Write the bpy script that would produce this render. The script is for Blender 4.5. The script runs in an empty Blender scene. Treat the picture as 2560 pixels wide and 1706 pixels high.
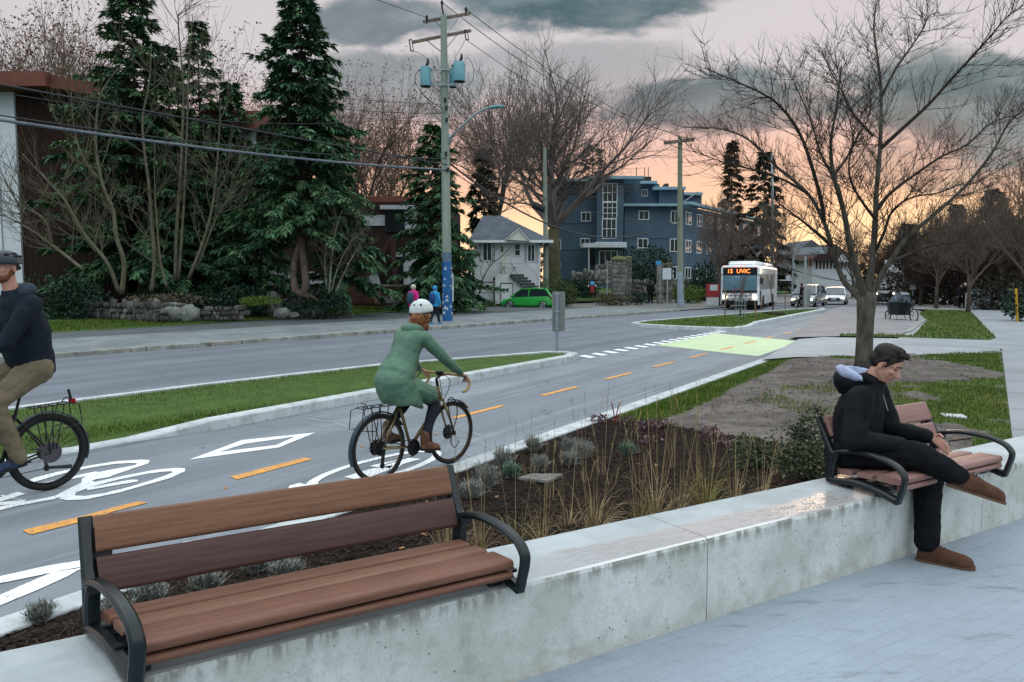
import bpy, bmesh, math, random
from math import sin, cos, pi, radians, sqrt, atan2
from mathutils import Vector as V, Matrix, noise as mnoise
R = random.Random(7)
sc = bpy.context.scene
# ------------------------------------------------------------------ camera
CAMZ, PITCH, FPX = 2.04, radians(4.54), 1920.0      # focal length in source pixels (2560 wide)
cd = bpy.data.cameras.new('camera'); cam = bpy.data.objects.new('camera', cd); sc.collection.objects.link(cam)
cd.lens = 27.0; cd.sensor_width = 36.0; cd.clip_start = 0.05; cd.clip_end = 3000
cam.location = (0, 0, CAMZ); cam.rotation_euler = (radians(90) - PITCH, 0, 0)
sc.camera = cam
# ------------------------------------------------------------------ view, sky, sun
sc.view_settings.view_transform = 'Standard'; sc.view_settings.look = 'None'
sc.view_settings.gamma = 1.0; sc.view_settings.exposure = 0.06
SUN_EL, SUN_AZ = radians(5.0), radians(25.0)         # azimuth measured from +Y to +X (sunset ahead to the right)
w = bpy.data.worlds.new('World'); sc.world = w; w.use_nodes = True
nt = w.node_tree; nt.nodes.clear()
class NG:
    'tiny helper for node maths'
    def __init__(s, t): s.t = t
    def n(s, typ, **kw):
        o = s.t.nodes.new(typ)
        for k, v in kw.items(): setattr(o, k, v)
        return o
    def link(s, a, b): s.t.links.new(a, b)
    def put(s, sock, v):
        if isinstance(v, bpy.types.NodeSocket): s.link(v, sock)
        else: sock.default_value = v
    def m(s, op, a, b=0.0, c=0.0, clamp=False):
        o = s.n('ShaderNodeMath', operation=op); o.use_clamp = clamp
        for i, v in enumerate((a, b, c)): s.put(o.inputs[i], v)
        return o.outputs[0]
    def ss(s, x, a, b):
        o = s.n('ShaderNodeMapRange', interpolation_type='SMOOTHSTEP'); o.clamp = True
        s.put(o.inputs[0], x); s.put(o.inputs[1], a); s.put(o.inputs[2], b); o.inputs[3].default_value = 0; o.inputs[4].default_value = 1
        return o.outputs[0]
    def mix(s, f, a, b):
        o = s.n('ShaderNodeMix', data_type='RGBA')
        s.put(o.inputs[0], f)
        for i, v in ((6, a), (7, b)):
            s.put(o.inputs[i], v if isinstance(v, bpy.types.NodeSocket) else (v[0], v[1], v[2], 1))
        return o.outputs[2]
    def mulc(s, a, b):
        o = s.n('ShaderNodeMix', data_type='RGBA', blend_type='MULTIPLY'); o.inputs[0].default_value = 1
        s.put(o.inputs[6], a if isinstance(a, bpy.types.NodeSocket) else (*a, 1)); s.put(o.inputs[7], b if isinstance(b, bpy.types.NodeSocket) else (*b, 1))
        return o.outputs[2]
    def noise(s, vec, scale, detail=4, rough=.55, dist=0.0):
        o = s.n('ShaderNodeTexNoise'); s.link(vec, o.inputs['Vector'])
        o.inputs['Scale'].default_value = scale; o.inputs['Detail'].default_value = detail
        o.inputs['Roughness'].default_value = rough; o.inputs['Distortion'].default_value = dist
        return o.outputs['Fac']
    def map(s, vec, scale=(1, 1, 1), rot=(0, 0, 0), loc=(0, 0, 0)):
        o = s.n('ShaderNodeMapping'); s.link(vec, o.inputs[0])
        o.inputs[1].default_value = loc; o.inputs[2].default_value = rot; o.inputs[3].default_value = scale
        return o.outputs[0]
g = NG(nt)
tc = g.n('ShaderNodeTexCoord'); sep = g.n('ShaderNodeSeparateXYZ'); g.link(tc.outputs['Generated'], sep.inputs[0])
dx, dy, dz = sep.outputs
dyc = g.m('MAXIMUM', dy, 0.08)
u = g.m('DIVIDE', dx, dyc); v = g.m('DIVIDE', dz, dyc)
cx = g.n('ShaderNodeCombineXYZ'); g.link(u, cx.inputs[0]); g.link(v, cx.inputs[1])
nz = g.noise(g.map(cx.outputs[0], (1.0, 2.4, 1)), 3.2, 7, .58, .3)
nzb = g.noise(g.map(cx.outputs[0], (1.0, 2.0, 1), loc=(3.1, 1.7, 0)), 9.0, 5, .6, .3)
nzc = g.m('ADD', g.m('MULTIPLY', g.m('SUBTRACT', nz, .5), 2.4), g.m('MULTIPLY', g.m('SUBTRACT', nzb, .5), 1.7))
# clear part of the sky: sunset glow low down, pale grey lavender above
glow = g.m('ADD', g.m('MULTIPLY', g.m('EXPONENT', g.m('MULTIPLY', -4.0, g.m('POWER', g.m('ABSOLUTE', g.m('SUBTRACT', u, .42)), 2.0))), .8),
           g.m('MULTIPLY', g.m('EXPONENT', g.m('MULTIPLY', -9.0, g.m('POWER', g.m('ABSOLUTE', g.m('ADD', u, .22)), 2.0))), .38), clamp=True)
grey = (.69, .64, .66); pink = (.88, .56, .50); peach = (1.12, .66, .42); hot = (1.5, 1.02, .58)
vv = g.m('ADD', v, g.m('MULTIPLY', g.m('SUBTRACT', nz, .5), .10))
c = g.mix(g.ss(vv, .27, .15), grey, pink)
c = g.mix(g.m('MULTIPLY', g.ss(vv, .20, .08), g.m('ADD', glow, .35, clamp=True)), c, peach)
c = g.mix(g.m('MULTIPLY', g.ss(vv, .115, .05), glow), c, hot)
# cloud banks, each an ellipse of the sky with a ragged edge
def blob(u0, v0, a, b, k=1.0, soft=.55):
    e = g.m('ADD', g.m('POWER', g.m('ABSOLUTE', g.m('DIVIDE', g.m('SUBTRACT', u, u0), a)), 2.0), g.m('POWER', g.m('ABSOLUTE', g.m('DIVIDE', g.m('SUBTRACT', v, v0), b)), 2.0))
    e = g.m('ADD', g.m('SUBTRACT', 1.0, e), nzc)
    return g.m('MULTIPLY', g.ss(e, 0.0, soft), k)
bl = None
for a in ((-.17, .325, .11, .04, .8), (.10, .375, .20, .08, 1.0), (-.17, .245, .15, .06, .65), (.08, .27, .20, .045, .4),
          (.76, .218, .46, .088, 1.0), (.27, .222, .20, .055, .9), (.66, .15, .36, .05, .5)):
    b_ = blob(*a); bl = b_ if bl is None else g.m('MAXIMUM', bl, b_)
cl = g.mix(g.ss(v, .26, .13), (.085, .145, .175), (.29, .215, .225))
cl = g.mix(g.ss(g.m('ADD', g.m('MULTIPLY', nzb, .6), g.m('MULTIPLY', nz, .4)), .44, .64), cl, (.22, .28, .305))
c = g.mix(bl, c, cl)
# unseen sky overhead and behind the camera, brightened and blued to light the ground
up = g.m('MAXIMUM', g.ss(dz, .40, .62), g.ss(dy, .35, -.1))
c = g.mix(up, c, g.mix(g.ss(dz, .12, .72), (.60, .70, .78), (1.82, 2.0, 2.12)))
c = g.mix(g.ss(dz, .0, -.04), c, (.10, .10, .09))
bg1 = g.n('ShaderNodeBackground'); g.link(c, bg1.inputs[0]); bg1.inputs[1].default_value = 1.0
sky = g.n('ShaderNodeTexSky', sky_type='NISHITA'); sky.sun_disc = False; sky.sun_elevation = SUN_EL; sky.sun_rotation = SUN_AZ
bg2 = g.n('ShaderNodeBackground'); g.link(sky.outputs[0], bg2.inputs[0]); bg2.inputs[1].default_value = .05
ad = g.n('ShaderNodeMixShader'); ad.inputs[0].default_value = .07; g.link(bg1.outputs[0], ad.inputs[1]); g.link(bg2.outputs[0], ad.inputs[2])   # the cloud deck hides most of the clear sky
wo = g.n('ShaderNodeOutputWorld'); g.link(ad.outputs[0], wo.inputs[0])
sl = bpy.data.lights.new('sun', 'SUN'); sl.energy = .6; sl.angle = radians(10); sl.color = (1, .72, .5)
sun = bpy.data.objects.new('sun', sl); sc.collection.objects.link(sun)
sdir = V((sin(SUN_AZ) * cos(SUN_EL), cos(SUN_AZ) * cos(SUN_EL), sin(SUN_EL)))
sun.rotation_euler = (-sdir).to_track_quat('-Z', 'Y').to_euler()
sc.cycles.max_bounces = 5; sc.cycles.diffuse_bounces = 3; sc.cycles.glossy_bounces = 3; sc.cycles.transparent_max_bounces = 8
# ------------------------------------------------------------------ points on the ground, from measurements of the photo
def ray(x, y):
    a, b = (x - 1280) / FPX, (853 - y) / FPX
    return V((a, cos(PITCH) + b * sin(PITCH), -sin(PITCH) + b * cos(PITCH)))
def P(x, y, z=0.0):
    r = ray(x, y); t = (z - CAMZ) / r.z; return V((r.x * t, r.y * t, z))
def D(x, y, Y):
    r = ray(x, y); t = Y / r.y; return V((r.x * t, Y, CAMZ + r.z * t))
def proj(p):
    q = V((p[0], p[1], p[2] - CAMZ)); f = q.y * cos(PITCH) - q.z * sin(PITCH); up_ = q.y * sin(PITCH) + q.z * cos(PITCH)
    if f < .05: return (-9999, -9999)
    return (1280 + FPX * q.x / f, 853 - FPX * up_ / f)
TH = radians(32.0); RD = V((sin(TH), cos(TH), 0)); RN = V((cos(TH), -sin(TH), 0))     # road: along, to the right
def RF(s, l, z=0.0): return RD * s + RN * l + V((0, 0, z))
WA = radians(58.3); WD = V((sin(WA), cos(WA), 0)); WN = V((cos(WA), -sin(WA), 0))     # low wall: along, towards the plaza
def WF(t, q, z=0.0): return WD * t + WN * q + V((0, 0, z))
# ------------------------------------------------------------------ objects
def link(o): sc.collection.objects.link(o); return o
def tag(o, label=None, cat=None, group=None, kind=None):
    if label: o['label'] = label
    if cat: o['category'] = cat
    if group: o['group'] = group
    if kind: o['kind'] = kind
    return o
def thing(name, label, cat, loc=(0, 0, 0), rz=0.0, group=None):
    o = link(bpy.data.objects.new(name, None)); o.empty_display_size = .2
    o.location = loc; o.rotation_euler = (0, 0, rz)
    return tag(o, label, cat, group)
def mat_of(o):
    m = Matrix.Translation(o.location) @ o.rotation_euler.to_matrix().to_4x4()
    s = o.scale; m = m @ Matrix.Diagonal((s[0], s[1], s[2], 1))
    return mat_of(o.parent) @ o.matrix_parent_inverse @ m if o.parent else m
def put_under(o, p):
    o.parent = p; o.matrix_parent_inverse = mat_of(p).inverted()
def dup(root, loc=None, rz=None, scale=None, **kw):
    def rec(o, par):
        c = o.copy(); link(c)
        if par is not None:
            mi = o.matrix_parent_inverse.copy(); c.parent = par; c.matrix_parent_inverse = mi
        for ch in list(o.children):
            if ch.name in bpy.data.objects: rec(ch, c)
        return c
    r = rec(root, None)
    if loc is not None: r.location = loc
    if rz is not None: r.rotation_euler = (0, 0, rz)
    if scale is not None: r.scale = (scale,) * 3 if isinstance(scale, (int, float)) else scale
    for k, val in kw.items(): r['category' if k == 'cat' else k] = val
    return r
class MB:
    def __init__(s): s.v = []; s.f = []; s.mi = []; s.cur = 0
    def face(s, pts):
        n = len(s.v); s.v += [tuple(p) for p in pts]; s.f.append(tuple(range(n, n + len(pts)))); s.mi.append(s.cur); return s
    def add(s, vs, fs):
        n = len(s.v); s.v += [tuple(p) for p in vs]
        for f in fs: s.f.append(tuple(i + n for i in f)); s.mi.append(s.cur)
        return s
    def frame(s, o, X, Y, Z, fs=None):
        'box from corner o with edge vectors'
        o, X, Y, Z = V(o), V(X), V(Y), V(Z)
        vs = [o, o + X, o + X + Y, o + Y, o + Z, o + X + Z, o + X + Y + Z, o + Y + Z]
        if X.cross(Y).dot(Z) < 0: vs = [vs[i] for i in (3, 2, 1, 0, 7, 6, 5, 4)]
        return s.add(vs, [(0, 3, 2, 1), (4, 5, 6, 7), (0, 1, 5, 4), (1, 2, 6, 5), (2, 3, 7, 6), (3, 0, 4, 7)])
    def box(s, x0, x1, y0, y1, z0, z1): return s.frame((x0, y0, z0), (x1 - x0, 0, 0), (0, y1 - y0, 0), (0, 0, z1 - z0))
    def cbox(s, c, sx, sy, sz, rz=0.0):
        X = V((cos(rz), sin(rz), 0)) * sx; Y = V((-sin(rz), cos(rz), 0)) * sy; Z = V((0, 0, sz))
        return s.frame(V(c) - (X + Y + Z) / 2, X, Y, Z)
    def bar(s, a, b, w, h=None, up=(0, 0, 1)):
        a, b = V(a), V(b); d = (b - a); h = h or w; upv = V(up)
        sd = d.cross(upv)
        if sd.length < 1e-6: sd = V((1, 0, 0))
        sd.normalize(); n = sd.cross(d).normalized()
        return s.frame(a - sd * w / 2 - n * h / 2, sd * w, d, n * h)
    def prism(s, pts, z0, z1=None, cap=True):
        'pts: xy(z) polygon, extruded in z'
        n = len(pts); A = [V((p[0], p[1], z0)) for p in pts]
        if z1 is None: return s.face(A)
        B = [V((p[0], p[1], z1)) for p in pts]
        fs = [(i, (i + 1) % n, n + (i + 1) % n, n + i) for i in range(n)]
        if cap: fs += [tuple(range(n - 1, -1, -1)), tuple(range(n, 2 * n))]
        return s.add(A + B, fs)
    def ext(s, pts, d):
        'planar 3-D polygon extruded by vector d'
        n = len(pts); A = [V(p) for p in pts]; B = [p + V(d) for p in A]
        fs = [(i, (i + 1) % n, n + (i + 1) % n, n + i) for i in range(n)] + [tuple(range(n - 1, -1, -1)), tuple(range(n, 2 * n))]
        return s.add(A + B, fs)
    def loft(s, rings, cap=True, closed=False):
        n = len(rings[0]); vs = [p for r in rings for p in r]; fs = []
        m = len(rings)
        for i in range(m if closed else m - 1):
            j = (i + 1) % m
            for k in range(n): fs.append((i * n + k, i * n + (k + 1) % n, j * n + (k + 1) % n, j * n + k))
        if cap and not closed: fs += [tuple(range(n - 1, -1, -1)), tuple(range((m - 1) * n, m * n))]
        return s.add(vs, fs)
    def tube(s, path, r, n=6, closed=False, cap=True):
        path = [V(p) for p in path]; m = len(path)
        rs = r if isinstance(r, (list, tuple)) else [r] * m
        rings = []; ref = None
        for i, p in enumerate(path):
            if closed: d = path[(i + 1) % m] - path[i - 1]
            else: d = path[min(i + 1, m - 1)] - path[max(i - 1, 0)]
            if d.length < 1e-9: d = V((0, 0, 1))
            d.normalize()
            if ref is None: ref = V((0, 0, 1)) if abs(d.z) < .9 else V((1, 0, 0))
            a = d.cross(ref)
            if a.length < 1e-4: a = d.cross(V((0, 1, 0)))
            a.normalize(); b = a.cross(d).normalized(); ref = b
            rings.append([p + (a * cos(2 * pi * k / n) + b * sin(2 * pi * k / n)) * rs[i] for k in range(n)])
        return s.loft(rings, cap, closed)
    def ell(s, c, rx, ry, rz, nu=12, nv=8, rot=None, v0=-pi / 2, v1=pi / 2):
        rings = []; rot = rot or Matrix.Identity(3)
        for j in range(nv + 1):
            a = v0 + (v1 - v0) * j / nv; a = max(-pi / 2 + .02, min(pi / 2 - .02, a))
            rings.append([V(c) + rot @ V((rx * cos(a) * cos(2 * pi * k / nu), ry * cos(a) * sin(2 * pi * k / nu), rz * sin(a))) for k in range(nu)])
        return s.loft(rings)
    def cap(s, a, b, ra, rb, n=10):
        'tapered capsule'
        a, b = V(a), V(b); d = (b - a); L = d.length; d = d.normalized() if L > 1e-6 else V((0, 0, 1))
        path = []; rs = []
        for t in (-1, -.86, -.5): path.append(a + d * ra * t); rs.append(ra * sqrt(max(0.0025, 1 - t * t)))
        path += [a, a.lerp(b, .5), b]; rs += [ra, (ra + rb) / 2, rb]
        for t in (.5, .86, 1): path.append(b + d * rb * t); rs.append(rb * sqrt(max(0.0025, 1 - t * t)))
        return s.tube(path, rs, n)
    def chain(s, pts, n=10):
        for (a, ra), (b, rb) in zip(pts, pts[1:]): s.cap(a, b, ra, rb, n)
        return s
    def disc(s, c, nrm, r, th, n=16, r2=None):
        c = V(c); nrm = V(nrm).normalized(); return s.tube([c - nrm * th / 2, c + nrm * th / 2], [r, r2 or r], n)
    def build(s, name, mats, parent=None, smooth=False, kind=None, bevel=0, merge=False, angle=None):
        me = bpy.data.meshes.new(name); me.from_pydata(s.v, [], s.f); me.update()
        if not isinstance(mats, (list, tuple)): mats = [mats]
        for m in mats: me.materials.append(m)
        if len(mats) > 1: me.polygons.foreach_set('material_index', s.mi)
        if smooth: me.polygons.foreach_set('use_smooth', [True] * len(me.polygons))
        o = link(bpy.data.objects.new(name, me))
        if parent is not None: put_under(o, parent)
        if kind: o['kind'] = kind
        if bevel:
            b = o.modifiers.new('bevel', 'BEVEL'); b.width = bevel; b.segments = 2; b.limit_method = 'ANGLE'; b.angle_limit = radians(40)
        if angle:
            try: me.set_sharp_from_angle(angle=radians(angle))
            except Exception: pass
        return o
def remesh(o, size, smooth=3, fac=.5, wr=0, wscale=.1):
    m = o.modifiers.new('remesh', 'REMESH'); m.mode = 'VOXEL'; m.voxel_size = size; m.use_smooth_shade = True
    if smooth:
        k = o.modifiers.new('smooth', 'SMOOTH'); k.factor = fac; k.iterations = smooth
    if wr:
        t = bpy.data.textures.new('folds', 'CLOUDS'); t.noise_scale = wscale; t.noise_depth = 2
        d = o.modifiers.new('folds', 'DISPLACE'); d.texture = t; d.strength = wr; d.mid_level = .5; d.texture_coords = 'GLOBAL'
    return o
def subsurf(o, n=2):
    m = o.modifiers.new('subsurf', 'SUBSURF'); m.levels = n; m.render_levels = n; return o
# ------------------------------------------------------------------ materials
MT = {}
def mat(name, c1, c2=None, scale=8, rough=.7, rvar=0, metal=0, detail=5, bump=0, bscale=None, stretch=(1, 1, 1), rz=0, lo=.35, hi=.65, spec=.22, c3=None, s3=40, emit=None, estr=0, coat=0, obj=False, k3=.5, trans=0, sheen=0, road=False):
    if name in MT: return MT[name]
    m = bpy.data.materials.new(name); m.use_nodes = True; t = m.node_tree; G = NG(t)
    b = t.nodes['Principled BSDF']
    if obj: pos = G.n('ShaderNodeTexCoord').outputs['Object']
    else: pos = G.n('ShaderNodeNewGeometry').outputs['Position']
    pos = G.map(pos, stretch, (0, 0, 0)) if not rz else G.map(G.map(pos, (1, 1, 1), (0, 0, rz)), stretch)
    b.inputs['Roughness'].default_value = rough; b.inputs['Metallic'].default_value = metal
    b.inputs['Specular IOR Level'].default_value = spec
    if coat: b.inputs['Coat Weight'].default_value = coat; b.inputs['Coat Roughness'].default_value = .1
    if sheen: b.inputs['Sheen Weight'].default_value = sheen
    if c2 is None: c2 = tuple(x * .8 for x in c1)
    nf = G.noise(pos, scale, detail)
    col = G.mix(G.ss(nf, lo, hi), c1, c2)
    if c3 is not None:
        n3 = G.noise(pos, s3, 3); col = G.mix(G.m('MULTIPLY', G.ss(n3, .5, .72), k3), col, c3)
    if road:      # wheel tracks along the road, blotches and cracks
        rp = G.map(pos, (1, 1, 1), (0, 0, -radians(58))); trk = G.noise(G.map(rp, (.035, 1.0, 1)), 1.1, 3, .5); fine = G.noise(G.map(rp, (.10, 3.0, 1)), 2.0, 4, .6)
        col = G.mix(G.m('MULTIPLY', G.ss(trk, .42, .62), .6), col, tuple(x * .62 for x in c1)); col = G.mix(G.m('MULTIPLY', G.ss(fine, .52, .72), .5), col, tuple(x * 1.4 for x in c1))
        blo = G.noise(pos, .9, 6, .65); col = G.mix(G.m('MULTIPLY', G.ss(blo, .58, .72), .5), col, tuple(x * .55 for x in c1))
        wv = G.n('ShaderNodeVectorMath', operation='ADD'); G.link(pos, wv.inputs[0]); nzv = G.n('ShaderNodeTexNoise'); G.link(pos, nzv.inputs['Vector']); nzv.inputs['Scale'].default_value = 1.6; nzv.inputs['Detail'].default_value = 5; G.link(nzv.outputs['Color'], wv.inputs[1])
        vo_ = G.n('ShaderNodeTexVoronoi', feature='DISTANCE_TO_EDGE'); G.link(wv.outputs[0], vo_.inputs['Vector']); vo_.inputs['Scale'].default_value = .33
        crk = G.m('MULTIPLY', G.ss(vo_.outputs['Distance'], .006, .002), G.ss(G.noise(pos, .25, 2), .48, .56)); col = G.mix(G.m('MULTIPLY', crk, .75), col, tuple(x * .35 for x in c1))
    G.link(col, b.inputs['Base Color'])
    if rvar: G.link(G.m('ADD', rough - rvar / 2, G.m('MULTIPLY', nf, rvar)), b.inputs['Roughness'])
    if bump:
        bn = G.n('ShaderNodeBump'); bn.inputs['Strength'].default_value = bump; bn.inputs['Distance'].default_value = .01
        G.link(G.noise(pos, bscale or scale * 6, 4), bn.inputs['Height']); G.link(bn.outputs[0], b.inputs['Normal'])
    if emit: b.inputs['Emission Color'].default_value = (*emit, 1); b.inputs['Emission Strength'].default_value = estr
    if trans: b.inputs['Transmission Weight'].default_value = trans
    MT[name] = m; return m
def add_island(m, amt=.35):
    'vary a material per loose piece'
    t = m.node_tree; G = NG(t); b = t.nodes['Principled BSDF']; src = b.inputs['Base Color'].links[0].from_socket
    r = G.n('ShaderNodeNewGeometry').outputs['Random Per Island']
    k = G.m('ADD', 1 - amt, G.m('MULTIPLY', r, 2 * amt)); cc = G.n('ShaderNodeCombineXYZ')
    for i in range(3): G.link(k, cc.inputs[i])
    G.link(G.mulc(src, cc.outputs[0]), b.inputs['Base Color']); return m
def vn(x, y, s=1.0, z=0.0): return mnoise.noise(V((x * s, y * s, z)))
def inpoly(x, y, poly):
    r = False; j = len(poly) - 1
    for i in range(len(poly)):
        xi, yi = poly[i]; xj, yj = poly[j]
        if (yi > y) != (yj > y) and x < (xj - xi) * (y - yi) / (yj - yi) + xi: r = not r
        j = i
    return r
def sm(path, n=5):
    'Catmull-Rom smoothing of a 2-D/3-D path'
    pts = [V(p) for p in path]; out = []
    for i in range(len(pts) - 1):
        p0, p1, p2, p3 = pts[max(0, i - 1)], pts[i], pts[i + 1], pts[min(len(pts) - 1, i + 2)]
        for k in range(n):
            t = k / n; out.append(.5 * ((2 * p1) + (p2 - p0) * t + (2 * p0 - 5 * p1 + 4 * p2 - p3) * t * t + (3 * p1 - p0 - 3 * p2 + p3) * t ** 3))
    out.append(pts[-1]); return [tuple(p) for p in out]
def text_mb(s, size, o, X, Z, depth=.004):
    'lettering as mesh: o = origin, X = reading direction, Z = up'
    cu = bpy.data.curves.new('lettering', 'FONT'); cu.body = s; cu.size = size; cu.extrude = depth; cu.align_x = 'CENTER'; cu.align_y = 'CENTER'; cu.resolution_u = 2
    ob = bpy.data.objects.new('lettering', cu); link(ob)
    me = bpy.data.meshes.new_from_object(ob); mb = MB(); N = V(X).cross(V(Z))
    vs = [V(o) + V(X) * q.co.x + V(Z) * q.co.y + N * q.co.z for q in me.vertices]
    mb.add(vs, [tuple(p.vertices) for p in me.polygons]); bpy.data.objects.remove(ob); bpy.data.curves.remove(cu); bpy.data.meshes.remove(me)
    return mb
# ================================================================== THE SETTING: ground, road, paths, markings
asphalt = mat('asphalt', (.150, .168, .195), (.120, .136, .16), .35, .8, c3=(.25, .27, .30), s3=90, k3=.6, bump=.25, bscale=120, road=True)
path_m = mat('path asphalt', (.20, .225, .25), (.165, .187, .212), .6, .75, c3=(.30, .32, .345), s3=110, k3=.7, bump=.3, bscale=140, road=True)
conc_m = mat('pale concrete', (.46, .49, .50), (.36, .39, .40), 1.5, .75, c3=(.26, .28, .28), s3=14, k3=.5, bump=.15, bscale=60)
kerb_m = mat('kerb concrete', (.50, .53, .54), (.38, .41, .42), 2.5, .8, c3=(.22, .24, .22), s3=9, k3=.6, bump=.2, bscale=50)
okerb_m = mat('old kerb', (.30, .31, .29), (.20, .20, .18), 2.0, .85, c3=(.09, .09, .07), s3=5, k3=.8, bump=.3, bscale=30)
pave_m = mat('old pavement', (.175, .20, .205), (.125, .145, .15), .45, .8, c3=(.29, .30, .28), s3=2.2, k3=.5)
grass_m = mat('lawn grass', (.035, .075, .012), (.055, .10, .016), 3.0, .9, c3=(.10, .13, .03), s3=20, k3=.4, bump=.5, bscale=150)
verge_m = mat('verge grass', (.04, .085, .015), (.03, .062, .012), .5, .9, c3=(.07, .12, .02), s3=5, k3=.6, bump=.5, bscale=60)
dirt_m = mat('bare dirt', (.075, .063, .058), (.135, .118, .108), 1.6, .95, c3=(.05, .045, .04), s3=7, k3=.8, bump=.6, bscale=40)
mulch_m = mat('dark mulch', (.010, .007, .006), (.020, .014, .011), 14, .95, spec=.05, c3=(.05, .035, .025), s3=70, k3=.5, bump=1.0, bscale=90)
MB().face([V((-900, -300, -.06)), V((900, -300, -.06)), V((900, 1500, -.06)), V((-900, 1500, -.06))]).build('ground', mat('earth', (.05, .06, .03), (.07, .065, .04), .2, .95), kind='structure')
def quadstrip(name, s0, s1, l0, l1, z, m, n=1):
    mb = MB()
    for i in range(n):
        a, b = s0 + (s1 - s0) * i / n, s0 + (s1 - s0) * (i + 1) / n
        mb.face([RF(a, l0, z), RF(a, l1, z), RF(b, l1, z), RF(b, l0, z)])
    return mb.build(name, m, kind='structure')
quadstrip('road', -40, 260, -26, -4.7, 0, asphalt)
quadstrip('bike_path', -40, 58, -8.95, -4.7, .004, path_m)
# far kerb, slightly askew to the path
K0, K1 = P(120, 897, 0), P(1700, 779, 0)
KD = (K1 - K0).normalized(); KN = V((KD.y, -KD.x, 0)); KL = (K1 - K0).length
mb = MB(); t = -30.0
while t < KL - .2:
    a = min(R.uniform(2.4, 3.4), KL - t); dz = R.uniform(-.012, .012)
    mb.frame(K0 + KD * (t + .012) - KN * .17 + V((0, 0, -.05)), KD * (a - .024), KN * R.uniform(.165, .18), V((0, 0, .19 + dz))); t += a
mb.build('kerb', okerb_m, kind='structure', bevel=.025)
mb = MB(); q0 = K1 + KD * 14
for i in range(14): mb.frame(q0 + KD * (i * 3 + .01) - KN * .17 + V((0, 0, -.05)), KD * 2.98, KN * .17, V((0, 0, .19)))
mb.build('kerb', okerb_m, kind='structure', bevel=.02)
a, b = K0 - KD * 30, K0 + KD * KL
back = -8.2
mb = MB(); mb.face([a - KN * .16 + V((0, 0, .125)), b - KN * .16 + V((0, 0, .125)), b + KN * (back - 6) + V((0, 0, .125)), a + KN * back + V((0, 0, .125))])
mb.build('pavement', pave_m, kind='structure')
mb = MB(); mb.face([a - KN * 4.4 + V((0, 0, .130)), b - KN * 6.5 + V((0, 0, .130)), b + KN * (back - 6) + V((0, 0, .130)), a + KN * back + V((0, 0, .130))]); mb.build('footpath', mat('dark footpath asphalt', (.095, .105, .11), (.07, .078, .082), .8, .85, c3=(.13, .14, .145), s3=60, k3=.5, road=True), kind='structure')
mb = MB(); mb.face([b - KN * .2 + V((0, 0, .06)), b + KD * 80 - KN * .2 + V((0, 0, .06)), b + KD * 80 - KN * 30 + V((0, 0, .06)), b - KN * 14 + V((0, 0, .06))])
mb.build('side_street', mat('side street', (.17, .165, .16), (.13, .13, .125), .4, .8), kind='structure')
# lawn behind the pavement: a gently rising sheet
mb = MB(); NX, NY = 60, 30
def vz(x, y):
    d = -(V((x, y, 0)) - K0).dot(KN) + back
    return .13 + max(0, d) * .012 + .03 * vn(x, y, .4)
gp = {}
ax = [KD * (-40 + 160 * i / NX) for i in range(NX + 1)]
vs = []
for i in range(NX + 1):
    for j in range(NY + 1):
        p = K0 + ax[i] + KN * (back - 1.0 * j ** 1.25 + (.5 if j == 0 else 0) + (-6 * min(1, max(0, (-40 + 160 * i / NX) / KL)) if j < 5 else -6 * min(1, max(0, (-40 + 160 * i / NX) / KL))))
        vs.append((p.x, p.y, vz(p.x, p.y)))
mb.add(vs, [(i * (NY + 1) + j, (i + 1) * (NY + 1) + j, (i + 1) * (NY + 1) + j + 1, i * (NY + 1) + j + 1) for i in range(NX) for j in range(NY)])
mb.build('grass_verge', verge_m, smooth=True, kind='structure')
vb_ = []
for k in range(36000):
    a_, c_ = R.uniform(-8, 42), R.uniform(0, 5.5)
    p = K0 + KD * a_ + KN * (back - c_ - 6 * min(1, max(0, a_ / KL)) - .1); vb_.append(V((p.x, p.y, vz(p.x, p.y) - .02)))
# --------------------------------------------------- medians: grass bed with a concrete kerb round it
def blades(name, pts, h=.05, wid=.006, m=None, lean=.5, parent=None):
    mb = MB(); vs = []; fs = []
    for p in pts:
        a = R.uniform(0, 2 * pi); hh = h * R.uniform(.5, 1.3); w_ = wid * R.uniform(.7, 1.4)
        d = V((cos(a), sin(a), 0)); e = V((-sin(a), cos(a), 0)); n = len(vs)
        vs += [p - e * w_, p + e * w_, p + d * hh * lean * R.uniform(0, 1) + V((0, 0, hh))]; fs.append((n, n + 1, n + 2))
    mb.add(vs, fs); return mb.build(name, m or blade_m, kind='stuff')
blade_m = mat('grass blades', (.050, .088, .013), (.085, .125, .018), .8, .85, c3=(.17, .16, .045), s3=5, k3=.7, spec=.1); add_island(blade_m, .45)
blade2_m = mat('grass blades yellow', (.065, .10, .015), (.12, .145, .028), .8, .85, c3=(.20, .19, .08), s3=3, k3=.7); add_island(blade2_m, .45)
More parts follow.
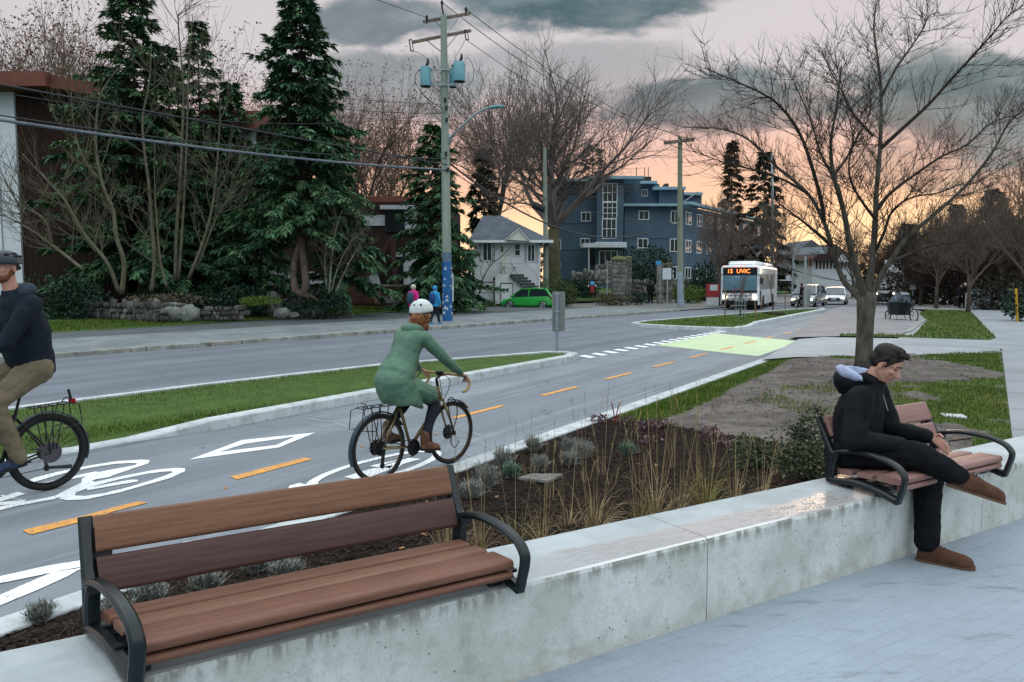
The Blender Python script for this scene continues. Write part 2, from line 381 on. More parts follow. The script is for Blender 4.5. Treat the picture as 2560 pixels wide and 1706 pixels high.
def median(outline, kh, dens, zk=.15):
    n = len(outline); pts = [RF(s, l) for s, l in outline]
    c = sum(pts, V()) / n
    mk = MB()
    # inner outline offset
    inn = []
    for i in range(n):
        e1 = (pts[i] - pts[i - 1]).normalized(); e2 = (pts[(i + 1) % n] - pts[i]).normalized()
        nn = V((-(e1 + e2).y, (e1 + e2).x, 0)).normalized()
        if nn.dot(c - pts[i]) < 0: nn = -nn
        inn.append(pts[i] + nn * .22 / max(.5, nn.dot(V((-e1.y, e1.x, 0))) if nn.dot(V((-e1.y, e1.x, 0))) > 0 else abs(nn.dot(V((-e1.y, e1.x, 0))))))
    for i in range(n):
        j = (i + 1) % n; hi, hj = kh[i], kh[j]; Z = lambda p, h: p + V((0, 0, h))
        b = (pts[i] - inn[i]).normalized() * .025; bj = (pts[j] - inn[j]).normalized() * .025
        mk.add([Z(pts[i] + b * .4, -.02), Z(pts[j] + bj * .4, -.02), Z(pts[j], hj - .02), Z(pts[i], hi - .02), Z(pts[i] - b, hi), Z(pts[j] - bj, hj), Z(inn[j], hj), Z(inn[i], hi), Z(inn[i], -.02), Z(inn[j], -.02)],
               [(0, 1, 2, 3), (3, 2, 5, 4), (4, 5, 6, 7), (7, 6, 9, 8)])
    mk.build('kerb', kerb_m, kind='structure')
    # grass surface, a fan of small cells
    xs = [p.x for p in inn]; ys = [p.y for p in inn]; poly = [(p.x, p.y) for p in inn]
    mg = MB(); mg.face([V((p.x, p.y, min(.12, max(.0, kh[i] - .03)))) for i, p in enumerate(inn)]); mg.build('median_lawn', grass_m, kind='structure')
    bl_ = []
    area = (max(xs) - min(xs)) * (max(ys) - min(ys))
    for k in range(int(area * dens)):
        x, y = R.uniform(min(xs), max(xs)), R.uniform(min(ys), max(ys))
        q = proj((x, y, .15))
        if not (-200 < q[0] < 2700): continue
        if inpoly(x, y, poly): bl_.append(V((x, y, .07 if dens > 300 else .1)))
    blades('median_grass', bl_, .06, .006 if dens > 300 else .02, blade_m)
o1 = [(-8, -9.15), (5.6, -9.15), (6.6, -8.9), (12, -8.88), (17.0, -8.85), (17.7, -9.05), (18.0, -9.5), (17.8, -10.0), (16.8, -10.6), (15.2, -11.3), (13.4, -11.95), (9, -12.5), (3, -12.75), (-8, -12.9)]
h1 = [.03, .03, .15, .16, .16, .16, .16, .16, .13, .12, .12, .12, .12, .12]
blades('verge_grass', vb_, .10, .022, blade_m)
median(o1, h1, 800)
o2 = [(30.6, -8.55), (31.6, -8.6), (32.6, -9.0), (34.3, -9.0), (35, -8.85), (44, -8.95), (52.5, -9.05), (54, -9.5), (54.2, -10.2), (53, -11), (40, -13.0), (34, -13.8), (32, -13.7), (31.1, -13.0), (30.5, -11.5), (30.3, -10)]
h2 = [.16, .16, .05, .05, .18, .2, .2, .2, .2, .15, .15, .15, .15, .16, .16, .16]
median(o2, h2, 90)
# --------------------------------------------------- kerb of the bike path, crossing path, right pavement
mb = MB(); s = -6.0
while s < 19.2:
    mb.frame(RF(s + .006, -4.86, -.05), RD * 2.388, RN * .24, V((0, 0, .12))); s += 2.4
mb.build('path_kerb', kerb_m, kind='structure', bevel=.012)
ZG = .10
mb = MB(); cp = [P(1925, 897, .108), P(2055, 840, .108), P(2140, 838, .108), P(2486, 850, .108), P(2504, 880, .108), P(2200, 890, .108)]
cpx = [RF(19.0, -4.72, .108), RF(26.3, -5.35, .108), P(2060, 843, .108), P(2482, 851, .108), P(2505, 881, .108), P(2200, 889, .108), P(1985, 893, .108)]
mb.face(cpx).build('crossing_path', mat('crossing concrete', (.29, .31, .33), (.235, .255, .275), .8, .75, c3=(.35, .37, .385), s3=30, k3=.4), kind='structure')
C1 = lambda pts: [(2100 + .389 * a, 450 + .389 * b) for a, b in pts]
side_m = mat('pavement concrete', (.27, .285, .305), (.22, .235, .25), .6, .8, c3=(.18, .19, .20), s3=25, k3=.4)
quadstrip('pavement', -5, 120, .28, 3.6, .112, side_m); quadstrip('pavement', 25.5, 60, -2.6, .28, .112, side_m)
MB().face([P(a, b, .105) for a, b in C1([(-330, 1012), (0, 1004), (430, 998), (575, 905), (540, 850), (420, 815), (0, 815), (-120, 860)])]).build('parking_pad', mat('pinkish worn asphalt', (.23, .22, .225), (.18, .175, .18), .7, .85), kind='structure')
mb = MB()
for k in range(40): mb.face([RF(8 + k * 1.9, .29, .1145), RF(8 + k * 1.9, 3.6, .1145), RF(8.02 + k * 1.9, 3.6, .1145), RF(8.02 + k * 1.9, .29, .1145)])
mb.build('pavement_joints', mat('joint', (.14, .15, .15)), kind='structure')
# --------------------------------------------------- soil, dirt and lawn right of the path
def soilz(x, y):
    p = V((x, y, 0)); q = p.dot(WN); l = p.dot(RN)
    d = max(0, -3.36 - q); t_ = max(0, 1 - d / 3.4)
    e = min(1, max(0, (l + 4.72) / 1.1)); e = e * e * (3 - 2 * e); k_ = min(1, max(0, (.25 - l) / 1.1)); t_ *= k_ * k_ * (3 - 2 * k_)
    return .045 + (.055 + .40 * t_ ** 1.25 + (.018 * vn(x, y, 1.3) + .012 * vn(x, y, 4)) * (1 if l < -.3 else .3)) * e
C4 = lambda pts: [(1380 + .3485 * a, 740 + .3485 * b) for a, b in pts]
strip_p = C4([(340, 890), (640, 762), (1050, 598), (1480, 450), (1715, 450), (1560, 545), (1280, 665), (1150, 745), (900, 850), (720, 925), (600, 900)])
mulch_p = [(-900, 2600), (-900, 1700), (0, 1480), (1000, 1150), (1495, 1030), (1560, 1048), (1627, 1058), (1822, 1086), (1950, 1110), (2080, 1105), (2140, 1150), (2200, 1200), (2300, 1260), (2000, 2600)]
top_p = C1([(-300, 1120), (300, 1150), (380, 1135), (600, 1120), (1030, 1105), (1080, 1245), (900, 1205), (640, 1150), (400, 1148), (0, 1152)])
low_p = C1([(330, 1300), (700, 1300), (1110, 1268), (1240, 1480), (1400, 2000), (1000, 2000), (800, 1570), (560, 1560), (380, 1500)])
mid_p = [(1880, 1000), (1960, 965), (2120, 950), (2260, 960), (2300, 1120), (2180, 1080), (2060, 1040), (1950, 1020)]
cells = {'mulch': MB(), 'dirt': MB(), 'lawn': MB()}
lawn_pts, thin_pts, mulch_pts = [], [], []
GS = .12
cross0, cross1 = RF(19.0, -4.72), P(2505, 881, .1)
cn = V((-(cross1 - cross0).y, (cross1 - cross0).x, 0)).normalized()
for i in range(-30, 150):
    for j in range(10, 230):
        x, y = i * GS, j * GS; p = V((x + GS / 2, y + GS / 2, 0)); l = p.dot(RN); q = p.dot(WN)
        if l < -4.75 or l > 1.4 or q > -3.2 or (p - cross0).dot(cn) > .3: continue
        pr = proj((p.x, p.y, soilz(p.x, p.y))); jx, jy = pr[0] + 14 * vn(p.x, p.y, 1.5), pr[1] + 8 * vn(p.x, p.y, 1.5, 5)
        if inpoly(jx, jy, mulch_p): k = 'mulch'
        elif inpoly(pr[0] + 5 * vn(p.x, p.y, 2), pr[1] + 3 * vn(p.x, p.y, 2, 3), strip_p): k = 'lawn'; dens = 1.0
        elif inpoly(jx, jy, top_p): k = 'lawn'; dens = .8
        elif inpoly(jx, jy, low_p) and vn(p.x, p.y * 1.6, 1.1, 9) > -.30: k = 'lawn'; dens = .55
        elif inpoly(jx, jy, mid_p): k = 'dirt'; dens = .28 if vn(p.x, p.y, .9, 4) > -.15 else .05
        else: k = 'dirt'; dens = .015
        cells[k].face([V((x + a * GS, y + b * GS, soilz(x + a * GS, y + b * GS))) for a, b in ((0, 0), (1, 0), (1, 1), (0, 1))])
        if k == 'mulch':
            if -50 < pr[0] < 2620 and pr[1] < 1760: mulch_pts.append(p)
        else:
            n = dens * (26 if p.y < 14 else 14); n = int(n) + (R.random() < n % 1)
            for _ in range(n):
                a, b = x + R.random() * GS, y + R.random() * GS
                l_ = V((a, b, 0)).dot(RN)
                if not -4.57 < l_ < .26: continue
                (lawn_pts if dens > .7 else thin_pts).append(V((a, b, soilz(a, b) - .005)))
cells['mulch'].build('planting_soil', mulch_m, smooth=True, kind='structure')
cells['dirt'].build('bare_earth', dirt_m, smooth=True, kind='structure')
cells['lawn'].build('lawn', grass_m, smooth=True, kind='structure')
blades('lawn_grass', lawn_pts, .045, .008, blade_m)
blades('thin_grass', thin_pts, .05, .009, blade2_m)
# chips of bark over the planting soil
chip_m = mat('bark chips', (.012, .0085, .007), (.026, .018, .014), 30, .9, spec=.08, c3=(.085, .06, .042), s3=300, k3=.6); add_island(chip_m, .8)
mb = MB(); vs = []; fs = []
for p in mulch_pts:
    dist = p.length; nn = 40 if dist < 4.5 else 22 if dist < 6.5 else 10
    for _ in range(nn):
        x, y = p.x + R.uniform(-.06, .06), p.y + R.uniform(-.06, .06); z = soilz(x, y) + R.uniform(0, .012)
        a = R.uniform(0, pi); L, W_ = R.uniform(.008, .028), R.uniform(.003, .008); tl = R.uniform(-.6, .6)
        d = V((cos(a), sin(a), tl * .6)) * L; e = V((-sin(a), cos(a), R.uniform(-.5, .5))) * W_; c = V((x, y, z)); n = len(vs)
        vs += [c - d - e, c + d - e * .6, c + d + e, c - d + e * .7]; fs.append((n, n + 1, n + 2, n + 3))
mb.add(vs, fs); mb.build('bark_mulch', chip_m, kind='stuff')
# clods and footprints of the bare patch
mb = MB()
for k in range(900):
    x, y = R.uniform(1.5, 10), R.uniform(6, 19); p = V((x, y, 0))
    if p.dot(RN) < -4.2 or p.dot(RN) > -.1 or p.dot(WN) > -4.2 or (p - cross0).dot(cn) > -.4: continue
    pr = proj((x, y, .15))
    if inpoly(*pr, strip_p) or inpoly(*pr, mulch_p) or inpoly(*pr, low_p) : continue
    s_ = R.uniform(.01, .04); mb.ell((x, y, soilz(x, y)), s_ * R.uniform(.8, 1.6), s_ * R.uniform(.8, 1.6), s_ * .6, 6, 4)
mb.build('earth_clods', dirt_m, kind='stuff')
# far right: earth bank and parking strip lawn beyond the crossing path
mb = MB(); pts = C1([(400, 995), (470, 1000), (560, 905), (510, 860), (560, 830), (830, 838), (890, 900), (1005, 1015), (960, 1030), (420, 1012), (0, 1003), (0, 990)])
mb.face([P(a, b, .116) for a, b in pts]).build('lawn', verge_m, kind='structure')
pw = [P(a, b, .116) for a, b in pts]; pq = [(p.x, p.y) for p in pw]; fb_ = []
for k in range(60000):
    x, y = R.uniform(8, 40), R.uniform(18, 48)
    if inpoly(x, y, pq): fb_.append(V((x, y, .11)))
blades('lawn_grass', fb_, .09, .022, blade2_m)
pts = C1([(455, 985), (555, 905), (535, 900), (410, 990)])
mb = MB(); mb.ext([P(a, b, .08) for a, b in pts], (0, 0, .07)).build('kerb', okerb_m, kind='structure')
pts = C1([(470, 830), (500, 760), (760, 765), (860, 840)])
MB().face([P(a, b, .13) for a, b in pts]).build('gravel_patch', mat('gravel', (.28, .27, .26), (.20, .19, .19), 3, .9), kind='structure')
# far crossing stripe of pale green, far carriageway kerb
pts = [(1310 + 2 * a, b) for a, b in ()]
C5 = lambda pts: [(1760 + .255 * a, 600 + .255 * b) for a, b in pts]
green_m = mat('pale green paint', (.50, .60, .36), (.43, .53, .34), 2, .7, c3=(.36, .46, .36), s3=12, k3=.5)
mb = MB()
mb.face([P(a, b, .009) for a, b in C4([(748, 354), (1170, 268), (1775, 325), (1620, 385), (1480, 432), (1350, 420)])])
mb.build('crossing_panel', green_m, kind='structure')
mb = MB(); mb.face([P(a, b, .009) for a, b in C5([(1220, 705), (1740, 745), (1740, 720), (1230, 690)])]); mb.build('crossing_panel', green_m, kind='structure')
# orange centre line dashes
orange_m = mat('orange paint', (.72, .34, .075), (.60, .28, .07), 5, .6, c3=(.17, .17, .17), s3=30, k3=.95)
def dash_m(pts, z, mbx): mbx.face([P(a, b, z) for a, b in pts])
C3 = lambda pts: [(.34 * a, 1080 + .34 * b) for a, b in pts]
mb = MB(); oz = .011
dash_m(C3([(165, 722), (225, 755), (620, 655), (820, 590), (1085, 520), (1020, 508), (850, 550), (640, 610)]), oz, mb)
dash_m(C3([(1690, 330), (1745, 350), (2300, 200), (2240, 188)]), oz, mb)
for i in range(14):          # the dashes further on, spaced along the centre line
    s0 = 9.05 + i * 2.62; s1 = s0 + 1.35
    if s0 > 40: break
    mb.face([RF(s0, -6.73, oz), RF(s0, -6.61, oz), RF(s1, -6.61, oz), RF(s1, -6.73, oz)])
mb.build('centre_line', orange_m, kind='structure')
# white markings
white_m = mat('white road paint', (.84, .86, .87), (.74, .76, .78), 6, .55, c3=(.26, .28, .30), s3=38, k3=.7)
mb = MB(); wz = .010
def ribbon(pts, wid, z=wz, closed=False):
    g_ = [P(a, b, z) for a, b in pts]; n = len(g_); L = []
    for i in range(n):
        if closed: d = g_[(i + 1) % n] - g_[i - 1]
        else: d = g_[min(i + 1, n - 1)] - g_[max(i - 1, 0)]
        d.normalize(); e = V((-d.y, d.x, 0)) * wid / 2; L.append((g_[i] - e, g_[i] + e))
    for i in range(n if closed else n - 1):
        j = (i + 1) % n; mb.face([L[i][0], L[j][0], L[j][1], L[i][1]])
def lane_ell(s0, s1, l0, l1, wid, z=wz, a0=0, a1=2 * pi, n=40):
    cs, cl_ = (s0 + s1) / 2, (l0 + l1) / 2; A = []
    for k in range(n + 1):
        a = a0 + (a1 - a0) * k / n; A.append((RF(cs + (s1 - s0) / 2 * cos(a), cl_ + (l1 - l0) / 2 * sin(a), z), RF(cs + ((s1 - s0) / 2 - wid * 1.6) * cos(a), cl_ + ((l1 - l0) / 2 - wid) * sin(a), z)))
    for p_, q_ in zip(A, A[1:]): mb.face([p_[0], q_[0], q_[1], p_[1]])
# diamond
dm = C3([(1390, 205), (1780, 60), (2320, 5), (2050, 115)]); di = C3([(1610, 148), (1800, 88), (2170, 35), (2030, 97)])
for i in range(4):
    j = (i + 1) % 4; mb.face([P(*dm[i], wz), P(*dm[j], wz), P(*di[j], wz), P(*di[i], wz)])
# bicycle symbol of the lane away from the bench
big = [(430, 490), (500, 503), (640, 495), (880, 445), (1090, 385), (1250, 340), (1360, 290), (1362, 268), (1290, 265), (1150, 278), (950, 315), (760, 355), (600, 395), (480, 440)]
bin_ = [(550, 468), (620, 472), (760, 450), (950, 405), (1100, 360), (1220, 320), (1270, 298), (1262, 290), (1200, 293), (1080, 308), (900, 345), (760, 380), (640, 415), (560, 445)]
a_, b_ = C3(big), C3(bin_)
for i in range(14):
    j = (i + 1) % 14; mb.face([P(*a_[i], wz), P(*a_[j], wz), P(*b_[j], wz), P(*b_[i], wz)])
wh2 = [(180, 370), (260, 395), (400, 370), (620, 330), (815, 325), (960, 275), (1095, 230), (1100, 208), (1040, 204), (860, 215), (640, 250), (440, 290), (260, 335)]
wi2 = [(240, 372), (300, 378), (420, 352), (600, 312), (740, 292), (860, 270), (990, 245), (1010, 232), (970, 228), (840, 236), (640, 268), (470, 305), (330, 345)]
a_, b_ = C3(wh2), C3(wi2)
for i in range(13):
    j = (i + 1) % 13; mb.face([P(*a_[i], wz), P(*a_[j], wz), P(*b_[j], wz), P(*b_[i], wz)])
for poly in ([(600, 390), (700, 350), (815, 330), (800, 300), (700, 292), (560, 320), (640, 325), (600, 345)], [(430, 480), (520, 440), (700, 370), (650, 350), (500, 420), (350, 500)],
             [(640, 430), (1010, 365), (1015, 352), (960, 352), (640, 412)], [(-60, 590), (120, 545), (400, 495), (520, 440), (360, 480), (190, 512), (40, 540), (-60, 560)],
             [(-60, 500), (130, 440), (190, 455), (-20, 520)], [(0, 470), (150, 500), (210, 505), (40, 480), (20, 462)], [(-40, 520), (190, 500), (180, 520), (-40, 545)]):
    mb.face([P(*q, wz + .0006 * (1 + R.random())) for q in C3(poly)])
# symbol of the near lane, mostly behind the bench, and its two long arrows
for poly in ([(-60, 1075), (340, 985), (620, 940), (625, 985), (380, 1035), (-60, 1125)], [(-60, 1225), (200, 1110), (380, 1035), (560, 1005), (625, 988), (500, 1060), (280, 1160), (-60, 1300)],
             [(1330, 560), (1500, 510), (1680, 480), (1800, 482), (1830, 500), (1700, 498), (1520, 530), (1400, 565)],
             [(1800, 490), (2000, 450), (2110, 432), (2130, 395), (2200, 375), (2285, 395), (2270, 412), (2200, 402), (2150, 430), (2170, 455), (2000, 480), (1850, 505)],
             [(1180, 870), (1350, 810), (1420, 800), (1300, 860), (1200, 900)], [(1760, 765), (2000, 715), (2350, 650), (2350, 665), (2000, 740), (1800, 780)]):
    mb.face([P(*q, wz + .0006 * (1 + R.random())) for q in C3(poly)])
lane_ell(5.2, 7.2, -5.95, -5.2, .09)
CW = lambda pts: [(860 + .37 * a, 660 + .37 * b) for a, b in pts]
for poly in ([(0, 1440), (180, 1385), (330, 1360), (300, 1395), (110, 1462)], [(170, 1365), (430, 1310), (520, 1318), (400, 1352), (330, 1400), (300, 1378), (220, 1372)]):
    mb.face([P(*q, wz + .001) for q in CW(poly)])
# stop-gap dashes between path and road
ga, gb = (180, 436), (1145, 268)
for i in range(17):
    s0 = 18.3 + i * .74
    mb.face([RF(s0, -9.35 + .0 * i, wz), RF(s0 - .28, -8.85, wz), RF(s0 + .1, -8.85, wz), RF(s0 + .38, -9.35, wz)])
mb.build('road_markings', white_m, kind='structure')
mb = MB(); cz = .0085
for pts in ([(762, 1043), (790, 1050), (815, 1056), (850, 1062), (885, 1074)], [(764, 1040), (810, 1044), (850, 1046)], [(815, 1056), (850, 1054), (890, 1060)], [(1150, 1075), (1185, 1082), (1215, 1094), (1245, 1097)], [(1140, 1100), (1180, 1106), (1225, 1118)], [(1140, 1128), (1175, 1140), (1200, 1150)], [(1120, 1090), (1160, 1092), (1200, 1090)]):
    ribbon(sm([tuple(p) for p in pts], 3), .022, cz)
mb.build('crack_sealing', mat('pale crack filler', (.36, .38, .39), (.28, .30, .31), 9, .6), kind='structure')
# --------------------------------------------------- plaza paving
pm = bpy.data.materials.new('plaza pavers'); pm.use_nodes = True; G = NG(pm.node_tree); b = pm.node_tree.nodes['Principled BSDF']
pos = G.n('ShaderNodeNewGeometry').outputs['Position']; vec = G.map(pos, (1, 1, 1), (0, 0, -radians(90 - 58.3) + radians(45) * 0))
br = G.n('ShaderNodeTexBrick'); G.link(vec, br.inputs['Vector']); br.offset = .5
br.inputs['Color1'].default_value = (.235, .275, .315, 1); br.inputs['Color2'].default_value = (.252, .296, .338, 1); br.inputs['Mortar'].default_value = (.222, .26, .298, 1)
br.inputs['Scale'].default_value = 1; br.inputs['Mortar Size'].default_value = .0028; br.inputs['Brick Width'].default_value = .24; br.inputs['Row Height'].default_value = .088; br.inputs['Bias'].default_value = 0
br.inputs['Mortar Smooth'].default_value = .6
n1 = G.noise(pos, 1.1, 6); n2 = G.noise(pos, 60, 4); n3 = G.noise(G.map(pos, (1, 3.5, 1), (0, 0, -.5)), 2.6, 6, .65)
col = G.mix(G.m('MULTIPLY', G.ss(n1, .42, .68), .35), br.outputs['Color'], (.31, .365, .415))
col = G.mix(G.m('MULTIPLY', G.ss(n3, .54, .72), .6), col, (.12, .14, .16))
col = G.mix(G.m('MULTIPLY', G.ss(n2, .5, .7), .3), col, (.16, .19, .22))
G.link(col, b.inputs['Base Color']); b.inputs['Roughness'].default_value = .75
bn = G.n('ShaderNodeBump'); bn.inputs['Strength'].default_value = .5; bn.inputs['Distance'].default_value = .004
G.link(G.m('ADD', G.m('MULTIPLY', br.outputs['Fac'], -1.0), G.m('MULTIPLY', n2, .8)), bn.inputs['Height']); G.link(bn.outputs[0], b.inputs['Normal'])
PZ = .19
MB().face([WF(-12, -2.95, PZ), WF(-12, 14, PZ), WF(22, 14, PZ), WF(22, -2.95, PZ)]).build('plaza', pm, kind='structure')
# ================================================================== LOW CONCRETE WALL AND BENCHES
wm = bpy.data.materials.new('cast concrete wall'); wm.use_nodes = True; G = NG(wm.node_tree); b = wm.node_tree.nodes['Principled BSDF']
geo = G.n('ShaderNodeNewGeometry'); pos = geo.outputs['Position']; sp = G.n('ShaderNodeSeparateXYZ'); G.link(pos, sp.inputs[0])
nrm = G.n('ShaderNodeSeparateXYZ'); G.link(geo.outputs['Normal'], nrm.inputs[0]); top = G.ss(nrm.outputs[2], .5, .9)
def dotn(v_): return G.m('ADD', G.m('MULTIPLY', sp.outputs[0], v_.x), G.m('MULTIPLY', sp.outputs[1], v_.y))
tt, qq = dotn(WD), dotn(WN)
n1 = G.noise(pos, 2.3, 7, .6); n2 = G.noise(pos, 9, 6, .65); n3 = G.noise(G.map(pos, (1, 1, .22)), 16, 5, .6); n4 = G.noise(pos, 70, 3)
front = G.mix(G.ss(n1, .36, .64), (.42, .44, .405), (.56, .585, .57))
front = G.mix(G.m('MULTIPLY', G.ss(n2, .48, .75), .65), front, (.27, .28, .25))
front = G.mix(G.m('MULTIPLY', G.ss(n3, .55, .78), .4), front, (.24, .24, .20)); front = G.mix(G.m('MULTIPLY', G.ss(n4, .45, .7), .28), front, (.26, .28, .27))
low = G.m('MULTIPLY', G.ss(sp.outputs[2], PZ + .12, PZ), .5); front = G.mix(G.m('MULTIPLY', low, G.ss(n2, .35, .6)), front, (.34, .33, .25))
dr = G.m('MULTIPLY', G.ss(sp.outputs[2], .55, .64), G.ss(n3, .44, .58)); front = G.mix(G.m('MULTIPLY', dr, .75), front, (.15, .135, .11))
vo = G.n('ShaderNodeTexVoronoi'); G.link(pos, vo.inputs['Vector']); vo.inputs['Scale'].default_value = 24
pit = G.m('MULTIPLY', G.ss(vo.outputs['Distance'], .16, .09), G.ss(G.noise(pos, 5, 3), .52, .62)); front = G.mix(G.m('MULTIPLY', pit, .85), front, (.09, .09, .08))
topc = G.mix(G.ss(n1, .36, .66), (.29, .32, .33), (.385, .42, .435))
nt_ = G.noise(G.map(G.map(pos, (1, 1, 1), (0, 0, -radians(31.7))), (.8, 5, 1)), 2.2, 6, .6)
topc = G.mix(G.m('MULTIPLY', G.ss(nt_, .5, .72), .45), topc, (.26, .30, .32))
# rain water lying along the front half of the top
wet = G.m('MULTIPLY', G.ss(G.m('ADD', qq, G.m('MULTIPLY', G.m('SUBTRACT', n1, .5), .22)), -3.17, -3.09), G.m('MULTIPLY', G.ss(tt, 1.7, 2.4), G.ss(tt, 4.7, 4.2)))
wet2 = G.m('MULTIPLY', G.ss(qq, -2.97, -2.90), G.ss(tt, 1.6, .4)); wet = G.m('MAXIMUM', wet, G.m('MULTIPLY', wet2, .7)); wet = G.m('MULTIPLY', wet, top)
drops = G.noise(G.map(G.map(pos, (1, 1, 1), (0, 0, -radians(31.7))), (1, 2.4, 1)), 15, 2, .5)
topc = G.mix(G.m('MULTIPLY', wet, .6), topc, (.47, .425, .41))  # pale pinkish sky reflection on the wet strip, put into the base colour
G.link(G.mix(top, front, topc), b.inputs['Base Color'])
film = G.ss(drops, .50, .56)
G.link(G.m('SUBTRACT', .72, G.m('MULTIPLY', wet, G.m('ADD', .42, G.m('MULTIPLY', film, .22)))), b.inputs['Roughness'])
G.link(G.m('MULTIPLY', wet, .95), b.inputs['Coat Weight']); b.inputs['Coat Roughness'].default_value = .12; b.inputs['Coat IOR'].default_value = 2.3
bn = G.n('ShaderNodeBump'); bn.inputs['Strength'].default_value = .45; bn.inputs['Distance'].default_value = .006
hgt = G.m('ADD', G.m('MULTIPLY', G.m('MULTIPLY', n4, .5), G.m('SUBTRACT', 1.0, G.m('MULTIPLY', wet, .85))), G.m('MULTIPLY', G.m('MULTIPLY', wet, film), .30)); hgt = G.m('SUBTRACT', hgt, G.m('MULTIPLY', G.m('MULTIPLY', pit, 1.6), G.m('SUBTRACT', 1.0, top)))
G.link(G.m('ADD', hgt, G.m('MULTIPLY', n2, 1.2)), bn.inputs['Height']); G.link(bn.outputs[0], b.inputs['Normal'])
WT = .65
wall = thing('retaining_wall', 'low pale concrete retaining wall with wet top edge between plaza and planting bed', 'wall', WF(3, -3.1, 0))
mb = MB()
cuts = [-7, -2.2, 3.03, 5.85, 9.2, 14]
for t0, t1 in zip(cuts, cuts[1:]):
    N = 24; sec = [(-2.89, .0), (-2.892, WT - .022), (-2.899, WT - .006), (-2.914, WT), (-3.38, WT - .004), (-3.39, WT - .016), (-3.39, .0)]
    rings = []
    for i in range(N + 1):
        t = t0 + .003 + (t1 - t0 - .006) * i / N
        rings.append([WF(t, q + (.0025 * vn(t, z, 3) if 0 < k < 4 else 0), z + (.002 * vn(t, q, 4) if z > .1 else 0)) for k, (q, z) in enumerate(sec)])
    mb.loft(rings)
mb.build('wall_block', wm, wall)
MB().box(0, 0, 0, 0, 0, 0)
mb = MB(); mb.frame(WF(-7, -3.37, .0), WD * 21, WN * .46, V((0, 0, WT - .02))); mb.build('joint_filler', mat('dark joint', (.05, .05, .05)), wall)
# ---------------------------------------------------------------- bench
iron = mat('black cast iron', (.004, .008, .010), (.007, .012, .015), 30, .32, spec=.35, bump=.05, bscale=300)
def wood(name, c1, c2, c3):
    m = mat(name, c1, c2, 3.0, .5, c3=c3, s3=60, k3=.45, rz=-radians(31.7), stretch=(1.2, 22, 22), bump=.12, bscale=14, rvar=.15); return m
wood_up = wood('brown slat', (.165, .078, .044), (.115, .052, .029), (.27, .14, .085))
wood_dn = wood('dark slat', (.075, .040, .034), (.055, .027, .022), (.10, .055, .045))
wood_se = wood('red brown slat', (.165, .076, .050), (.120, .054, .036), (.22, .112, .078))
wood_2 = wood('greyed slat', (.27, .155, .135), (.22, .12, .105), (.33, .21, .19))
def ribbonsec(mb, path, x0, x1, th, taper=None):
    'sweep a flat bar (x0..x1 along bench) along a y,z path'
    n = len(path); rings = []
    for i, (y, z) in enumerate(path):
        a = path[max(0, i - 1)]; c = path[min(n - 1, i + 1)]
        d = V((c[0] - a[0], c[1] - a[1])); d.normalize(); nn = V((-d.y, d.x))
        h = (th[i] if isinstance(th, (list, tuple)) else th) / 2; ins = min(h * .7, .012)
        w0, w1 = (x0, x1)
        P0 = [(w0 + ins, -h), (w1 - ins, -h), (w1, -h + ins), (w1, h - ins), (w1 - ins, h), (w0 + ins, h), (w0, h - ins), (w0, -h + ins)]
        rings.append([(xx, y + nn.x * k, z + nn.y * k) for xx, k in P0])
    mb.loft(rings)
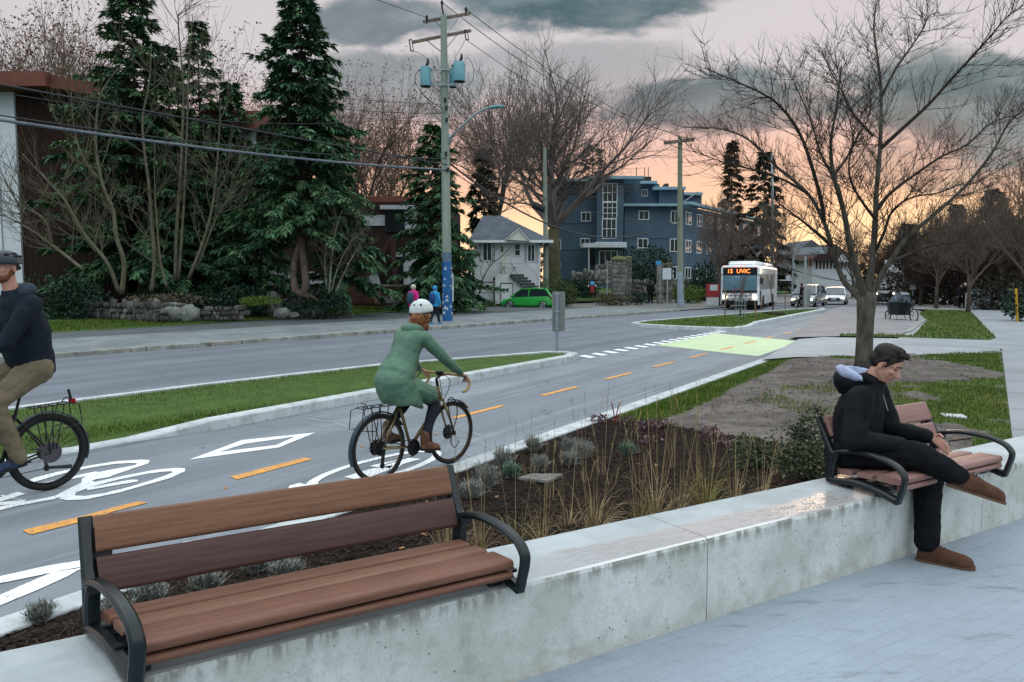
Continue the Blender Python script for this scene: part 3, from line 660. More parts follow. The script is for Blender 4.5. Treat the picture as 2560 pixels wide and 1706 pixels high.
def bench(t0, t1, q0, label, mats, iron_m, splay=(0, 0)):
    L = t1 - t0; th = thing('park_bench', label, 'bench', WF((t0 + t1) / 2, q0, WT), 0, 'slatted benches on the low wall')
    def T(mb):
        mb.v = [(a + (splay[0] + (splay[1] - splay[0]) * a / L) * max(0, b_) / .5, b_, c_) for a, b_, c_ in mb.v]
        mb.v = [tuple(WF(t0 + a, q0 + b_, WT + c_)) for a, b_, c_ in mb.v]; mb.f = [tuple(reversed(f)) for f in mb.f]; return mb
    for x0, x1 in ((0, .055), (L - .055, L)):
        mb = MB()
        ribbonsec(mb, sm([(-.115, .445), (-.075, .36), (-.03, .27), (.01, .215), (.07, .208)]), x0, x1, [.02 + .022 * min(1, k / 8) for k in range(21)])
        ribbonsec(mb, sm([(.03, .222), (.10, .243), (.22, .262), (.38, .258), (.50, .230), (.555, .185), (.560, .14), (.540, .07), (.518, .0)]), x0, x1, .030)
        ribbonsec(mb, sm([(.0, .225), (-.006, .15), (-.012, .08), (-.008, .02)]), x0, x1, .05)
        ribbonsec(mb, sm([(.055, .208), (.035, .17), (.022, .12), (.02, .06)]), x0, x1, .028)
        ribbonsec(mb, sm([(-.02, .03), (.06, .035), (.2, .052), (.36, .042), (.52, .01)]), x0, x1, .045)
        mb2 = MB(); e = .012
        T(mb).build('end_frame', iron_m, th, smooth=True, angle=35)
        mb3 = MB(); xs = (x1 - .012, x1 + .06) if x0 == 0 else (x0 - .06, x0 + .012)
        ribbonsec(mb3, [(-.10, .40), (-.02, .17)], xs[0], xs[1], .014); T(mb3).build('back_bracket', iron_m, th)
        mb4 = MB(); mb4.box(xs[0], xs[1], .02, .44, .045, .058); mb4.box(xs[0], xs[1], .05, .12, .0, .05); mb4.box(xs[0], xs[1], .34, .41, .0, .05); T(mb4).build('seat_bracket', iron_m, th)
    def slat(name, c0, c1, th_, m, part_label=None):
        mb = MB(); y0, z0 = c0; y1, z1 = c1; d = V((y1 - y0, z1 - z0)); ln = d.length; d.normalize(); nn = V((-d.y, d.x)); r = .016
        sec = []
        for (a, bq) in ((0, 1), (1, 1), (1, 0), (0, 0)):
            cxr, cyr = (r if a == 0 else ln - r), (th_ - r if bq else r)
            base = {(0, 1): 180, (1, 1): 90, (1, 0): 0, (0, 0): 270}[(a, bq)]
            for k in range(4):
                ang = radians(base - 30 * k); sec.append((cxr + r * cos(ang), cyr + r * sin(ang)))
        rings = []
        for x, ins in ((.056, 0), (L - .056, 0)):
            rings.append([(x, y0 + d.x * a + nn.x * bq, z0 + d.y * a + nn.y * bq) for a, bq in sec])
        mb.loft(rings); T(mb); o = mb.build(name, m, th, smooth=True, angle=40)
        if part_label: o['label'] = part_label
        return o
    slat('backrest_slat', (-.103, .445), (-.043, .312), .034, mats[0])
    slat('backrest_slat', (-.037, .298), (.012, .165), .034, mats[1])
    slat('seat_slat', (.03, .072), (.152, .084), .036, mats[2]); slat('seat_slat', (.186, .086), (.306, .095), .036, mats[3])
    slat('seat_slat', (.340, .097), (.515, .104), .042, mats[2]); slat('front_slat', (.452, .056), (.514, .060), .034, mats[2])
    mb = MB(); mb.box(.02, L - .02, .150, .190, .050, .066); mb.box(.02, L - .02, .298, .336, .060, .076); mb.box(.02, L - .02, .452, .49, .078, .092); T(mb).build('gap_shade_bar', iron_m, th)  # black bars added under the slat gaps to darken them like shade
    return th
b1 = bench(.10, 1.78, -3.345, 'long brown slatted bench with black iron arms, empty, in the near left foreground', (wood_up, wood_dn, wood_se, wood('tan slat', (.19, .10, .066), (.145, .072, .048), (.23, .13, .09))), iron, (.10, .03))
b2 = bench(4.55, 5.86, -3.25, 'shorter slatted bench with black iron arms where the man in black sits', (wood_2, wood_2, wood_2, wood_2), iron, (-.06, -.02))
# small thing lying on the lawn, covers in the planting bed
mb = MB(); c = P(2390, 1047, .16); lx = (P(2420, 1049, .16) - P(2363, 1046, .16)); 
mb.frame(V((c.x, c.y, soilz(c.x, c.y))) - lx / 2, lx, V((.06, .22, 0)), V((0, 0, .03)))
tag(mb.build('valve_cover', conc_m, bevel=.006), 'small pale flat cover lying in the grass behind the occupied bench', 'cover')
cc = [P(1100 + .425 * a, 950 + .425 * b_, .30) for a, b_ in ((455, 510), (540, 475), (722, 495), (640, 548))]
mb = MB(); mb.ext([V((p.x, p.y, soilz(p.x, p.y) + .005)) for p in cc], (0, 0, .03))
tag(mb.build('utility_cover', mat('utility lid', (.20, .20, .19), (.12, .11, .10), 9, .85, c3=(.05, .04, .035), s3=25, k3=.8), bevel=.006), 'square grey utility box lid set in the dark mulch', 'cover')
# ================================================================== BICYCLES
def bmat(n, c, **k): return mat(n, c, tuple(x * .8 for x in c), 20, **k)
tyre_m = bmat('tyre rubber', (.018, .018, .018), rough=.8); spoke_m = bmat('spoke steel', (.45, .45, .45), rough=.35, metal=.9)
blackm = bmat('black metal', (.015, .016, .018), rough=.4); brown_tyre = bmat('brown tyre wall', (.06, .042, .03), rough=.8)
gold_m = bmat('olive gold paint', (.21, .165, .075), rough=.35, metal=.3); tape_m = bmat('tan bar tape', (.36, .24, .11), rough=.7)
saddle_m = bmat('black saddle', (.014, .014, .015), rough=.5); fend_m = bmat('navy mudguard', (.03, .045, .06), rough=.35)
def bicycle(label, origin, ang, r, wb, frame_m, kind, t_r=.02, group=None, name='bicycle', detail=True, wall_m=None, sh=0):
    'origin: rear tyre contact; ang: heading angle; frame coordinates x ahead, y left, z up'
    th = thing(name, label, 'bicycle', origin, 0, group)
    H = V((cos(ang), sin(ang), 0)); Lf = V((-sin(ang), cos(ang), 0))
    W = lambda x, y, z: V(origin) + H * x + Lf * y + V((0, 0, z))
    def circ(cx_, rr, y=0, n=36, a0=0, a1=2 * pi):
        full = abs(a1 - a0 - 2 * pi) < 1e-6
        return [W(cx_ + rr * cos(a0 + (a1 - a0) * k / (n if full else n - 1)), y, r + rr * sin(a0 + (a1 - a0) * k / (n if full else n - 1))) for k in range(n)]
    for cx_ in (0, wb):
        mb = MB(); mb.tube(circ(cx_, r - t_r), t_r, 8, closed=True); wl = mb.build('wheel', tyre_m, th, smooth=True)
        mb = MB(); mb.tube(circ(cx_, r - 2 * t_r - .006), .011, 6, closed=True); mb.build('rim', wall_m or blackm, wl, smooth=True)
        if detail:
            mb = MB()
            for k in range(28):
                a = 2 * pi * k / 28; y = .028 if k % 2 else -.028; a2 = a + (.6 if k % 4 < 2 else -.6)
                mb.tube([W(cx_ + .025 * cos(a2), y, r + .025 * sin(a2)), W(cx_ + (r - 2 * t_r) * cos(a), 0, r + (r - 2 * t_r) * sin(a))], .0014, 3, cap=False)
            mb.build('spokes', spoke_m, wl)
            mb = MB(); mb.tube([W(cx_, -.055, r), W(cx_, .055, r)], .026, 10)
            mb.disc(W(cx_, .045, r), Lf, .082, .003, 20)
            if cx_ == 0:
                for q, rr in ((-.028, .075), (-.036, .06), (-.044, .045)): mb.disc(W(0, q, r), Lf, rr, .003, 18)
            mb.build('hub', blackm, wl)
    bb = (.43, 0, .29); st = (.27, 0, .80); hd = (wb - .20, 0, .88); hl = (wb - .165, 0, .74)
    mb = MB(); tb = lambda a, b_, rr=.016: mb.tube([W(*a), W(*b_)], rr, 8)
    tb(bb, st, .017); tb((.285, 0, .76), hd, .016); tb(bb, hl, .02); tb(hd, hl, .021)
    for y in (-1, 1):
        tb((bb[0], .02 * y, bb[2]), (0, .06 * y, r), .010); tb((st[0], .015 * y, st[2] - .06), (0, .06 * y, r), .009)
    mb.build('frame', frame_m, th, smooth=True)
    mb = MB()
    for y in (-1, 1): mb.tube([W(hl[0] + .01, .035 * y, hl[2] - .01), W(wb - .06, .052 * y, .5), W(wb, .055 * y, r)], [.016, .013, .009], 7)
    tb2 = mb.tube([W(hl[0] + .01, -.045, hl[2]), W(hl[0] + .01, .045, hl[2])], .016, 7); mb.build('fork', frame_m, th, smooth=True)
    mb = MB(); mb.tube([W(*st), W(.245 - sh * .3, 0, .90 + sh)], .013, 7); mb.build('seat_post', blackm, th)
    mb = MB()
    prof = [(-.13, .066, .93), (-.08, .075, .94), (-.02, .055, .935), (.06, .028, .93), (.13, .018, .925)]
    mb.loft([[W(.235 - sh * .3 + x, wv * c_, z + sh + (.012 if c_ in (-.6, .6) else (-.02 if abs(c_) == 1 else .016))) for c_ in (-1, -.6, 0, .6, 1)] + [W(.235 - sh * .3 + x, 0, z + sh - .03)] for x, wv, z in prof])
    subsurf(mb.build('saddle', saddle_m, th, smooth=True), 1)
    mb = MB(); mb.tube([W(hd[0], 0, hd[2]), W(hd[0] - .02, 0, .97), W(hd[0] + .05, 0, 1.01)], .016, 8); mb.build('stem', blackm, th)
    # crank
    mb = MB(); mb.disc(W(bb[0], -.05, bb[2]), Lf, .088, .004, 24); ca = radians(20)
    mb.bar(W(bb[0], -.062, bb[2]), W(bb[0] + .17 * cos(ca), -.075, bb[2] - .17 * sin(ca)), .022, .012); mb.bar(W(bb[0], .062, bb[2]), W(bb[0] - .17 * cos(ca), .075, bb[2] + .17 * sin(ca)), .022, .012)
    mb.bar(W(bb[0] + .17 * cos(ca), -.08, bb[2] - .17 * sin(ca)), W(bb[0] + .17 * cos(ca), -.17, bb[2] - .17 * sin(ca)), .07, .02); mb.bar(W(bb[0] - .17 * cos(ca), .08, bb[2] + .17 * sin(ca)), W(bb[0] - .17 * cos(ca), .17, bb[2] + .17 * sin(ca)), .07, .02)
    mb.tube([W(0, -.05, r + .045), W(bb[0], -.05, bb[2] + .088)], .004, 4); mb.tube([W(-.01, -.05, r - .17), W(bb[0], -.05, bb[2] - .088)], .004, 4)
    mb.bar(W(.01, -.06, r - .03), W(-.01, -.06, r - .16), .03, .02); mb.disc(W(-.01, -.06, r - .17), Lf, .03, .01, 12)
    mb.build('crankset', blackm, th)
    if kind == 'plain':
        mb = MB(); mb.tube([W(hd[0] + .05, -.3, 1.02), W(hd[0] + .06, 0, 1.01), W(hd[0] + .05, .3, 1.02)], .012, 6); mb.build('handlebar', blackm, th)
        return th, W
    # mudguards and rack
    mb = MB()
    def guard(cx_, a0, a1):
        n = 22; rings = []
        for k in range(n):
            a = a0 + (a1 - a0) * k / (n - 1); rr = r + .022; e = V((cos(a), 0, sin(a)))
            rings.append([W(cx_ + e.x * q, y, r + e.z * q) for y, q in ((-.028, rr - .014), (-.018, rr), (.018, rr), (.028, rr - .014), (.018, rr - .005), (-.018, rr - .005))])
        mb.loft(rings)
    guard(0, radians(30), radians(200)); mb.build('mudguard', fend_m, th, smooth=True, angle=40)
    if kind == 'tourer': mb = MB(); guard(wb, radians(40), radians(95)); mb.build('mudguard', fend_m, th, smooth=True, angle=40)
    mb = MB(); zt = 2 * r + .075; c = .0055
    for y in (-.06, .06): mb.tube([W(.16, y, zt), W(-.22, y, zt + .01)], c, 5)
    for x in (.15, .05, -.05, -.14, -.22): mb.tube([W(x, -.06, zt), W(x, .06, zt)], c, 5)
    for y in (-.065, .065):
        for x in (.08, -.03, -.14): mb.tube([W(x, y, zt), W(x * .25 - .01, y * 1.1, r + .03)], c, 5)
        mb.tube([W(-.22, y, zt), W(-.27, y * 1.4, zt - .015), W(-.29, y * 1.5, zt - .2), W(-.1, y * 1.5, zt - .23)], c, 5)
    mb.tube([W(-.18, -.065, zt), W(-.2, -.04, zt + .05), W(-.22, 0, zt + .055)], c, 5)
    mb.build('luggage_rack', blackm, th)
    if kind == 'tourer':
        mb = MB(); hx, hz = hd[0] + .05, 1.02
        for y in (-1, 1):
            mb.tube(sm([W(hx, .02 * y, hz), W(hx + .01, .14 * y, hz + .005), W(hx + .02, .24 * y, hz), W(hx + .09, .29 * y, hz - .02), W(hx + .12, .31 * y, hz - .09), W(hx + .07, .325 * y, hz - .15), W(hx, .33 * y, hz - .17)]), .0155, 8)
        mb.build('handlebar', tape_m, th, smooth=True)
        mb = MB()
        mb.bar(W(hx, -.05, hz), W(hx, .05, hz), .04); 
        for y in (-1, 1): m2 = MB(); m2.tube([W(hx + .09, .30 * y, hz), W(hx + .03, .335 * y, hz), W(hx - .03, .35 * y, hz - .06)], .008, 5); m2.build('brake_lever', blackm, th)
        for y in (-.03, .05): mb.tube(sm([W(hx, y, hz), W(hx + .08, y * 2, hz - .08), W(hx + .06, y, hz - .22), W(hx + .02, 0, hz - .3)]), .004, 5)
        mb.cbox(W(hx - .03, 0, hz + .02), .06, .05, .02, ang); mb.build('stem_clamp', blackm, th)
        mb = MB()     # front low-rider hoop, right side
        for y in (-.095,):
            mb.tube(sm([W(wb - .02, y, .71), W(wb - .08, y, .76), W(wb - .14, y, .72), W(wb - .10, y, .5), W(wb - .03, y, r - .02)]), .006, 5)
            mb.tube(sm([W(wb - .02, y, .71), W(wb + .0, y, .55), W(wb - .10, y, .3), W(wb - .04, y, .2), W(wb + .03, y, .26)]), .006, 5)
        mb.build('front_rack', blackm, th)
    return th, W
RH = atan2(.771, .636)
bk1, W1 = bicycle('olive gold touring bicycle with tan handlebar and black rear rack under the woman in green', (-1.34, 7.62, .004), RH, .35, 1.04, gold_m, 'tourer', .019, wall_m=brown_tyre)
mh = atan2(-.848, -.53)
bk2, W2 = bicycle('black electric bicycle with rear rack at the left edge under the hooded man', (-4.50, 7.34, .004), mh, .375, 1.12, blackm, 'ebike', .03, sh=.13)
# extra gear of the electric bicycle
mb = MB(); mb.disc(W2(0, 0, .375), W2(0, 1, 0) - W2(0, 0, 0), .085, .09, 24); mb.build('hub_motor', blackm, bk2)
mb = MB(); mb.disc(W2(0, .06, .375), W2(0, 1, 0) - W2(0, 0, 0), .10, .004, 24); mb.build('brake_disc', mat('dark steel', (.10, .10, .105), rough=.4, metal=.6), bk2)
mb = MB(); mb.tube([W2(.05, .08, .24), W2(-.17, .08, .21)], [.014, .02], 8); mb.build('kickstand', blackm, bk2)
mb = MB(); mb.cbox(W2(-.25, 0, .84), .035, .07, .045, mh); mb.build('tail_light', mat('red lens', (.25, .01, .01), rough=.2), bk2)
mb = MB(); mb.tube([W2(-.24, 0, .86), W2(-.22, 0, .96)], .013, 7); mb.build('light_post', blackm, bk2)
# ================================================================== PEOPLE
skin_m = mat('skin', (.46, .25, .185), (.40, .20, .145), 25, .55, c3=(.50, .22, .17), s3=14, k3=.5)
hair_dk = mat('dark hair', (.006, .0045, .004), (.011, .008, .0065), 60, .5, stretch=(1, 1, .3), bump=.6, bscale=160)
hair_br = mat('curly auburn hair', (.15, .05, .022), (.33, .15, .07), 40, .6, bump=1, bscale=120)
def ring(c, U_, V_, ru, rv, n=16): return [V(c) + U_ * ru * cos(2 * pi * k / n) + V_ * rv * sin(2 * pi * k / n) for k in range(n)]
def hand(mb, wrist, fwd, side, nrm, curl=.5, s=1.0, thumb=1):
    'palm + five fingers; fwd along hand, side = towards thumb, nrm = back of hand'
    wr_, f, sd, nn = V(wrist), V(fwd).normalized(), V(side).normalized(), V(nrm).normalized()
    pr = []
    for d, wv, t in ((0, .026, .020), (.03, .036, .018), (.07, .042, .016), (.092, .040, .013)):
        pr.append(ring(wr_ + f * d * s, sd, nn, wv * s, t * s, 10))
    mb.loft(pr)
    for k, (off, ln) in enumerate(((.030, .075), (.010, .083), (-.010, .078), (-.030, .062))):
        p = wr_ + f * .085 * s + sd * off * s; d = f.copy(); r_ = .0088 * s
        for j in range(3):
            a = curl * (.7 + .15 * j); d = (d * cos(a) - nn * sin(a)).normalized(); q = p + d * ln * s * (.42, .33, .28)[j]
            mb.cap(p, q, r_, r_ * .93, 7); p = q; r_ *= .93
    p = wr_ + f * .03 * s + sd * .03 * s * thumb; d = (f * .6 + sd * .7 * thumb - nn * .35).normalized(); q = p + d * .04 * s
    mb.cap(p, q, .013 * s, .0105 * s, 7); d2 = (f * .9 + sd * .15 * thumb - nn * .5).normalized(); mb.cap(q, q + d2 * .035 * s, .0105 * s, .0085 * s, 7)
def head(mb, c, f, up, s=1.0, face=True, h=.0):
    'skull with face; c = centre of head, f = facing, up'
    f, up = V(f).normalized(), V(up).normalized(); r = f.cross(up).normalized(); up = r.cross(f).normalized()
    L = lambda x, y, z: V(c) + (f * x + r * y + up * z) * s
    M3 = Matrix((f, r, up)).transposed()
    mb.ell(L(-.012, 0, .035), .098 * s, .077 * s, .088 * s, 14, 10, M3)           # cranium
    mb.ell(L(.030, 0, -.035), .062 * s, .062 * s, .078 * s, 14, 10, M3)           # face block
    mb.ell(L(.050, 0, -.092), .034 * s, .034 * s, .026 * s, 10, 8, M3)            # chin
    for y in (-1, 1):
        mb.cap(L(-.012, .056 * y, -.05), L(.045, .026 * y, -.095), .022 * s, .018 * s, 8)   # jaw
        mb.ell(L(.062, .040 * y, -.022), .026 * s, .024 * s, .022 * s, 8, 6, M3)   # cheek
        mb.cap(L(.078, .014 * y, .016), L(.064, .05 * y, .014), .012 * s, .011 * s, 7)     # brow
        # ear
        mb.ell(L(-.012, .078 * y, -.008), .021 * s, .010 * s, .032 * s, 10, 8, M3)
        mb.ell(L(-.004, .079 * y, -.032), .010 * s, .009 * s, .012 * s, 8, 6, M3)
    mb.cap(L(.084, 0, .006), L(.108, 0, -.034), .0095 * s, .0145 * s, 8)           # nose
    mb.ell(L(.098, .011, -.038), .012 * s, .009 * s, .008 * s, 8, 6, M3); mb.ell(L(.098, -.011, -.038), .012 * s, .009 * s, .008 * s, 8, 6, M3)
    mb.ell(L(.082, 0, -.060), .014 * s, .024 * s, .0065 * s, 8, 6, M3); mb.ell(L(.080, 0, -.073), .013 * s, .021 * s, .0065 * s, 8, 6, M3)
    return L, M3
# ---------------------------------------------------------------- seated man
Gf = V((.82, -.57, 0)).normalized(); Gr = V((-.57, -.82, 0)).normalized(); UP = V((0, 0, 1))     # facing, his right
man = thing('person', 'man in black hooded jacket and dark jeans sitting cross-legged on the shorter bench, looking down', 'person', (2.70, 4.95, PZ))
hip = V((2.375, 5.285, .86)); neck = V((2.44, 5.235, 1.325)); hc = V((2.535, 5.165, 1.475))
hf = (Gf * .84 - UP * .50 + Gr * .17).normalized(); hu = (UP * .86 + Gf * .5).normalized()
shR, shL = V((2.315, 5.065, 1.25)), V((2.57, 5.40, 1.25))
elR, haR = V((2.25, 5.00, .985)), V((2.54, 4.98, .965))
elL, haL = V((2.66, 5.32, .985)), V((2.745, 5.00, 1.01))
hipR, hipL = hip + Gr * .10, hip - Gr * .10
knC, anC = V((2.64, 4.93, .90)), V((2.835, 4.80, .80))       # crossing leg (right)
knS, anS = V((2.775, 5.03, .74)), V((2.735, 4.945, .31))      # standing leg (left)
mb = MB()
L, M3 = head(mb, hc, hf, hu, 1.0)
mb.chain([(neck + UP * -.04, .062), (hc + (-hu * .07 - hf * .02), .058)])
mb.chain([(hip, .10), (hip.lerp(neck, .5), .10), (neck - UP * .13, .07)]); mb.chain([(shR, .05), (elR, .04), (haR, .027)]); mb.chain([(shL, .05), (elL, .04), (haL, .027)]); mb.cap(shR, shL, .045, .045)
mb.chain([(hipR, .07), (knC, .05), (anC, .035)]); mb.chain([(hipL, .07), (knS, .05), (anS, .035)])
hand(mb, haR, (haL - haR) * .5 + Gf * .4 - UP * .1, Gf + UP * .3, UP - Gf * .3, .55, .9)
hand(mb, haL + Gf * .02, Gf * .8 - UP * .45 + Gr * .35, -Gr * .2 + UP * 1, -Gr * 1 + UP * .5, .35, .92)
body = mb.build('body', skin_m, man); remesh(body, .006, 2)
# eyes, brows, stubble, hair
eye_m = mat('eye shadow line', (.03, .02, .018), rough=.5)
mb = MB()
for y in (-1, 1):
    mb = MB(); mb.tube([L(.076, .018 * y, .004), L(.0835, .031 * y, .001), L(.075, .046 * y, .003)], .0032, 5); mb.build('eyelash', eye_m, man)
mb = MB()
for y in (-1, 1): mb = MB(); mb.tube([L(.091, .014 * y, .023), L(.088, .032 * y, .029), L(.074, .053 * y, .021)], [.003, .0045, .0025], 5); mb.build('eyebrow', hair_dk, man)
mb = MB(); mb.tube([L(.088, -.022, -.066), L(.0955, 0, -.066), L(.088, .022, -.066)], .0016, 4); mb.build('mouth_line', mat('lip', (.25, .09, .075)), man)
mb = MB()
mb.ell(L(-.022, 0, .052), .103, .085, .082, 16, 10, M3)
mb.ell(L(-.06, 0, .0), .062, .078, .07, 14, 8, M3)
for k in range(70):
    a = R.uniform(-1.2, 1.2); x = R.uniform(-.06, .075); z = .052 + .080 * sqrt(max(0, 1 - (x / .105) ** 2 - (a * .045 / .085) ** 2)); y = a * .045
    d = V((R.uniform(.1, .35), R.uniform(-.12, .12), R.uniform(-.05, .2)))
    p = L(x, y, z - .004); q = L(x + d.x * .10, y + d.y * .10, z + d.z * .06); mb.cap(p, q, .012, .004, 5)
for y in (-1, 1):
    mb.cap(L(.045, .066 * y, .05), L(.022, .078 * y, -.008), .014, .008, 6); mb.cap(L(.0, .078 * y, .04), L(-.04, .078 * y, -.02), .016, .012, 6)
hr = mb.build('hair', hair_dk, man); remesh(hr, .006, 1)
jk_m = mat('black jacket', (.0050, .0062, .0075), (.009, .011, .013), 7, .8, bump=.35, bscale=22, spec=.12)
jn_m = mat('dark jeans', (.0045, .005, .0065), (.008, .009, .011), 9, .9, bump=.3, bscale=30, spec=.12)
mb = MB(); sp_ = neck - hip
def trunk(c, ru, rv): mb_r.append(ring(c, Gr, Gf, ru, rv))
mb_r = []
for f_, ru, rv, off in ((-.18, .195, .155, -.01), (-.02, .205, .17, -.01), (.18, .21, .175, -.01), (.42, .215, .168, -.01), (.64, .225, .155, -.015), (.82, .205, .132, -.015), (.95, .15, .11, .0), (1.05, .098, .095, .015)):
    trunk(hip + sp_ * f_ + Gf * off, ru, rv)
mb.loft(mb_r)
mb.chain([(shR + Gr * -.01, .096), (shR.lerp(elR, .5), .084), (elR, .076), (elR.lerp(haR, .55), .066), (haR - (haR - elR).normalized() * -.01, .054)])
mb.chain([(shL, .10), (shL.lerp(elL, .5), .086), (elL, .078), (elL.lerp(haL, .55), .066), (haL - (haL - elL).normalized() * .015, .052)])
mb.chain([(elR + V((.03, -.01, .02)), .06), (elR + V((.08, -.02, .0)), .055)])
j = mb.build('jacket', jk_m, man); remesh(j, .012, 3, wr=.014, wscale=.09)
# hood hanging open behind the neck, pale lining inside
hood_in = mat('pale blue hood lining', (.36, .41, .56), (.28, .32, .46), 10, .85)
nb = neck - Gf * .085 + UP * .055; hX, hY = Gr, (Gf * .95 - UP * .32).normalized(); hZ = hX.cross(hY).normalized()
if hZ.z < 0: hZ = -hZ
HM = Matrix((hX, hY, hZ)).transposed()
mb = MB(); mb.ell(nb - hZ * .02, .150, .125, .135, 20, 8, HM, -pi / 2, .05); mb.cap(nb + Gr * .10 + Gf * .09, neck + Gf * .075 + UP * .0, .042, .035); mb.cap(nb - Gr * .10 + Gf * .09, neck + Gf * .075 + UP * .0, .042, .035)
hd_o = mb.build('hood', jk_m, man); remesh(hd_o, .011, 3, wr=.03, wscale=.08)
mb = MB()
rr = []
for k in range(25):
    a = 2 * pi * k / 24; c = nb + HM @ V((.128 * cos(a), .098 * sin(a), .018)); d = (HM @ V((cos(a), sin(a), 0))); rr.append(ring(c, d, hZ, .028 + .008 * sin(3 * a), .030 + .012 * cos(2 * a + 1), 8))
mb.loft(rr); mb.ell(nb - hZ * .03, .125, .095, .05, 18, 6, HM)
li = mb.build('hood_lining', hood_in, hd_o); remesh(li, .009, 2, wr=.022, wscale=.06)
mb = MB(); rr = []
for k in range(21):
    a = 2 * pi * k / 20; d = Gr * cos(a) + Gf * sin(a); rr.append(ring(neck + Gf * .012 + d * .074 + UP * (.012 - .02 * sin(a)), d, UP, .022, .045, 8))
mb.loft(rr); remesh(mb.build('collar', jk_m, j), .009, 2)
mb = MB(); mb.tube([neck + Gf * .10 + UP * -.06, neck + Gf * .135 + UP * -.17], .0035, 5); mb.build('zip', mat('zip', (.3, .3, .32), rough=.3, metal=.8), j)
mb = MB(); mb.chain([(hipR + Gf * -.02, .125), (hipR.lerp(knC, .5), .112), (knC, .098), (knC.lerp(anC, .5), .084), (anC, .068)])
mb.chain([(hipL, .125), (hipL.lerp(knS, .5), .112), (knS, .095), (knS.lerp(anS, .45), .084), (anS.lerp(knS, .12), .080), (anS + V((0, 0, .015)), .082)])
mb.cap(hipR, hipL, .12, .12)
tr = mb.build('jeans', jn_m, man); remesh(tr, .012, 3, wr=.018, wscale=.07)
shoe_m = mat('brown suede', (.085, .038, .022), (.055, .024, .014), 12, .85, bump=.3, bscale=90); sole_m = mat('brown sole', (.12, .07, .045), rough=.7)
lace_m = mat('laces', (.035, .018, .012), rough=.8)
def shoe(heel, toe, up_, ank, par, sm_=shoe_m, sl=sole_m, w_=.043, hk=1.0):
    heel, toe, up_ = V(heel), V(toe), V(up_).normalized(); f = (toe - heel); ln = f.length; f.normalize(); sd = f.cross(up_).normalized(); up_ = sd.cross(f)
    rings = []
    for t, ww, hh in ((0.0, .020, .045), (.06, .032, .062), (.2, .037, .088), (.34, .039, .090), (.5, .041, .078), (.68, .046, .066), (.84, .047, .058), (.95, .040, .046), (1.0, .026, .026)):
        c = heel + f * t * ln; hh *= hk; W2_ = ww * w_ / .043
        rings.append([c + sd * W2_ * sx + up_ * (.016 + hh * sz) for sx, sz in ((-1, 0), (-1, .35), (-.75, .75), (-.3, 1), (.3, 1), (.75, .75), (1, .35), (1, 0))])
    mb = MB(); mb.loft(rings)
    mb.cap(heel + f * ln * .22 + up_ * .07, V(ank), .047, .044, 10)
    o = mb.build('shoe', sm_, par, smooth=True); remesh(o, .008, 2)
    mb = MB(); rings = []
    for t, ww in ((-.02, .018), (.04, .034), (.2, .039), (.42, .039), (.68, .049), (.85, .050), (.96, .042), (1.03, .024)):
        c = heel + f * t * ln; rings.append([c + sd * ww * sx + up_ * z for sx, z in ((-1, 0), (-1.03, .02), (1.03, .02), (1, 0))])
    mb.loft(rings); mb.build('sole', sl, o)
    mb = MB()
    for t in (.36, .42, .48, .54): mb.tube([heel + f * t * ln + sd * .024 + up_ * (.016 + hk * (.092 - .026 * (t - .36) / .2)), heel + f * (t + .01) * ln + up_ * (.023 + hk * (.092 - .026 * (t - .36) / .2)), heel + f * t * ln - sd * .024 + up_ * (.016 + hk * (.092 - .026 * (t - .36) / .2))], .0028, 4)
    mb.build('lace', lace_m, o)
    return o
fd = V((.235, -.155, 0)).normalized()
shoe(V((2.685, 4.965, PZ + .001)), V((2.685, 4.965, PZ + .001)) + fd * .325, UP, anS, man, w_=.05, hk=1.15)
fc = V((.86, -.42, -.24)).normalized()
hl_ = anC + fc * -.06 + V((0, 0, -.09)); shoe(hl_, hl_ + fc * .32, V((.25, .05, .9)), anC, man, w_=.052, hk=1.25)
# phone in his hands
mb = MB(); ph = haL + Gf * .12 - UP * .015; mb.frame(ph - Gr * .035, Gf * .13 + UP * .035, Gr * .068, UP * .008 - Gf * .003)
tag(mb.build('mobile_phone', mat('black phone case', (.008, .008, .010), rough=.6, spec=.2), bevel=.002), 'dark mobile phone held in the hands of the man on the bench', 'phone')
# ---------------------------------------------------------------- woman cyclist
wc = thing('person', 'woman in green raincoat and speckled white helmet cycling away along the path', 'person', W1(.3, 0, 0))
WH = V((cos(RH), sin(RH), 0)); WL = V((-sin(RH), cos(RH), 0)); WR = -WL
hipw = W1(.22, 0, 1.03); neckw = W1(.50, -.015, 1.535); hcw = W1(.575, -.03, 1.69)
wsR, wsL = W1(.47, -.185, 1.44), W1(.47, .165, 1.46)
weR, whR = W1(.63, -.30, 1.235), W1(.86, -.335, 1.055)
weL, whL = W1(.66, .26, 1.22), W1(.86, .30, 1.055)
pR = (.43 + .17 * cos(radians(20)), .29 - .17 * sin(radians(20))); pL = (.43 - .17 * cos(radians(20)), .29 + .17 * sin(radians(20)))
kR, aR = W1(.66, -.13, .74), W1(pR[0] - .07, -.125, pR[1] + .13); kL, aL = W1(.60, .13, .84), W1(pL[0] - .05, .125, pL[1] + .13)
hR_, hL_ = W1(.24, -.10, 1.0), W1(.24, .10, 1.0)
mb = MB(); Lw, M3w = head(mb, hcw, (WH * .97 + WR * .25).normalized(), UP, .96)
mb.chain([(neckw, .05), (hcw - UP * .06, .05)]); mb.chain([(hipw, .11), (hipw.lerp(neckw, .5), .10), (neckw - UP * .08, .09)])
mb.chain([(wsR, .04), (weR, .035), (whR, .025)]); mb.chain([(wsL, .04), (weL, .035), (whL, .025)]); mb.cap(wsR, wsL, .05, .05)
mb.chain([(hR_, .07), (kR, .05), (aR, .034)]); mb.chain([(hL_, .07), (kL, .05), (aL, .034)])
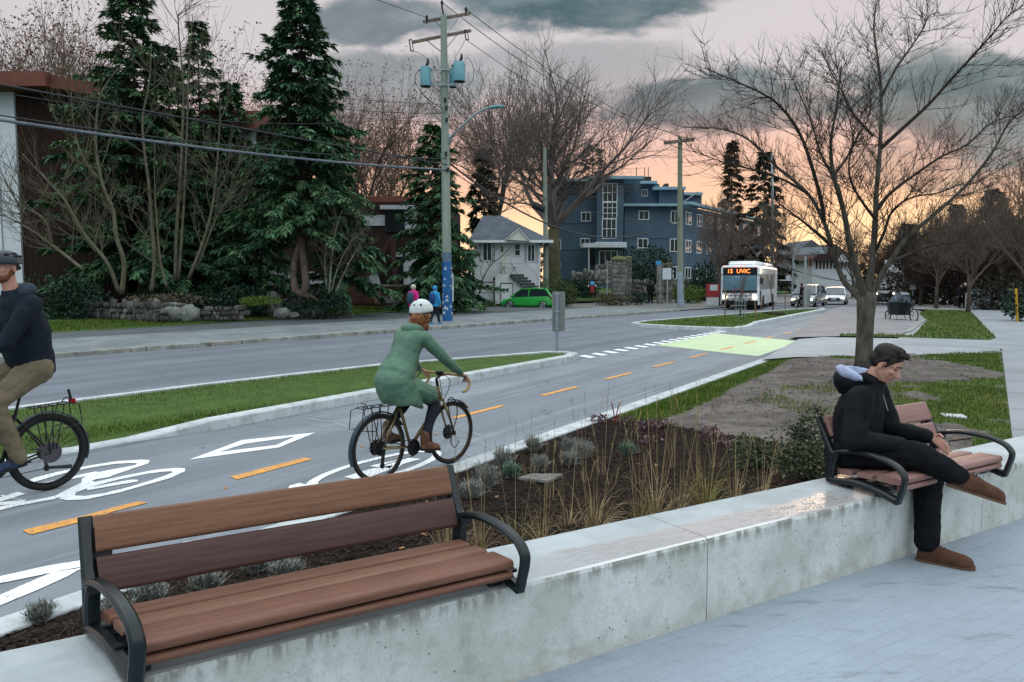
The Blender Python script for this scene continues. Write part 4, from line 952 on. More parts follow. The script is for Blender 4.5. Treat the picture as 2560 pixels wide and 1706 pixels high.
hand(mb, whR, WH * .7 - UP * .35 - WR * .2, -WR * .6 + UP * .2, UP + WH * .3, .75, .95); hand(mb, whL, WH * .8 - UP * .35, WR, UP + WH * .3, .75, .95)
remesh(mb.build('body', skin_m, wc), .008, 2)
coat_m = mat('green raincoat', (.090, .175, .120), (.068, .138, .094), 4, .6, c3=(.118, .205, .148), s3=9, k3=.5, bump=.35, bscale=18)
mb = MB(); ax_ = (neckw - hipw).normalized(); fr = (WH - ax_ * WH.dot(ax_)).normalized(); rg = []
for f_, ru, rv, off in ((-.02, .218, .188, .02), (.12, .220, .18, .0), (.30, .197, .152, .0), (.52, .180, .132, -.005), (.72, .196, .125, -.01), (.86, .190, .108, -.01), (.96, .125, .085, -.0), (1.02, .08, .07, .0)):
    rg.append(ring(hipw.lerp(neckw, f_) + fr * off, WR, fr, ru, rv, 20))
mb.loft(rg)
mb.chain([(wsR, .078), (wsR.lerp(weR, .5), .066), (weR, .058), (weR.lerp(whR, .6), .050), (whR - (whR - weR).normalized() * .02, .044)]); mb.chain([(wsL, .078), (weL, .058), (whL - (whL - weL).normalized() * .02, .044)])
mb.ell(hipw - WH * .005 - UP * .02, .205, .232, .17, 18, 10, M3w)
# skirt of the coat hanging over saddle and thighs
rg = []
for z, ru, rv, ox, oy in ((1.06, .215, .19, .22, .0), (.97, .232, .215, .235, -.005), (.88, .238, .225, .265, -.01), (.82, .238, .225, .285, -.015), (.775, .232, .215, .30, -.02)):
    rg.append([W1(ox, oy, z) + WR * ru * cos(2 * pi * k / 20) + WH * rv * sin(2 * pi * k / 20) + UP * (.035 * cos(2 * pi * k / 20 * 2) + .045 * (-sin(2 * pi * k / 20)) - .045 * max(0, cos(2 * pi * k / 20))) * (1 if z < .95 else 0) for k in range(20)])
mb.loft(rg)
mb.cap(W1(.36, -.12, .93), W1(.56, -.15, .84), .115, .10); mb.cap(W1(.36, .12, .94), W1(.54, .14, .90), .115, .10)
ct = mb.build('raincoat', coat_m, wc); remesh(ct, .011, 3, wr=.022, wscale=.11)
mb = MB(); rr = []
for k in range(13):      # collar / hood folded at the back
    a = pi * (-.05 + 1.1 * k / 12); d = -WH * sin(a) + WR * cos(a); rr.append(ring(neckw + d * (.085 + .02 * sin(a)) + UP * (-.01 + .015 * sin(a)), d, UP, .038 + .014 * max(0, sin(a)), .045 + .012 * sin(a), 10))
mb.loft(rr); remesh(mb.build('hood', coat_m, ct), .011, 3, wr=.015, wscale=.06)
mb = MB()
for q in (-.155, .02): pass
yk = []
for k in range(9):
    t = -1 + 2 * k / 8; yk.append(hipw.lerp(neckw, .66 - .05 * (1 - t * t)) - fr * (.139 * sqrt(max(0.05, 1 - (t * .86) ** 2))) + WR * .2 * .9 * t)
leg_m = mat('navy leggings', (.012, .016, .026), (.02, .024, .034), 10, .8); boot_m = mat('brown leather boots', (.14, .065, .035), (.085, .04, .022), 9, .5)
mb = MB(); mb.chain([(hR_, .085), (kR, .062), (kR.lerp(aR, .4), .058), (aR + UP * .03, .042)]); mb.chain([(hL_, .085), (kL, .062), (kL.lerp(aL, .4), .058), (aL + UP * .03, .042)])
remesh(mb.build('leggings', leg_m, wc), .012, 2, wr=.008, wscale=.06)
for (a_, yv, pz) in ((aR, -.125, pR), (aL, .125, pL)):
    hl_ = W1(pz[0] - .13, yv, pz[1] + .03); o = shoe(hl_, W1(pz[0] + .13, yv, pz[1] - .005), UP, a_, wc, boot_m, mat('boot sole', (.02, .018, .016)))
    mb = MB(); mb.cap(a_ + UP * -.05, a_ + UP * .06, .048, .05); mb.build('boot_shaft', boot_m, o, smooth=True)
helm_m = mat('speckled helmet', (.60, .64, .62), (.50, .55, .53), 30, .4, c3=(.22, .30, .30), s3=85, k3=.8)
mb = MB(); hcx = hcw + UP * .032; tl = Matrix.Rotation(radians(8), 3, WR)
mb.ell(hcx, .128, .112, .118, 28, 12, tl @ M3w, -.18, pi / 2)
hm = mb.build('helmet', helm_m, wc, smooth=True)
mb = MB()
hax = [tl @ M3w @ V((cos(a) * cos(e), sin(a) * cos(e), sin(e))) for a, e in ((pi + .35, .62), (pi - .35, .62), (pi + 1.1, .62), (pi - 1.1, .62), (pi, 1.2), (-.4, .62), (.4, .62))]
for d in hax: mb.disc(hcx + V((d.x * .122, d.y * .122, d.z * .1175)), d, .011, .008, 12)
mb.build('helmet_vent', mat('vent hole', (.01, .01, .01)), hm)
mb = MB(); mb.ell(hcx - UP * .024, .1285, .1125, .012, 28, 4, tl @ M3w); mb.disc(hcx - WH * .122 - WR * .03 - UP * .045, WH, .018, .012, 14); mb.ell(hcw - UP * .005 - WH * .05, .055, .09, .02, 14, 6, M3w)
mb.build('helmet_rim', blackm, hm)
mb = MB()
for y in (-1, 1): mb.tube([hcx + WR * .095 * y, hcw + WR * .075 * y - UP * .06 + WH * .02, hcw - UP * .115 + WH * .05], .006, 5)
mb.build('chin_strap', blackm, hm)
mb = MB(); mb.ell(hcw - WH * .05 - UP * .045, .085, .098, .10, 14, 8, M3w)
for k in range(170):
    a = R.uniform(-1.9, 1.9); z = R.uniform(-.20, .0); rad = .095 + .03 * (-z / .2)
    c = hcw - WH * rad * cos(a) + WR * rad * .95 * sin(a) * (1 - .5 * (-z / .15)) + UP * z; s_ = R.uniform(.009, .018)
    pts = [c + V((R.uniform(-.012, .012), R.uniform(-.012, .012), -.012 * q)) for q in range(4)]; mb.tube(pts, [s_, s_ * 1.1, s_, s_ * .5], 6)
for k in range(60):
    d = V((R.gauss(0, 1), R.gauss(0, 1), R.gauss(0, 1))).normalized(); c = hcw - WH * .105 - UP * .125 - WR * .005 + d * R.uniform(.03, .045)
    mb.ell(c, .016, .016, .012, 6, 5)
mb.build('hair', hair_br, wc, smooth=True)
mb = MB(); mb.tube([neckw + WR * .03 + WL * .2 - UP * .04 - WH * .06, hipw.lerp(neckw, .62) + WL * .19 - WH * .04], .012, 6); mb.build('bag_strap', blackm, ct)
# ---------------------------------------------------------------- man cyclist, cut by the left edge
mc = thing('person', 'bearded man in navy hoodie, black helmet and khaki trousers cycling at the left edge', 'person', W2(.2, 0, 0))
MH = V((cos(mh), sin(mh), 0)); ML = V((-sin(mh), cos(mh), 0)); MR = -ML
hipm = W2(.12, 0, 1.21); neckm = W2(.25, 0, 1.94); hcm = W2(.29, 0, 2.15)
msL, msR = W2(.20, .24, 1.81), W2(.20, -.24, 1.81)
meL, mhL = W2(.46, .28, 1.48), W2(.82, .26, 1.30); meR, mhR = W2(.46, -.28, 1.48), W2(.82, -.26, 1.30)
mkL, maL = W2(.52, .15, .93), W2(.33, .14, .40); mkR, maR = W2(.60, -.14, .98), W2(.56, -.13, .52)
mb = MB(); Lm, M3m = head(mb, hcm, (MH * .95 + ML * .3).normalized(), UP, 1.08)
mb.chain([(neckm - UP * .03, .07), (hcm - UP * .06, .066)]); mb.chain([(hipm, .14), (hipm.lerp(neckm, .5), .14), (neckm - UP * .12, .08)])
for a_, b_, c_ in ((msL, meL, mhL), (msR, meR, mhR)): mb.chain([(a_, .055), (b_, .045), (c_, .03)])
for h_, k_, a_ in ((hipm + ML * .1, mkL, maL), (hipm + MR * .1, mkR, maR)): mb.chain([(h_, .09), (k_, .06), (a_, .04)])
hand(mb, mhL, MH * .8 - UP * .3, MR, UP, .8); hand(mb, mhR, MH * .8 - UP * .3, ML, UP, .8)
remesh(mb.build('body', skin_m, mc), .009, 2)
hood_m = mat('navy hoodie', (.007, .012, .018), (.011, .018, .026), 8, .85, bump=.3, bscale=25, spec=.12)
mb = MB(); ax_ = (neckm - hipm).normalized(); fr = (MH - ax_ * MH.dot(ax_)).normalized(); rg = []
for f_, ru, rv, off in ((-.12, .20, .165, -.02), (.02, .215, .19, -.02), (.2, .225, .20, -.01), (.42, .24, .215, -.02), (.64, .245, .195, -.02), (.82, .22, .155, -.02), (.94, .14, .10, -.01), (1.02, .09, .085, .0)):
    rg.append(ring(hipm.lerp(neckm, f_) + fr * off, MR, fr, ru, rv, 20))
mb.loft(rg)
for a_, b_, c_ in ((msL, meL, mhL), (msR, meR, mhR)): mb.chain([(a_, .098), (a_.lerp(b_, .5), .082), (b_, .074), (b_.lerp(c_, .6), .058), (c_ - (c_ - b_).normalized() * .02, .048)])
hj = mb.build('hoodie', hood_m, mc); remesh(hj, .014, 3, wr=.022, wscale=.09)
mb = MB(); rr = []
for k in range(13):
    a = pi * (.0 + 1.0 * k / 12); d = -MH * sin(a) + MR * cos(a); rr.append(ring(neckm + d * (.10 + .045 * sin(a)) + UP * (-.015 + .02 * sin(a)), d, UP, .045 + .02 * sin(a), .05 + .02 * sin(a), 10))
mb.loft(rr); remesh(mb.build('hood', mat('navy hood', (.022, .034, .05), (.03, .045, .062), 9, .85), hj), .012, 3, wr=.02, wscale=.06)
khaki = mat('khaki trousers', (.155, .125, .082), (.115, .092, .06), 7, .85, bump=.3, bscale=25)
mb = MB(); mb.cap(hipm + ML * .1, hipm + MR * .1, .155, .155)
for h_, k_, a_ in ((hipm + ML * .1, mkL, maL), (hipm + MR * .1, mkR, maR)): mb.chain([(h_, .15), (h_.lerp(k_, .5), .118), (k_, .092), (k_.lerp(a_, .5), .082), (a_, .07)])
remesh(mb.build('trousers', khaki, mc), .013, 3, wr=.026, wscale=.08)
tr_m = mat('black trainers', (.015, .02, .035), (.02, .035, .08), 16, .7)
for a_, yv in ((maL, .13), (maR, -.13)):
    q = a_ - MH * .06 - UP * .10; shoe(q + UP * .02, q + MH * .30 - UP * .02, UP, a_, mc, tr_m, mat('black sole', (.02, .02, .02)))
mb = MB(); mb.ell(hcm + UP * .045, .145, .118, .115, 26, 12, M3m, -.12, pi / 2); hm2 = mb.build('helmet', mat('matt black helmet', (.025, .035, .042), (.035, .045, .055), 20, .45), mc, smooth=True)
mb = MB()
for y in (-1, 1):
    for x0, z0 in ((.06, .085), (-.02, .095), (-.085, .07), (-.02, .055)):
        dirv = V((x0 / .145, y * .8, z0 / .115)); k_ = 1 / sqrt(dirv.x ** 2 + dirv.y ** 2 + dirv.z ** 2); p = hcm + UP * .045 + M3m @ V((dirv.x * k_ * .142, dirv.y * k_ * .116, dirv.z * k_ * .113))
        mb.ell(p, .036, .012, .013, 10, 5, M3m)
mb.build('helmet_vent', MT['vent hole'], hm2)
mb = MB()
for y in (-1, 1): mb.tube([hcm + M3m @ V((-.05, .09 * y, .03)), hcm + M3m @ V((.0, .082 * y, -.05)), hcm + M3m @ V((.05, .02 * y, -.125))], .008, 5)
mb.ell(hcm + M3m @ V((-.055, 0, -.0)), .07, .095, .035, 14, 6, M3m); mb.build('chin_strap', blackm, hm2)
beard = mat('ginger beard', (.17, .065, .03), (.12, .045, .022), 60, .9, bump=1, bscale=150)
mb = MB(); mb.ell(hcm + M3m @ V((.058, 0, -.10)), .042, .056, .042, 14, 8, M3m)
for y in (-1, 1): mb.cap(hcm + M3m @ V((.0, .071 * y, -.03)), hcm + M3m @ V((.045, .045 * y, -.10)), .018, .026)
remesh(mb.build('beard', beard, mc), .008, 1)
# ================================================================== TREES AND PLANTS
bark_m = mat('grey brown bark', (.050, .045, .036), (.095, .09, .072), 9, .9, c3=(.10, .105, .075), s3=5, k3=.5, bump=.8, bscale=40, stretch=(1, 1, .35))
twig_m = mat('brown twigs', (.028, .022, .018), (.045, .034, .027), 2, .9)
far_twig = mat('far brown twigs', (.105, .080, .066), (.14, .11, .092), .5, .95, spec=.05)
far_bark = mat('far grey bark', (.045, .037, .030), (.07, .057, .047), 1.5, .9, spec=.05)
pale_bark = mat('pale olive bark', (.15, .14, .095), (.095, .085, .06), 4, .9, c3=(.17, .18, .11), s3=8, k3=.4)
moss_bark = mat('mossy bark', (.05, .05, .03), (.085, .075, .05), 1.2, .95, c3=(.07, .09, .02), s3=1.5, k3=.6)
need_m = mat('dark conifer needles', (.040, .098, .056), (.080, .158, .080), .9, .8, c3=(.16, .22, .09), s3=1.6, k3=.7, spec=.06); add_island(need_m, .5)
need2_m = mat('far conifer needles', (.018, .026, .014), (.032, .038, .02), .5, .85, spec=.06); add_island(need2_m, .5)
need3_m = mat('brown pine needles', (.07, .045, .025), (.10, .065, .035), .5, .85); add_island(need3_m, .4)
CZ1 = lambda x, y: (.5485 * x, .5485 * y)
CZ2 = lambda x, y: (850 + .5485 * x, .5485 * y)
CZ3 = lambda x, y: (1700 + .5485 * x, .5485 * y)
C4f = lambda x, y: (1760 + .255 * x, 600 + .255 * y)
C6 = lambda x, y: (1100 + .425 * x, 950 + .425 * y)
def conifer(label, base, H, rad, seed, needles=None, lean=0.0, nb=150, start=.10, group='conifers', sz=1.0, power=.85, trunk_r=None, name='conifer_tree', bark=None):
    r = random.Random(seed); base = V(base); th = thing(name, label, 'tree', base, 0, group); needles = needles or need_m
    mb = MB(); tr_ = trunk_r or H * .016
    ax_ = lambda t: base + V((lean * t * t * H, 0, t * H))
    mb.tube([ax_(k / 8) for k in range(9)], [tr_ * (1 - .96 * (k / 8) ** .7) for k in range(9)], 8)
    lv = []; lf = []
    def frond(p, d, L):
        'a flat spray of narrow drooping blades'
        up_ = V((0, 0, 1)); s_ = d.cross(up_); s_ = s_.normalized() if s_.length > .01 else V((1, 0, 0))
        for q in range(7):
            a = (q - 3) * .30 + r.uniform(-.12, .12); dd = (d * cos(a) + s_ * sin(a) + V((0, 0, r.uniform(-.75, .15)))).normalized(); ll = L * r.uniform(.6, 1.1) * (1 - abs(q - 3) * .12)
            w_ = ll * .15; e = dd.cross(V((r.uniform(-.4, .4), r.uniform(-.4, .4), 1))).normalized() * w_; n = len(lv)
            m_ = p + dd * ll * .45; lv.extend([p, m_ + e, p + dd * ll + V((0, 0, -.12 * ll)), m_ - e]); lf.append((n, n + 1, n + 2, n + 3))
    for b in range(nb):
        t = start + (1 - start) * ((b + r.random()) / nb) ** .95; t = min(t, .985)
        L = rad * ((1 - t) ** power) * r.choice((r.uniform(.45, .85), r.uniform(.7, 1.25))) + .12 * sz
        a = b * 2.39996 + r.uniform(-.4, .4); el = .35 * t + r.uniform(-.32, .28) - .10
        d = V((cos(a) * cos(el), sin(a) * cos(el), sin(el))); p = ax_(t); pts = [p]
        n = max(3, int(L / (.30 * sz)))
        for k in range(n):
            d = (d + V((r.uniform(-.08, .08), r.uniform(-.08, .08), -.16 / n * 2))).normalized(); p = p + d * L / n; pts.append(p)
            if k >= n * .12:
                for q in range(4):
                    sd = V((-d.y, d.x, 0)) * r.uniform(-1, 1); frond(p + V((0, 0, r.uniform(-.08, .06))) * sz, (d * .75 + sd).normalized(), r.uniform(.42, .80) * sz * (1.0 if k < n - 1 else .8))
        if L > .6: mb.tube(pts, [max(.008, tr_ * .16 * (1 - k / n)) for k in range(n + 1)], 4, cap=False)
    mb.build('trunk', bark or far_bark, th); m2 = MB(); m2.add(lv, lf); m2.build('crown', needles, th)
    return th
def grow(out, p, d, L, r0, lev, maxlev, rn, up_=.12, spread=.75, kids=(3, 4), minr=.006, seg=4, tips=None, wob=.22):
    pts = [p]; rs = [r0]; r1 = max(minr, r0 * (.55 if lev < maxlev else .3))
    for k in range(seg):
        d = (d + V((rn.uniform(-wob, wob), rn.uniform(-wob, wob), rn.uniform(-wob, wob) + up_))).normalized(); p = p + d * L / seg; pts.append(p); rs.append(r0 + (r1 - r0) * (k + 1) / seg)
    out[min(lev, 3)].tube(pts, rs, 6 if lev == 0 else 5 if lev < 2 else 3, cap=False)
    if lev >= maxlev:
        if tips is not None: tips.append(p)
        return
    n = rn.randint(*kids)
    for i in range(n):
        f = (i + rn.uniform(.4, 1.0)) / n if lev else .45 + .55 * (i + rn.random()) / n
        f = min(1, max(.25, f)); k = min(seg - 1, int(f * seg)); q = pts[k].lerp(pts[k + 1], f * seg - k)
        ax_ = V((rn.gauss(0, 1), rn.gauss(0, 1), rn.gauss(0, .6))); s_ = (ax_ - d * ax_.dot(d)).normalized(); a = spread * rn.uniform(.6, 1.25)
        grow(out, q, (d * cos(a) + s_ * sin(a)).normalized(), L * rn.uniform(.58, .82), max(minr, rs[k] * rn.uniform(.5, .7)), lev + 1, maxlev, rn, up_, spread, kids, minr, max(3, seg - 1), tips, wob)
    grow(out, p, d, L * .7, r1, lev + 1, maxlev, rn, up_, spread, kids, minr, max(3, seg - 1), tips, wob)
def bare_tree(label, base, H, seed, maxlev=5, r0=None, spread=.62, kids=(3, 4), bark=None, twig=None, up_=.10, group=None, minr=.01, leaves=0, leaf_m=None, trunkf=.32, limbs=5, leafsz=.14, leancol=None):
    rn = random.Random(seed); base = V(base); th = thing('bare_tree', label, 'tree', base, 0, group); r0 = r0 or H * .018
    out = [MB(), MB(), MB(), MB()]; top = base + V((rn.uniform(-.2, .2), rn.uniform(-.2, .2), H * trunkf)); tips = []
    out[0].tube([base + V((0, 0, -.1)), base + V((0, 0, .3)), base.lerp(top, .5) + V((rn.uniform(-.1, .1) * H * .05, 0, 0)), top], [r0 * 1.35, r0 * 1.05, r0 * .95, r0 * .85], 9)
    for i in range(limbs):
        a = 2 * pi * i / limbs + rn.uniform(-.4, .4); t = rn.uniform(.25, .95) if i else .1; t *= spread * 1.35
        grow(out, top, V((cos(a) * sin(t), sin(a) * sin(t), cos(t))), H * .30 * rn.uniform(.8, 1.1), r0 * rn.uniform(.45, .65), 1, maxlev, rn, up_, spread, kids, minr, 4, tips)
    t0 = MB(); t0.v, t0.f = out[0].v, out[0].f; t0.mi = out[0].mi; t0.build('trunk', bark or far_bark, th, smooth=True)
    c = MB()
    for o in out[1:]: c.add(o.v, o.f)
    cr = c.build('crown', twig or far_twig, th)
    if leaves:
        mb = MB()
        for k in range(leaves):
            p = rn.choice(tips) + V((rn.gauss(0, .25), rn.gauss(0, .25), rn.gauss(0, .2))); a = V((rn.gauss(0, 1), rn.gauss(0, 1), rn.gauss(0, 1))).normalized(); b_ = a.cross(V((rn.gauss(0, 1), rn.gauss(0, 1), rn.gauss(0, 1)))).normalized(); s_ = leafsz * rn.uniform(.5, 1.2)
            mb.face([p - a * s_ * .5, p + b_ * s_ * .3, p + a * s_ * .5, p - b_ * s_ * .3])
        mb.build('leaves', leaf_m, cr)
    return th
def gz(p): return vz(p[0], p[1])
def at(x, Y, z=None):
    X = (x - 1280) / FPX * Y; return V((X, Y, gz((X, Y)) if z is None else z))
def top_h(y, Y): return CAMZ + (700.5 - y) / FPX * Y
# ---- conifers behind the pavement
def con(label, x, Y, ytop, hw, seed, **k):
    k.setdefault('power', .72)
    b_ = at(x, Y); H = top_h(ytop, Y) - b_.z; return conifer(label, b_, H, hw / FPX * Y, seed, **k)
con('tall dense dark conifer at the left whose tip leaves the top of the picture', 357, 41, -25, 255, 11, nb=270, start=.12)
con('narrow dark conifer tucked between the two tallest conifers on the left', 515, 44, 70, 130, 12, nb=150)
con('dark conifer filling the gap behind the leaning bare stems, nearest the brown wall', 285, 45, 175, 130, 18, nb=170, start=.02)
con('dark conifer filling the gap behind the pair of pale parallel stems', 440, 46, 130, 140, 19, nb=190, start=.02)
con('dark conifer filling the gap left of the spire conifer', 590, 45, 215, 120, 20, nb=170, start=.02)
cc_ = con('tall spire conifer right of the bare thicket with a forked pale trunk base', 765, 38, -20, 225, 13, nb=280, start=.26)
mb = MB(); Y0 = 38
for pts in ([(1385, 1350), (1345, 1320), (1335, 1250), (1345, 1180), (1375, 1080)], [(1380, 1350), (1395, 1290), (1385, 1210), (1375, 1100)]):
    mb.tube([D(*CZ1(a, b_), Y0 - .6) for a, b_ in pts], [.20, .19, .17, .16, .14][:len(pts)], 8)
mb.tube([D(*CZ1(1390, 1345), Y0 - .6), D(*CZ1(1420, 1350), Y0 - .7), D(*CZ1(1450, 1370), Y0 - .8)], [.16, .1, .05], 6)
mb.build('forked_trunk', mat('pale pinkish bark', (.17, .125, .105), (.10, .075, .062), 3, .9, bump=.5, bscale=20), cc_, smooth=True)
con('bushy dark conifer half hidden behind the wooden pole with blue base', 1098, 46, 318, 145, 14, nb=200, start=.03, lean=-.03)
con('low spreading dark conifer under the bare stems at the left', 470, 42, 420, 190, 15, nb=120, start=.1, power=.6)
con('low spreading dark conifer left of the forked trunk', 640, 41, 400, 150, 16, nb=120, start=.16, power=.6)
con('low wide conifer right of the forked trunk', 860, 41, 430, 130, 17, nb=110, start=.2, power=.6)
# ---- distant conifers
for a in (('dark distant conifer above the white house', 1212, 80, 375, 75, 21, need2_m), ('dark rounded conifer behind the roof of the blue grey building', 1478, 125, 365, 95, 22, need2_m),
          ('sparse brown pine right of the blue grey building', 1822, 100, 358, 48, 23, need3_m), ('dark distant conifer right of the sparse brown pine', 1903, 96, 384, 105, 24, need2_m),
          ('broad dark conifer at the far right above the pavement', 2472, 85, 480, 72, 25, need2_m), ('thin dark conifer left of the broad conifer at the far right', 2382, 92, 512, 36, 26, need2_m),
          ('small dark conifer seen through the right side of the foreground tree', 2262, 95, 560, 60, 27, need2_m)):
    con(a[0], a[1], a[2], a[3], a[4], a[5], needles=a[6], nb=120, sz=1.7, group='distant conifers', power=.6 if a[5] in (22, 25) else .85)
# ---- distant bare trees
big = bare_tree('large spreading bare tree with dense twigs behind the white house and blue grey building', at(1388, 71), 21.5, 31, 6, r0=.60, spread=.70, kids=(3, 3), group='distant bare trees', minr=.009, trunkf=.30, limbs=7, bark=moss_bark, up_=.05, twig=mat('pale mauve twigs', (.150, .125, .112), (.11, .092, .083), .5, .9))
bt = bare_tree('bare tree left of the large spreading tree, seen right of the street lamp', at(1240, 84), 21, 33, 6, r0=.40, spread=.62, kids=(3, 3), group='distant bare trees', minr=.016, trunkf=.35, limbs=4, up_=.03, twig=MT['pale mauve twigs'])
lf_m = mat('dry red brown leaves', (.19, .115, .085), (.12, .085, .06), .6, .9); add_island(lf_m, .4)
bl_ = bare_tree('bare tree with some dry brown leaves behind the apartment roof at the left', at(120, 56), 19, 35, 5, group='distant bare trees', kids=(3, 3), spread=.68, minr=.010, leaves=4200, leaf_m=lf_m, leafsz=.22)
for i, (x, Y, s_, rz, lb) in enumerate(((20, 60, 1.1, 1.0, 'leaf-flecked bare tree at the top left edge of the picture'), (235, 58, 1.05, 2.2, 'leaf-flecked bare tree between the apartment roof and the tall left conifer'), (640, 57, .85, 3.3, 'leaf-flecked bare tree in the gap between the two tall conifers'),
                                   (900, 58, .80, 4.2, 'leaf-flecked bare tree just right of the spire conifer'), (985, 66, .82, 5.1, 'leaf-flecked bare tree left of the wooden pole'), (820, 70, 1.0, .5, 'leaf-flecked bare tree behind the right flank of the spire conifer'))):
    dup(bl_, at(x, Y), rz, s_, label=lb)
# ---- the bare thicket at the left, each stem traced
def stems(label, paths, Y, r0, seed, twn=10, twl=1.5, bark=pale_bark):
    rn = random.Random(seed); p0 = D(*CZ1(*paths[0][0]), Y); th = thing('bare_tree', label, 'tree', (p0.x, p0.y, p0.z), 0, 'bare thicket stems'); tk = MB(); out = [MB() for _ in range(4)]
    for pi_, pth in enumerate(paths):
        pts = [D(*CZ1(*q), Y - .25 * k + rn.uniform(-.1, .1)) for k, q in enumerate(pth)]; n = len(pts); spts = [V(q) for q in sm([tuple(q) for q in pts], 4)]; m = len(spts)
        rr = r0 * (.78 if pi_ == 0 else .6); tk.tube(spts, [rr * (1 - .80 * k / (m - 1)) for k in range(m)], 6)
        for k in range(int(twn * .75)):
            f = rn.uniform(.18, 1.0); i = min(m - 2, int(f * (m - 1))); p = spts[i]; d = (spts[i + 1] - spts[i]).normalized(); ax_ = V((rn.gauss(0, 1), rn.gauss(0, .7), rn.gauss(0, .4))); s_ = (ax_ - d * ax_.dot(d)).normalized(); a = rn.uniform(.5, 1.1)
            grow(out, p, (d * cos(a) + s_ * sin(a)).normalized(), twl * rn.uniform(.5, 1.25), .030 * (1.2 - f * .6), 2, 4, rn, .10, .55, (2, 3), .007, 4)
    tk.build('trunk', bark, th, smooth=True); c = MB()
    for o in out: c.add(o.v, o.f)
    c.build('crown', mat('grey olive twigs', (.115, .10, .07), (.075, .064, .045), 2, .9), th); return th
stems('bare stem curving up and forking left of centre in the thicket', [[(555, 1340), (565, 1200), (530, 1080), (515, 960), (470, 850), (440, 700), (440, 560), (460, 430), (540, 310)], [(445, 815), (380, 720), (340, 600), (325, 420)]], 35.5, .15, 41, 16)
stems('bare stem leaning far left from the thicket across the brown wall', [[(540, 1330), (490, 1200), (380, 1060), (300, 920), (240, 850), (100, 700)], [(440, 1150), (350, 1030), (290, 880), (300, 790)]], 35, .12, 42, 16)
stems('lowest bare limb leaning to the left edge over the dark laurel', [[(380, 1230), (240, 1120), (110, 1030), (-30, 960)], [(240, 1120), (200, 1000), (90, 930), (20, 830)]], 34.5, .11, 43, 18, 1.3)
stems('straight bare stem with a dark lower trunk in the middle of the thicket', [[(690, 1330), (705, 1190), (690, 1000), (680, 850), (660, 700), (650, 540), (680, 380), (690, 200)]], 36, .13, 44, 16)
stems('thin wavy bare stem beside the straight stem of the thicket', [[(760, 1310), (730, 1180), (715, 1000), (705, 850), (705, 640)]], 35.8, .08, 45, 10)
stems('pair of pale parallel bare stems reaching above the conifers', [[(800, 1280), (805, 1060), (820, 850), (830, 640), (835, 400), (815, 150), (812, 60)], [(815, 1270), (830, 1060), (845, 800), (855, 500), (865, 230), (880, 60)]], 36.5, .12, 46, 18)
stems('bare stem leaning right at the right end of the thicket', [[(860, 1270), (920, 1120), (965, 960), (985, 800), (1000, 600), (1005, 450)], [(900, 1220), (980, 1010), (1040, 900), (1060, 800)]], 36, .10, 47, 16)
stems('fan of pale bare shoots springing up right of the forked trunk', [[(1500, 1340), (1510, 1200), (1530, 1050), (1560, 960)], [(1510, 1330), (1540, 1220), (1590, 1120), (1660, 1040)], [(1490, 1320), (1480, 1200), (1490, 1080)], [(1530, 1330), (1590, 1200), (1640, 1120)]], 37, .07, 48, 9, 1.0, mat('pale shoots', (.26, .25, .21), (.18, .17, .14), 4, .9))
# ---- the foreground tree at the right
ft = thing('bare_tree', 'leafless tree with many upswept limbs standing on the lawn behind the man in black', 'tree', P(2160, 925, .1), 0)
YT = 16.7; tk = MB(); out = [MB() for _ in range(4)]; rn = random.Random(5)
base = P(2160, 928, .08); YT = base.y
tpts = [base + V((0, 0, -.05)), D(*CZ3(838, 1640), YT), D(*CZ3(842, 1540), YT), D(*CZ3(846, 1450), YT), D(*CZ3(850, 1380), YT), D(*CZ3(858, 1330), YT)]
tk.tube(tpts, [.235, .185, .172, .178, .20, .17], 14)
limbs = [([(858, 1400), (866, 1280), (880, 1150), (890, 1000), (895, 880), (910, 700), (916, 550), (915, 400), (900, 260), (884, 140), (893, 20)], .10, 0),
         ([(850, 1380), (810, 1250), (775, 1120), (745, 960), (700, 800), (688, 650), (715, 480), (735, 300)], .10, -.9),
         ([(845, 1400), (800, 1340), (740, 1270), (690, 1120), (655, 1010), (580, 880), (440, 760), (330, 650), (200, 590), (10, 580)], .09, .8),
         ([(655, 1010), (640, 900), (560, 640), (470, 500), (380, 430), (250, 370), (110, 310)], .055, -.7),
         ([(855, 1390), (905, 1280), (960, 1190), (1040, 1080), (1180, 960), (1300, 850), (1420, 700), (1500, 560), (1590, 480)], .085, -.6),
         ([(895, 960), (960, 880), (1080, 790), (1200, 710), (1310, 660), (1420, 560), (1560, 520)], .05, .9),
         ([(912, 680), (1010, 590), (1130, 480), (1220, 380), (1330, 260), (1420, 160), (1490, 80), (1565, 25)], .048, -.8),
         ([(915, 450), (980, 320), (1050, 220), (1110, 130), (1130, 80), (1180, 50)], .03, .5),
         ([(880, 620), (790, 520), (740, 420), (690, 330), (650, 250)], .035, .7),
         ([(745, 960), (720, 850), (640, 700), (600, 560), (540, 420), (480, 300)], .04, .9),
         ([(690, 1120), (620, 1060), (560, 1010), (480, 950), (420, 900)], .045, -.6),
         ([(950, 1200), (1040, 1160), (1150, 1120), (1300, 1100), (1450, 1060)], .05, .6),
         ([(890, 1150), (930, 1060), (970, 960), (1060, 900), (1180, 880), (1300, 830)], .04, -.9),
         ([(700, 800), (760, 720), (800, 640), (850, 560), (870, 470), (860, 350)], .035, .8),
         ([(580, 880), (470, 820), (350, 780), (200, 740), (60, 690)], .035, -.5), ([(890, 1000), (830, 920), (780, 830), (770, 740), (790, 640), (760, 500)], .035, -1.0)]
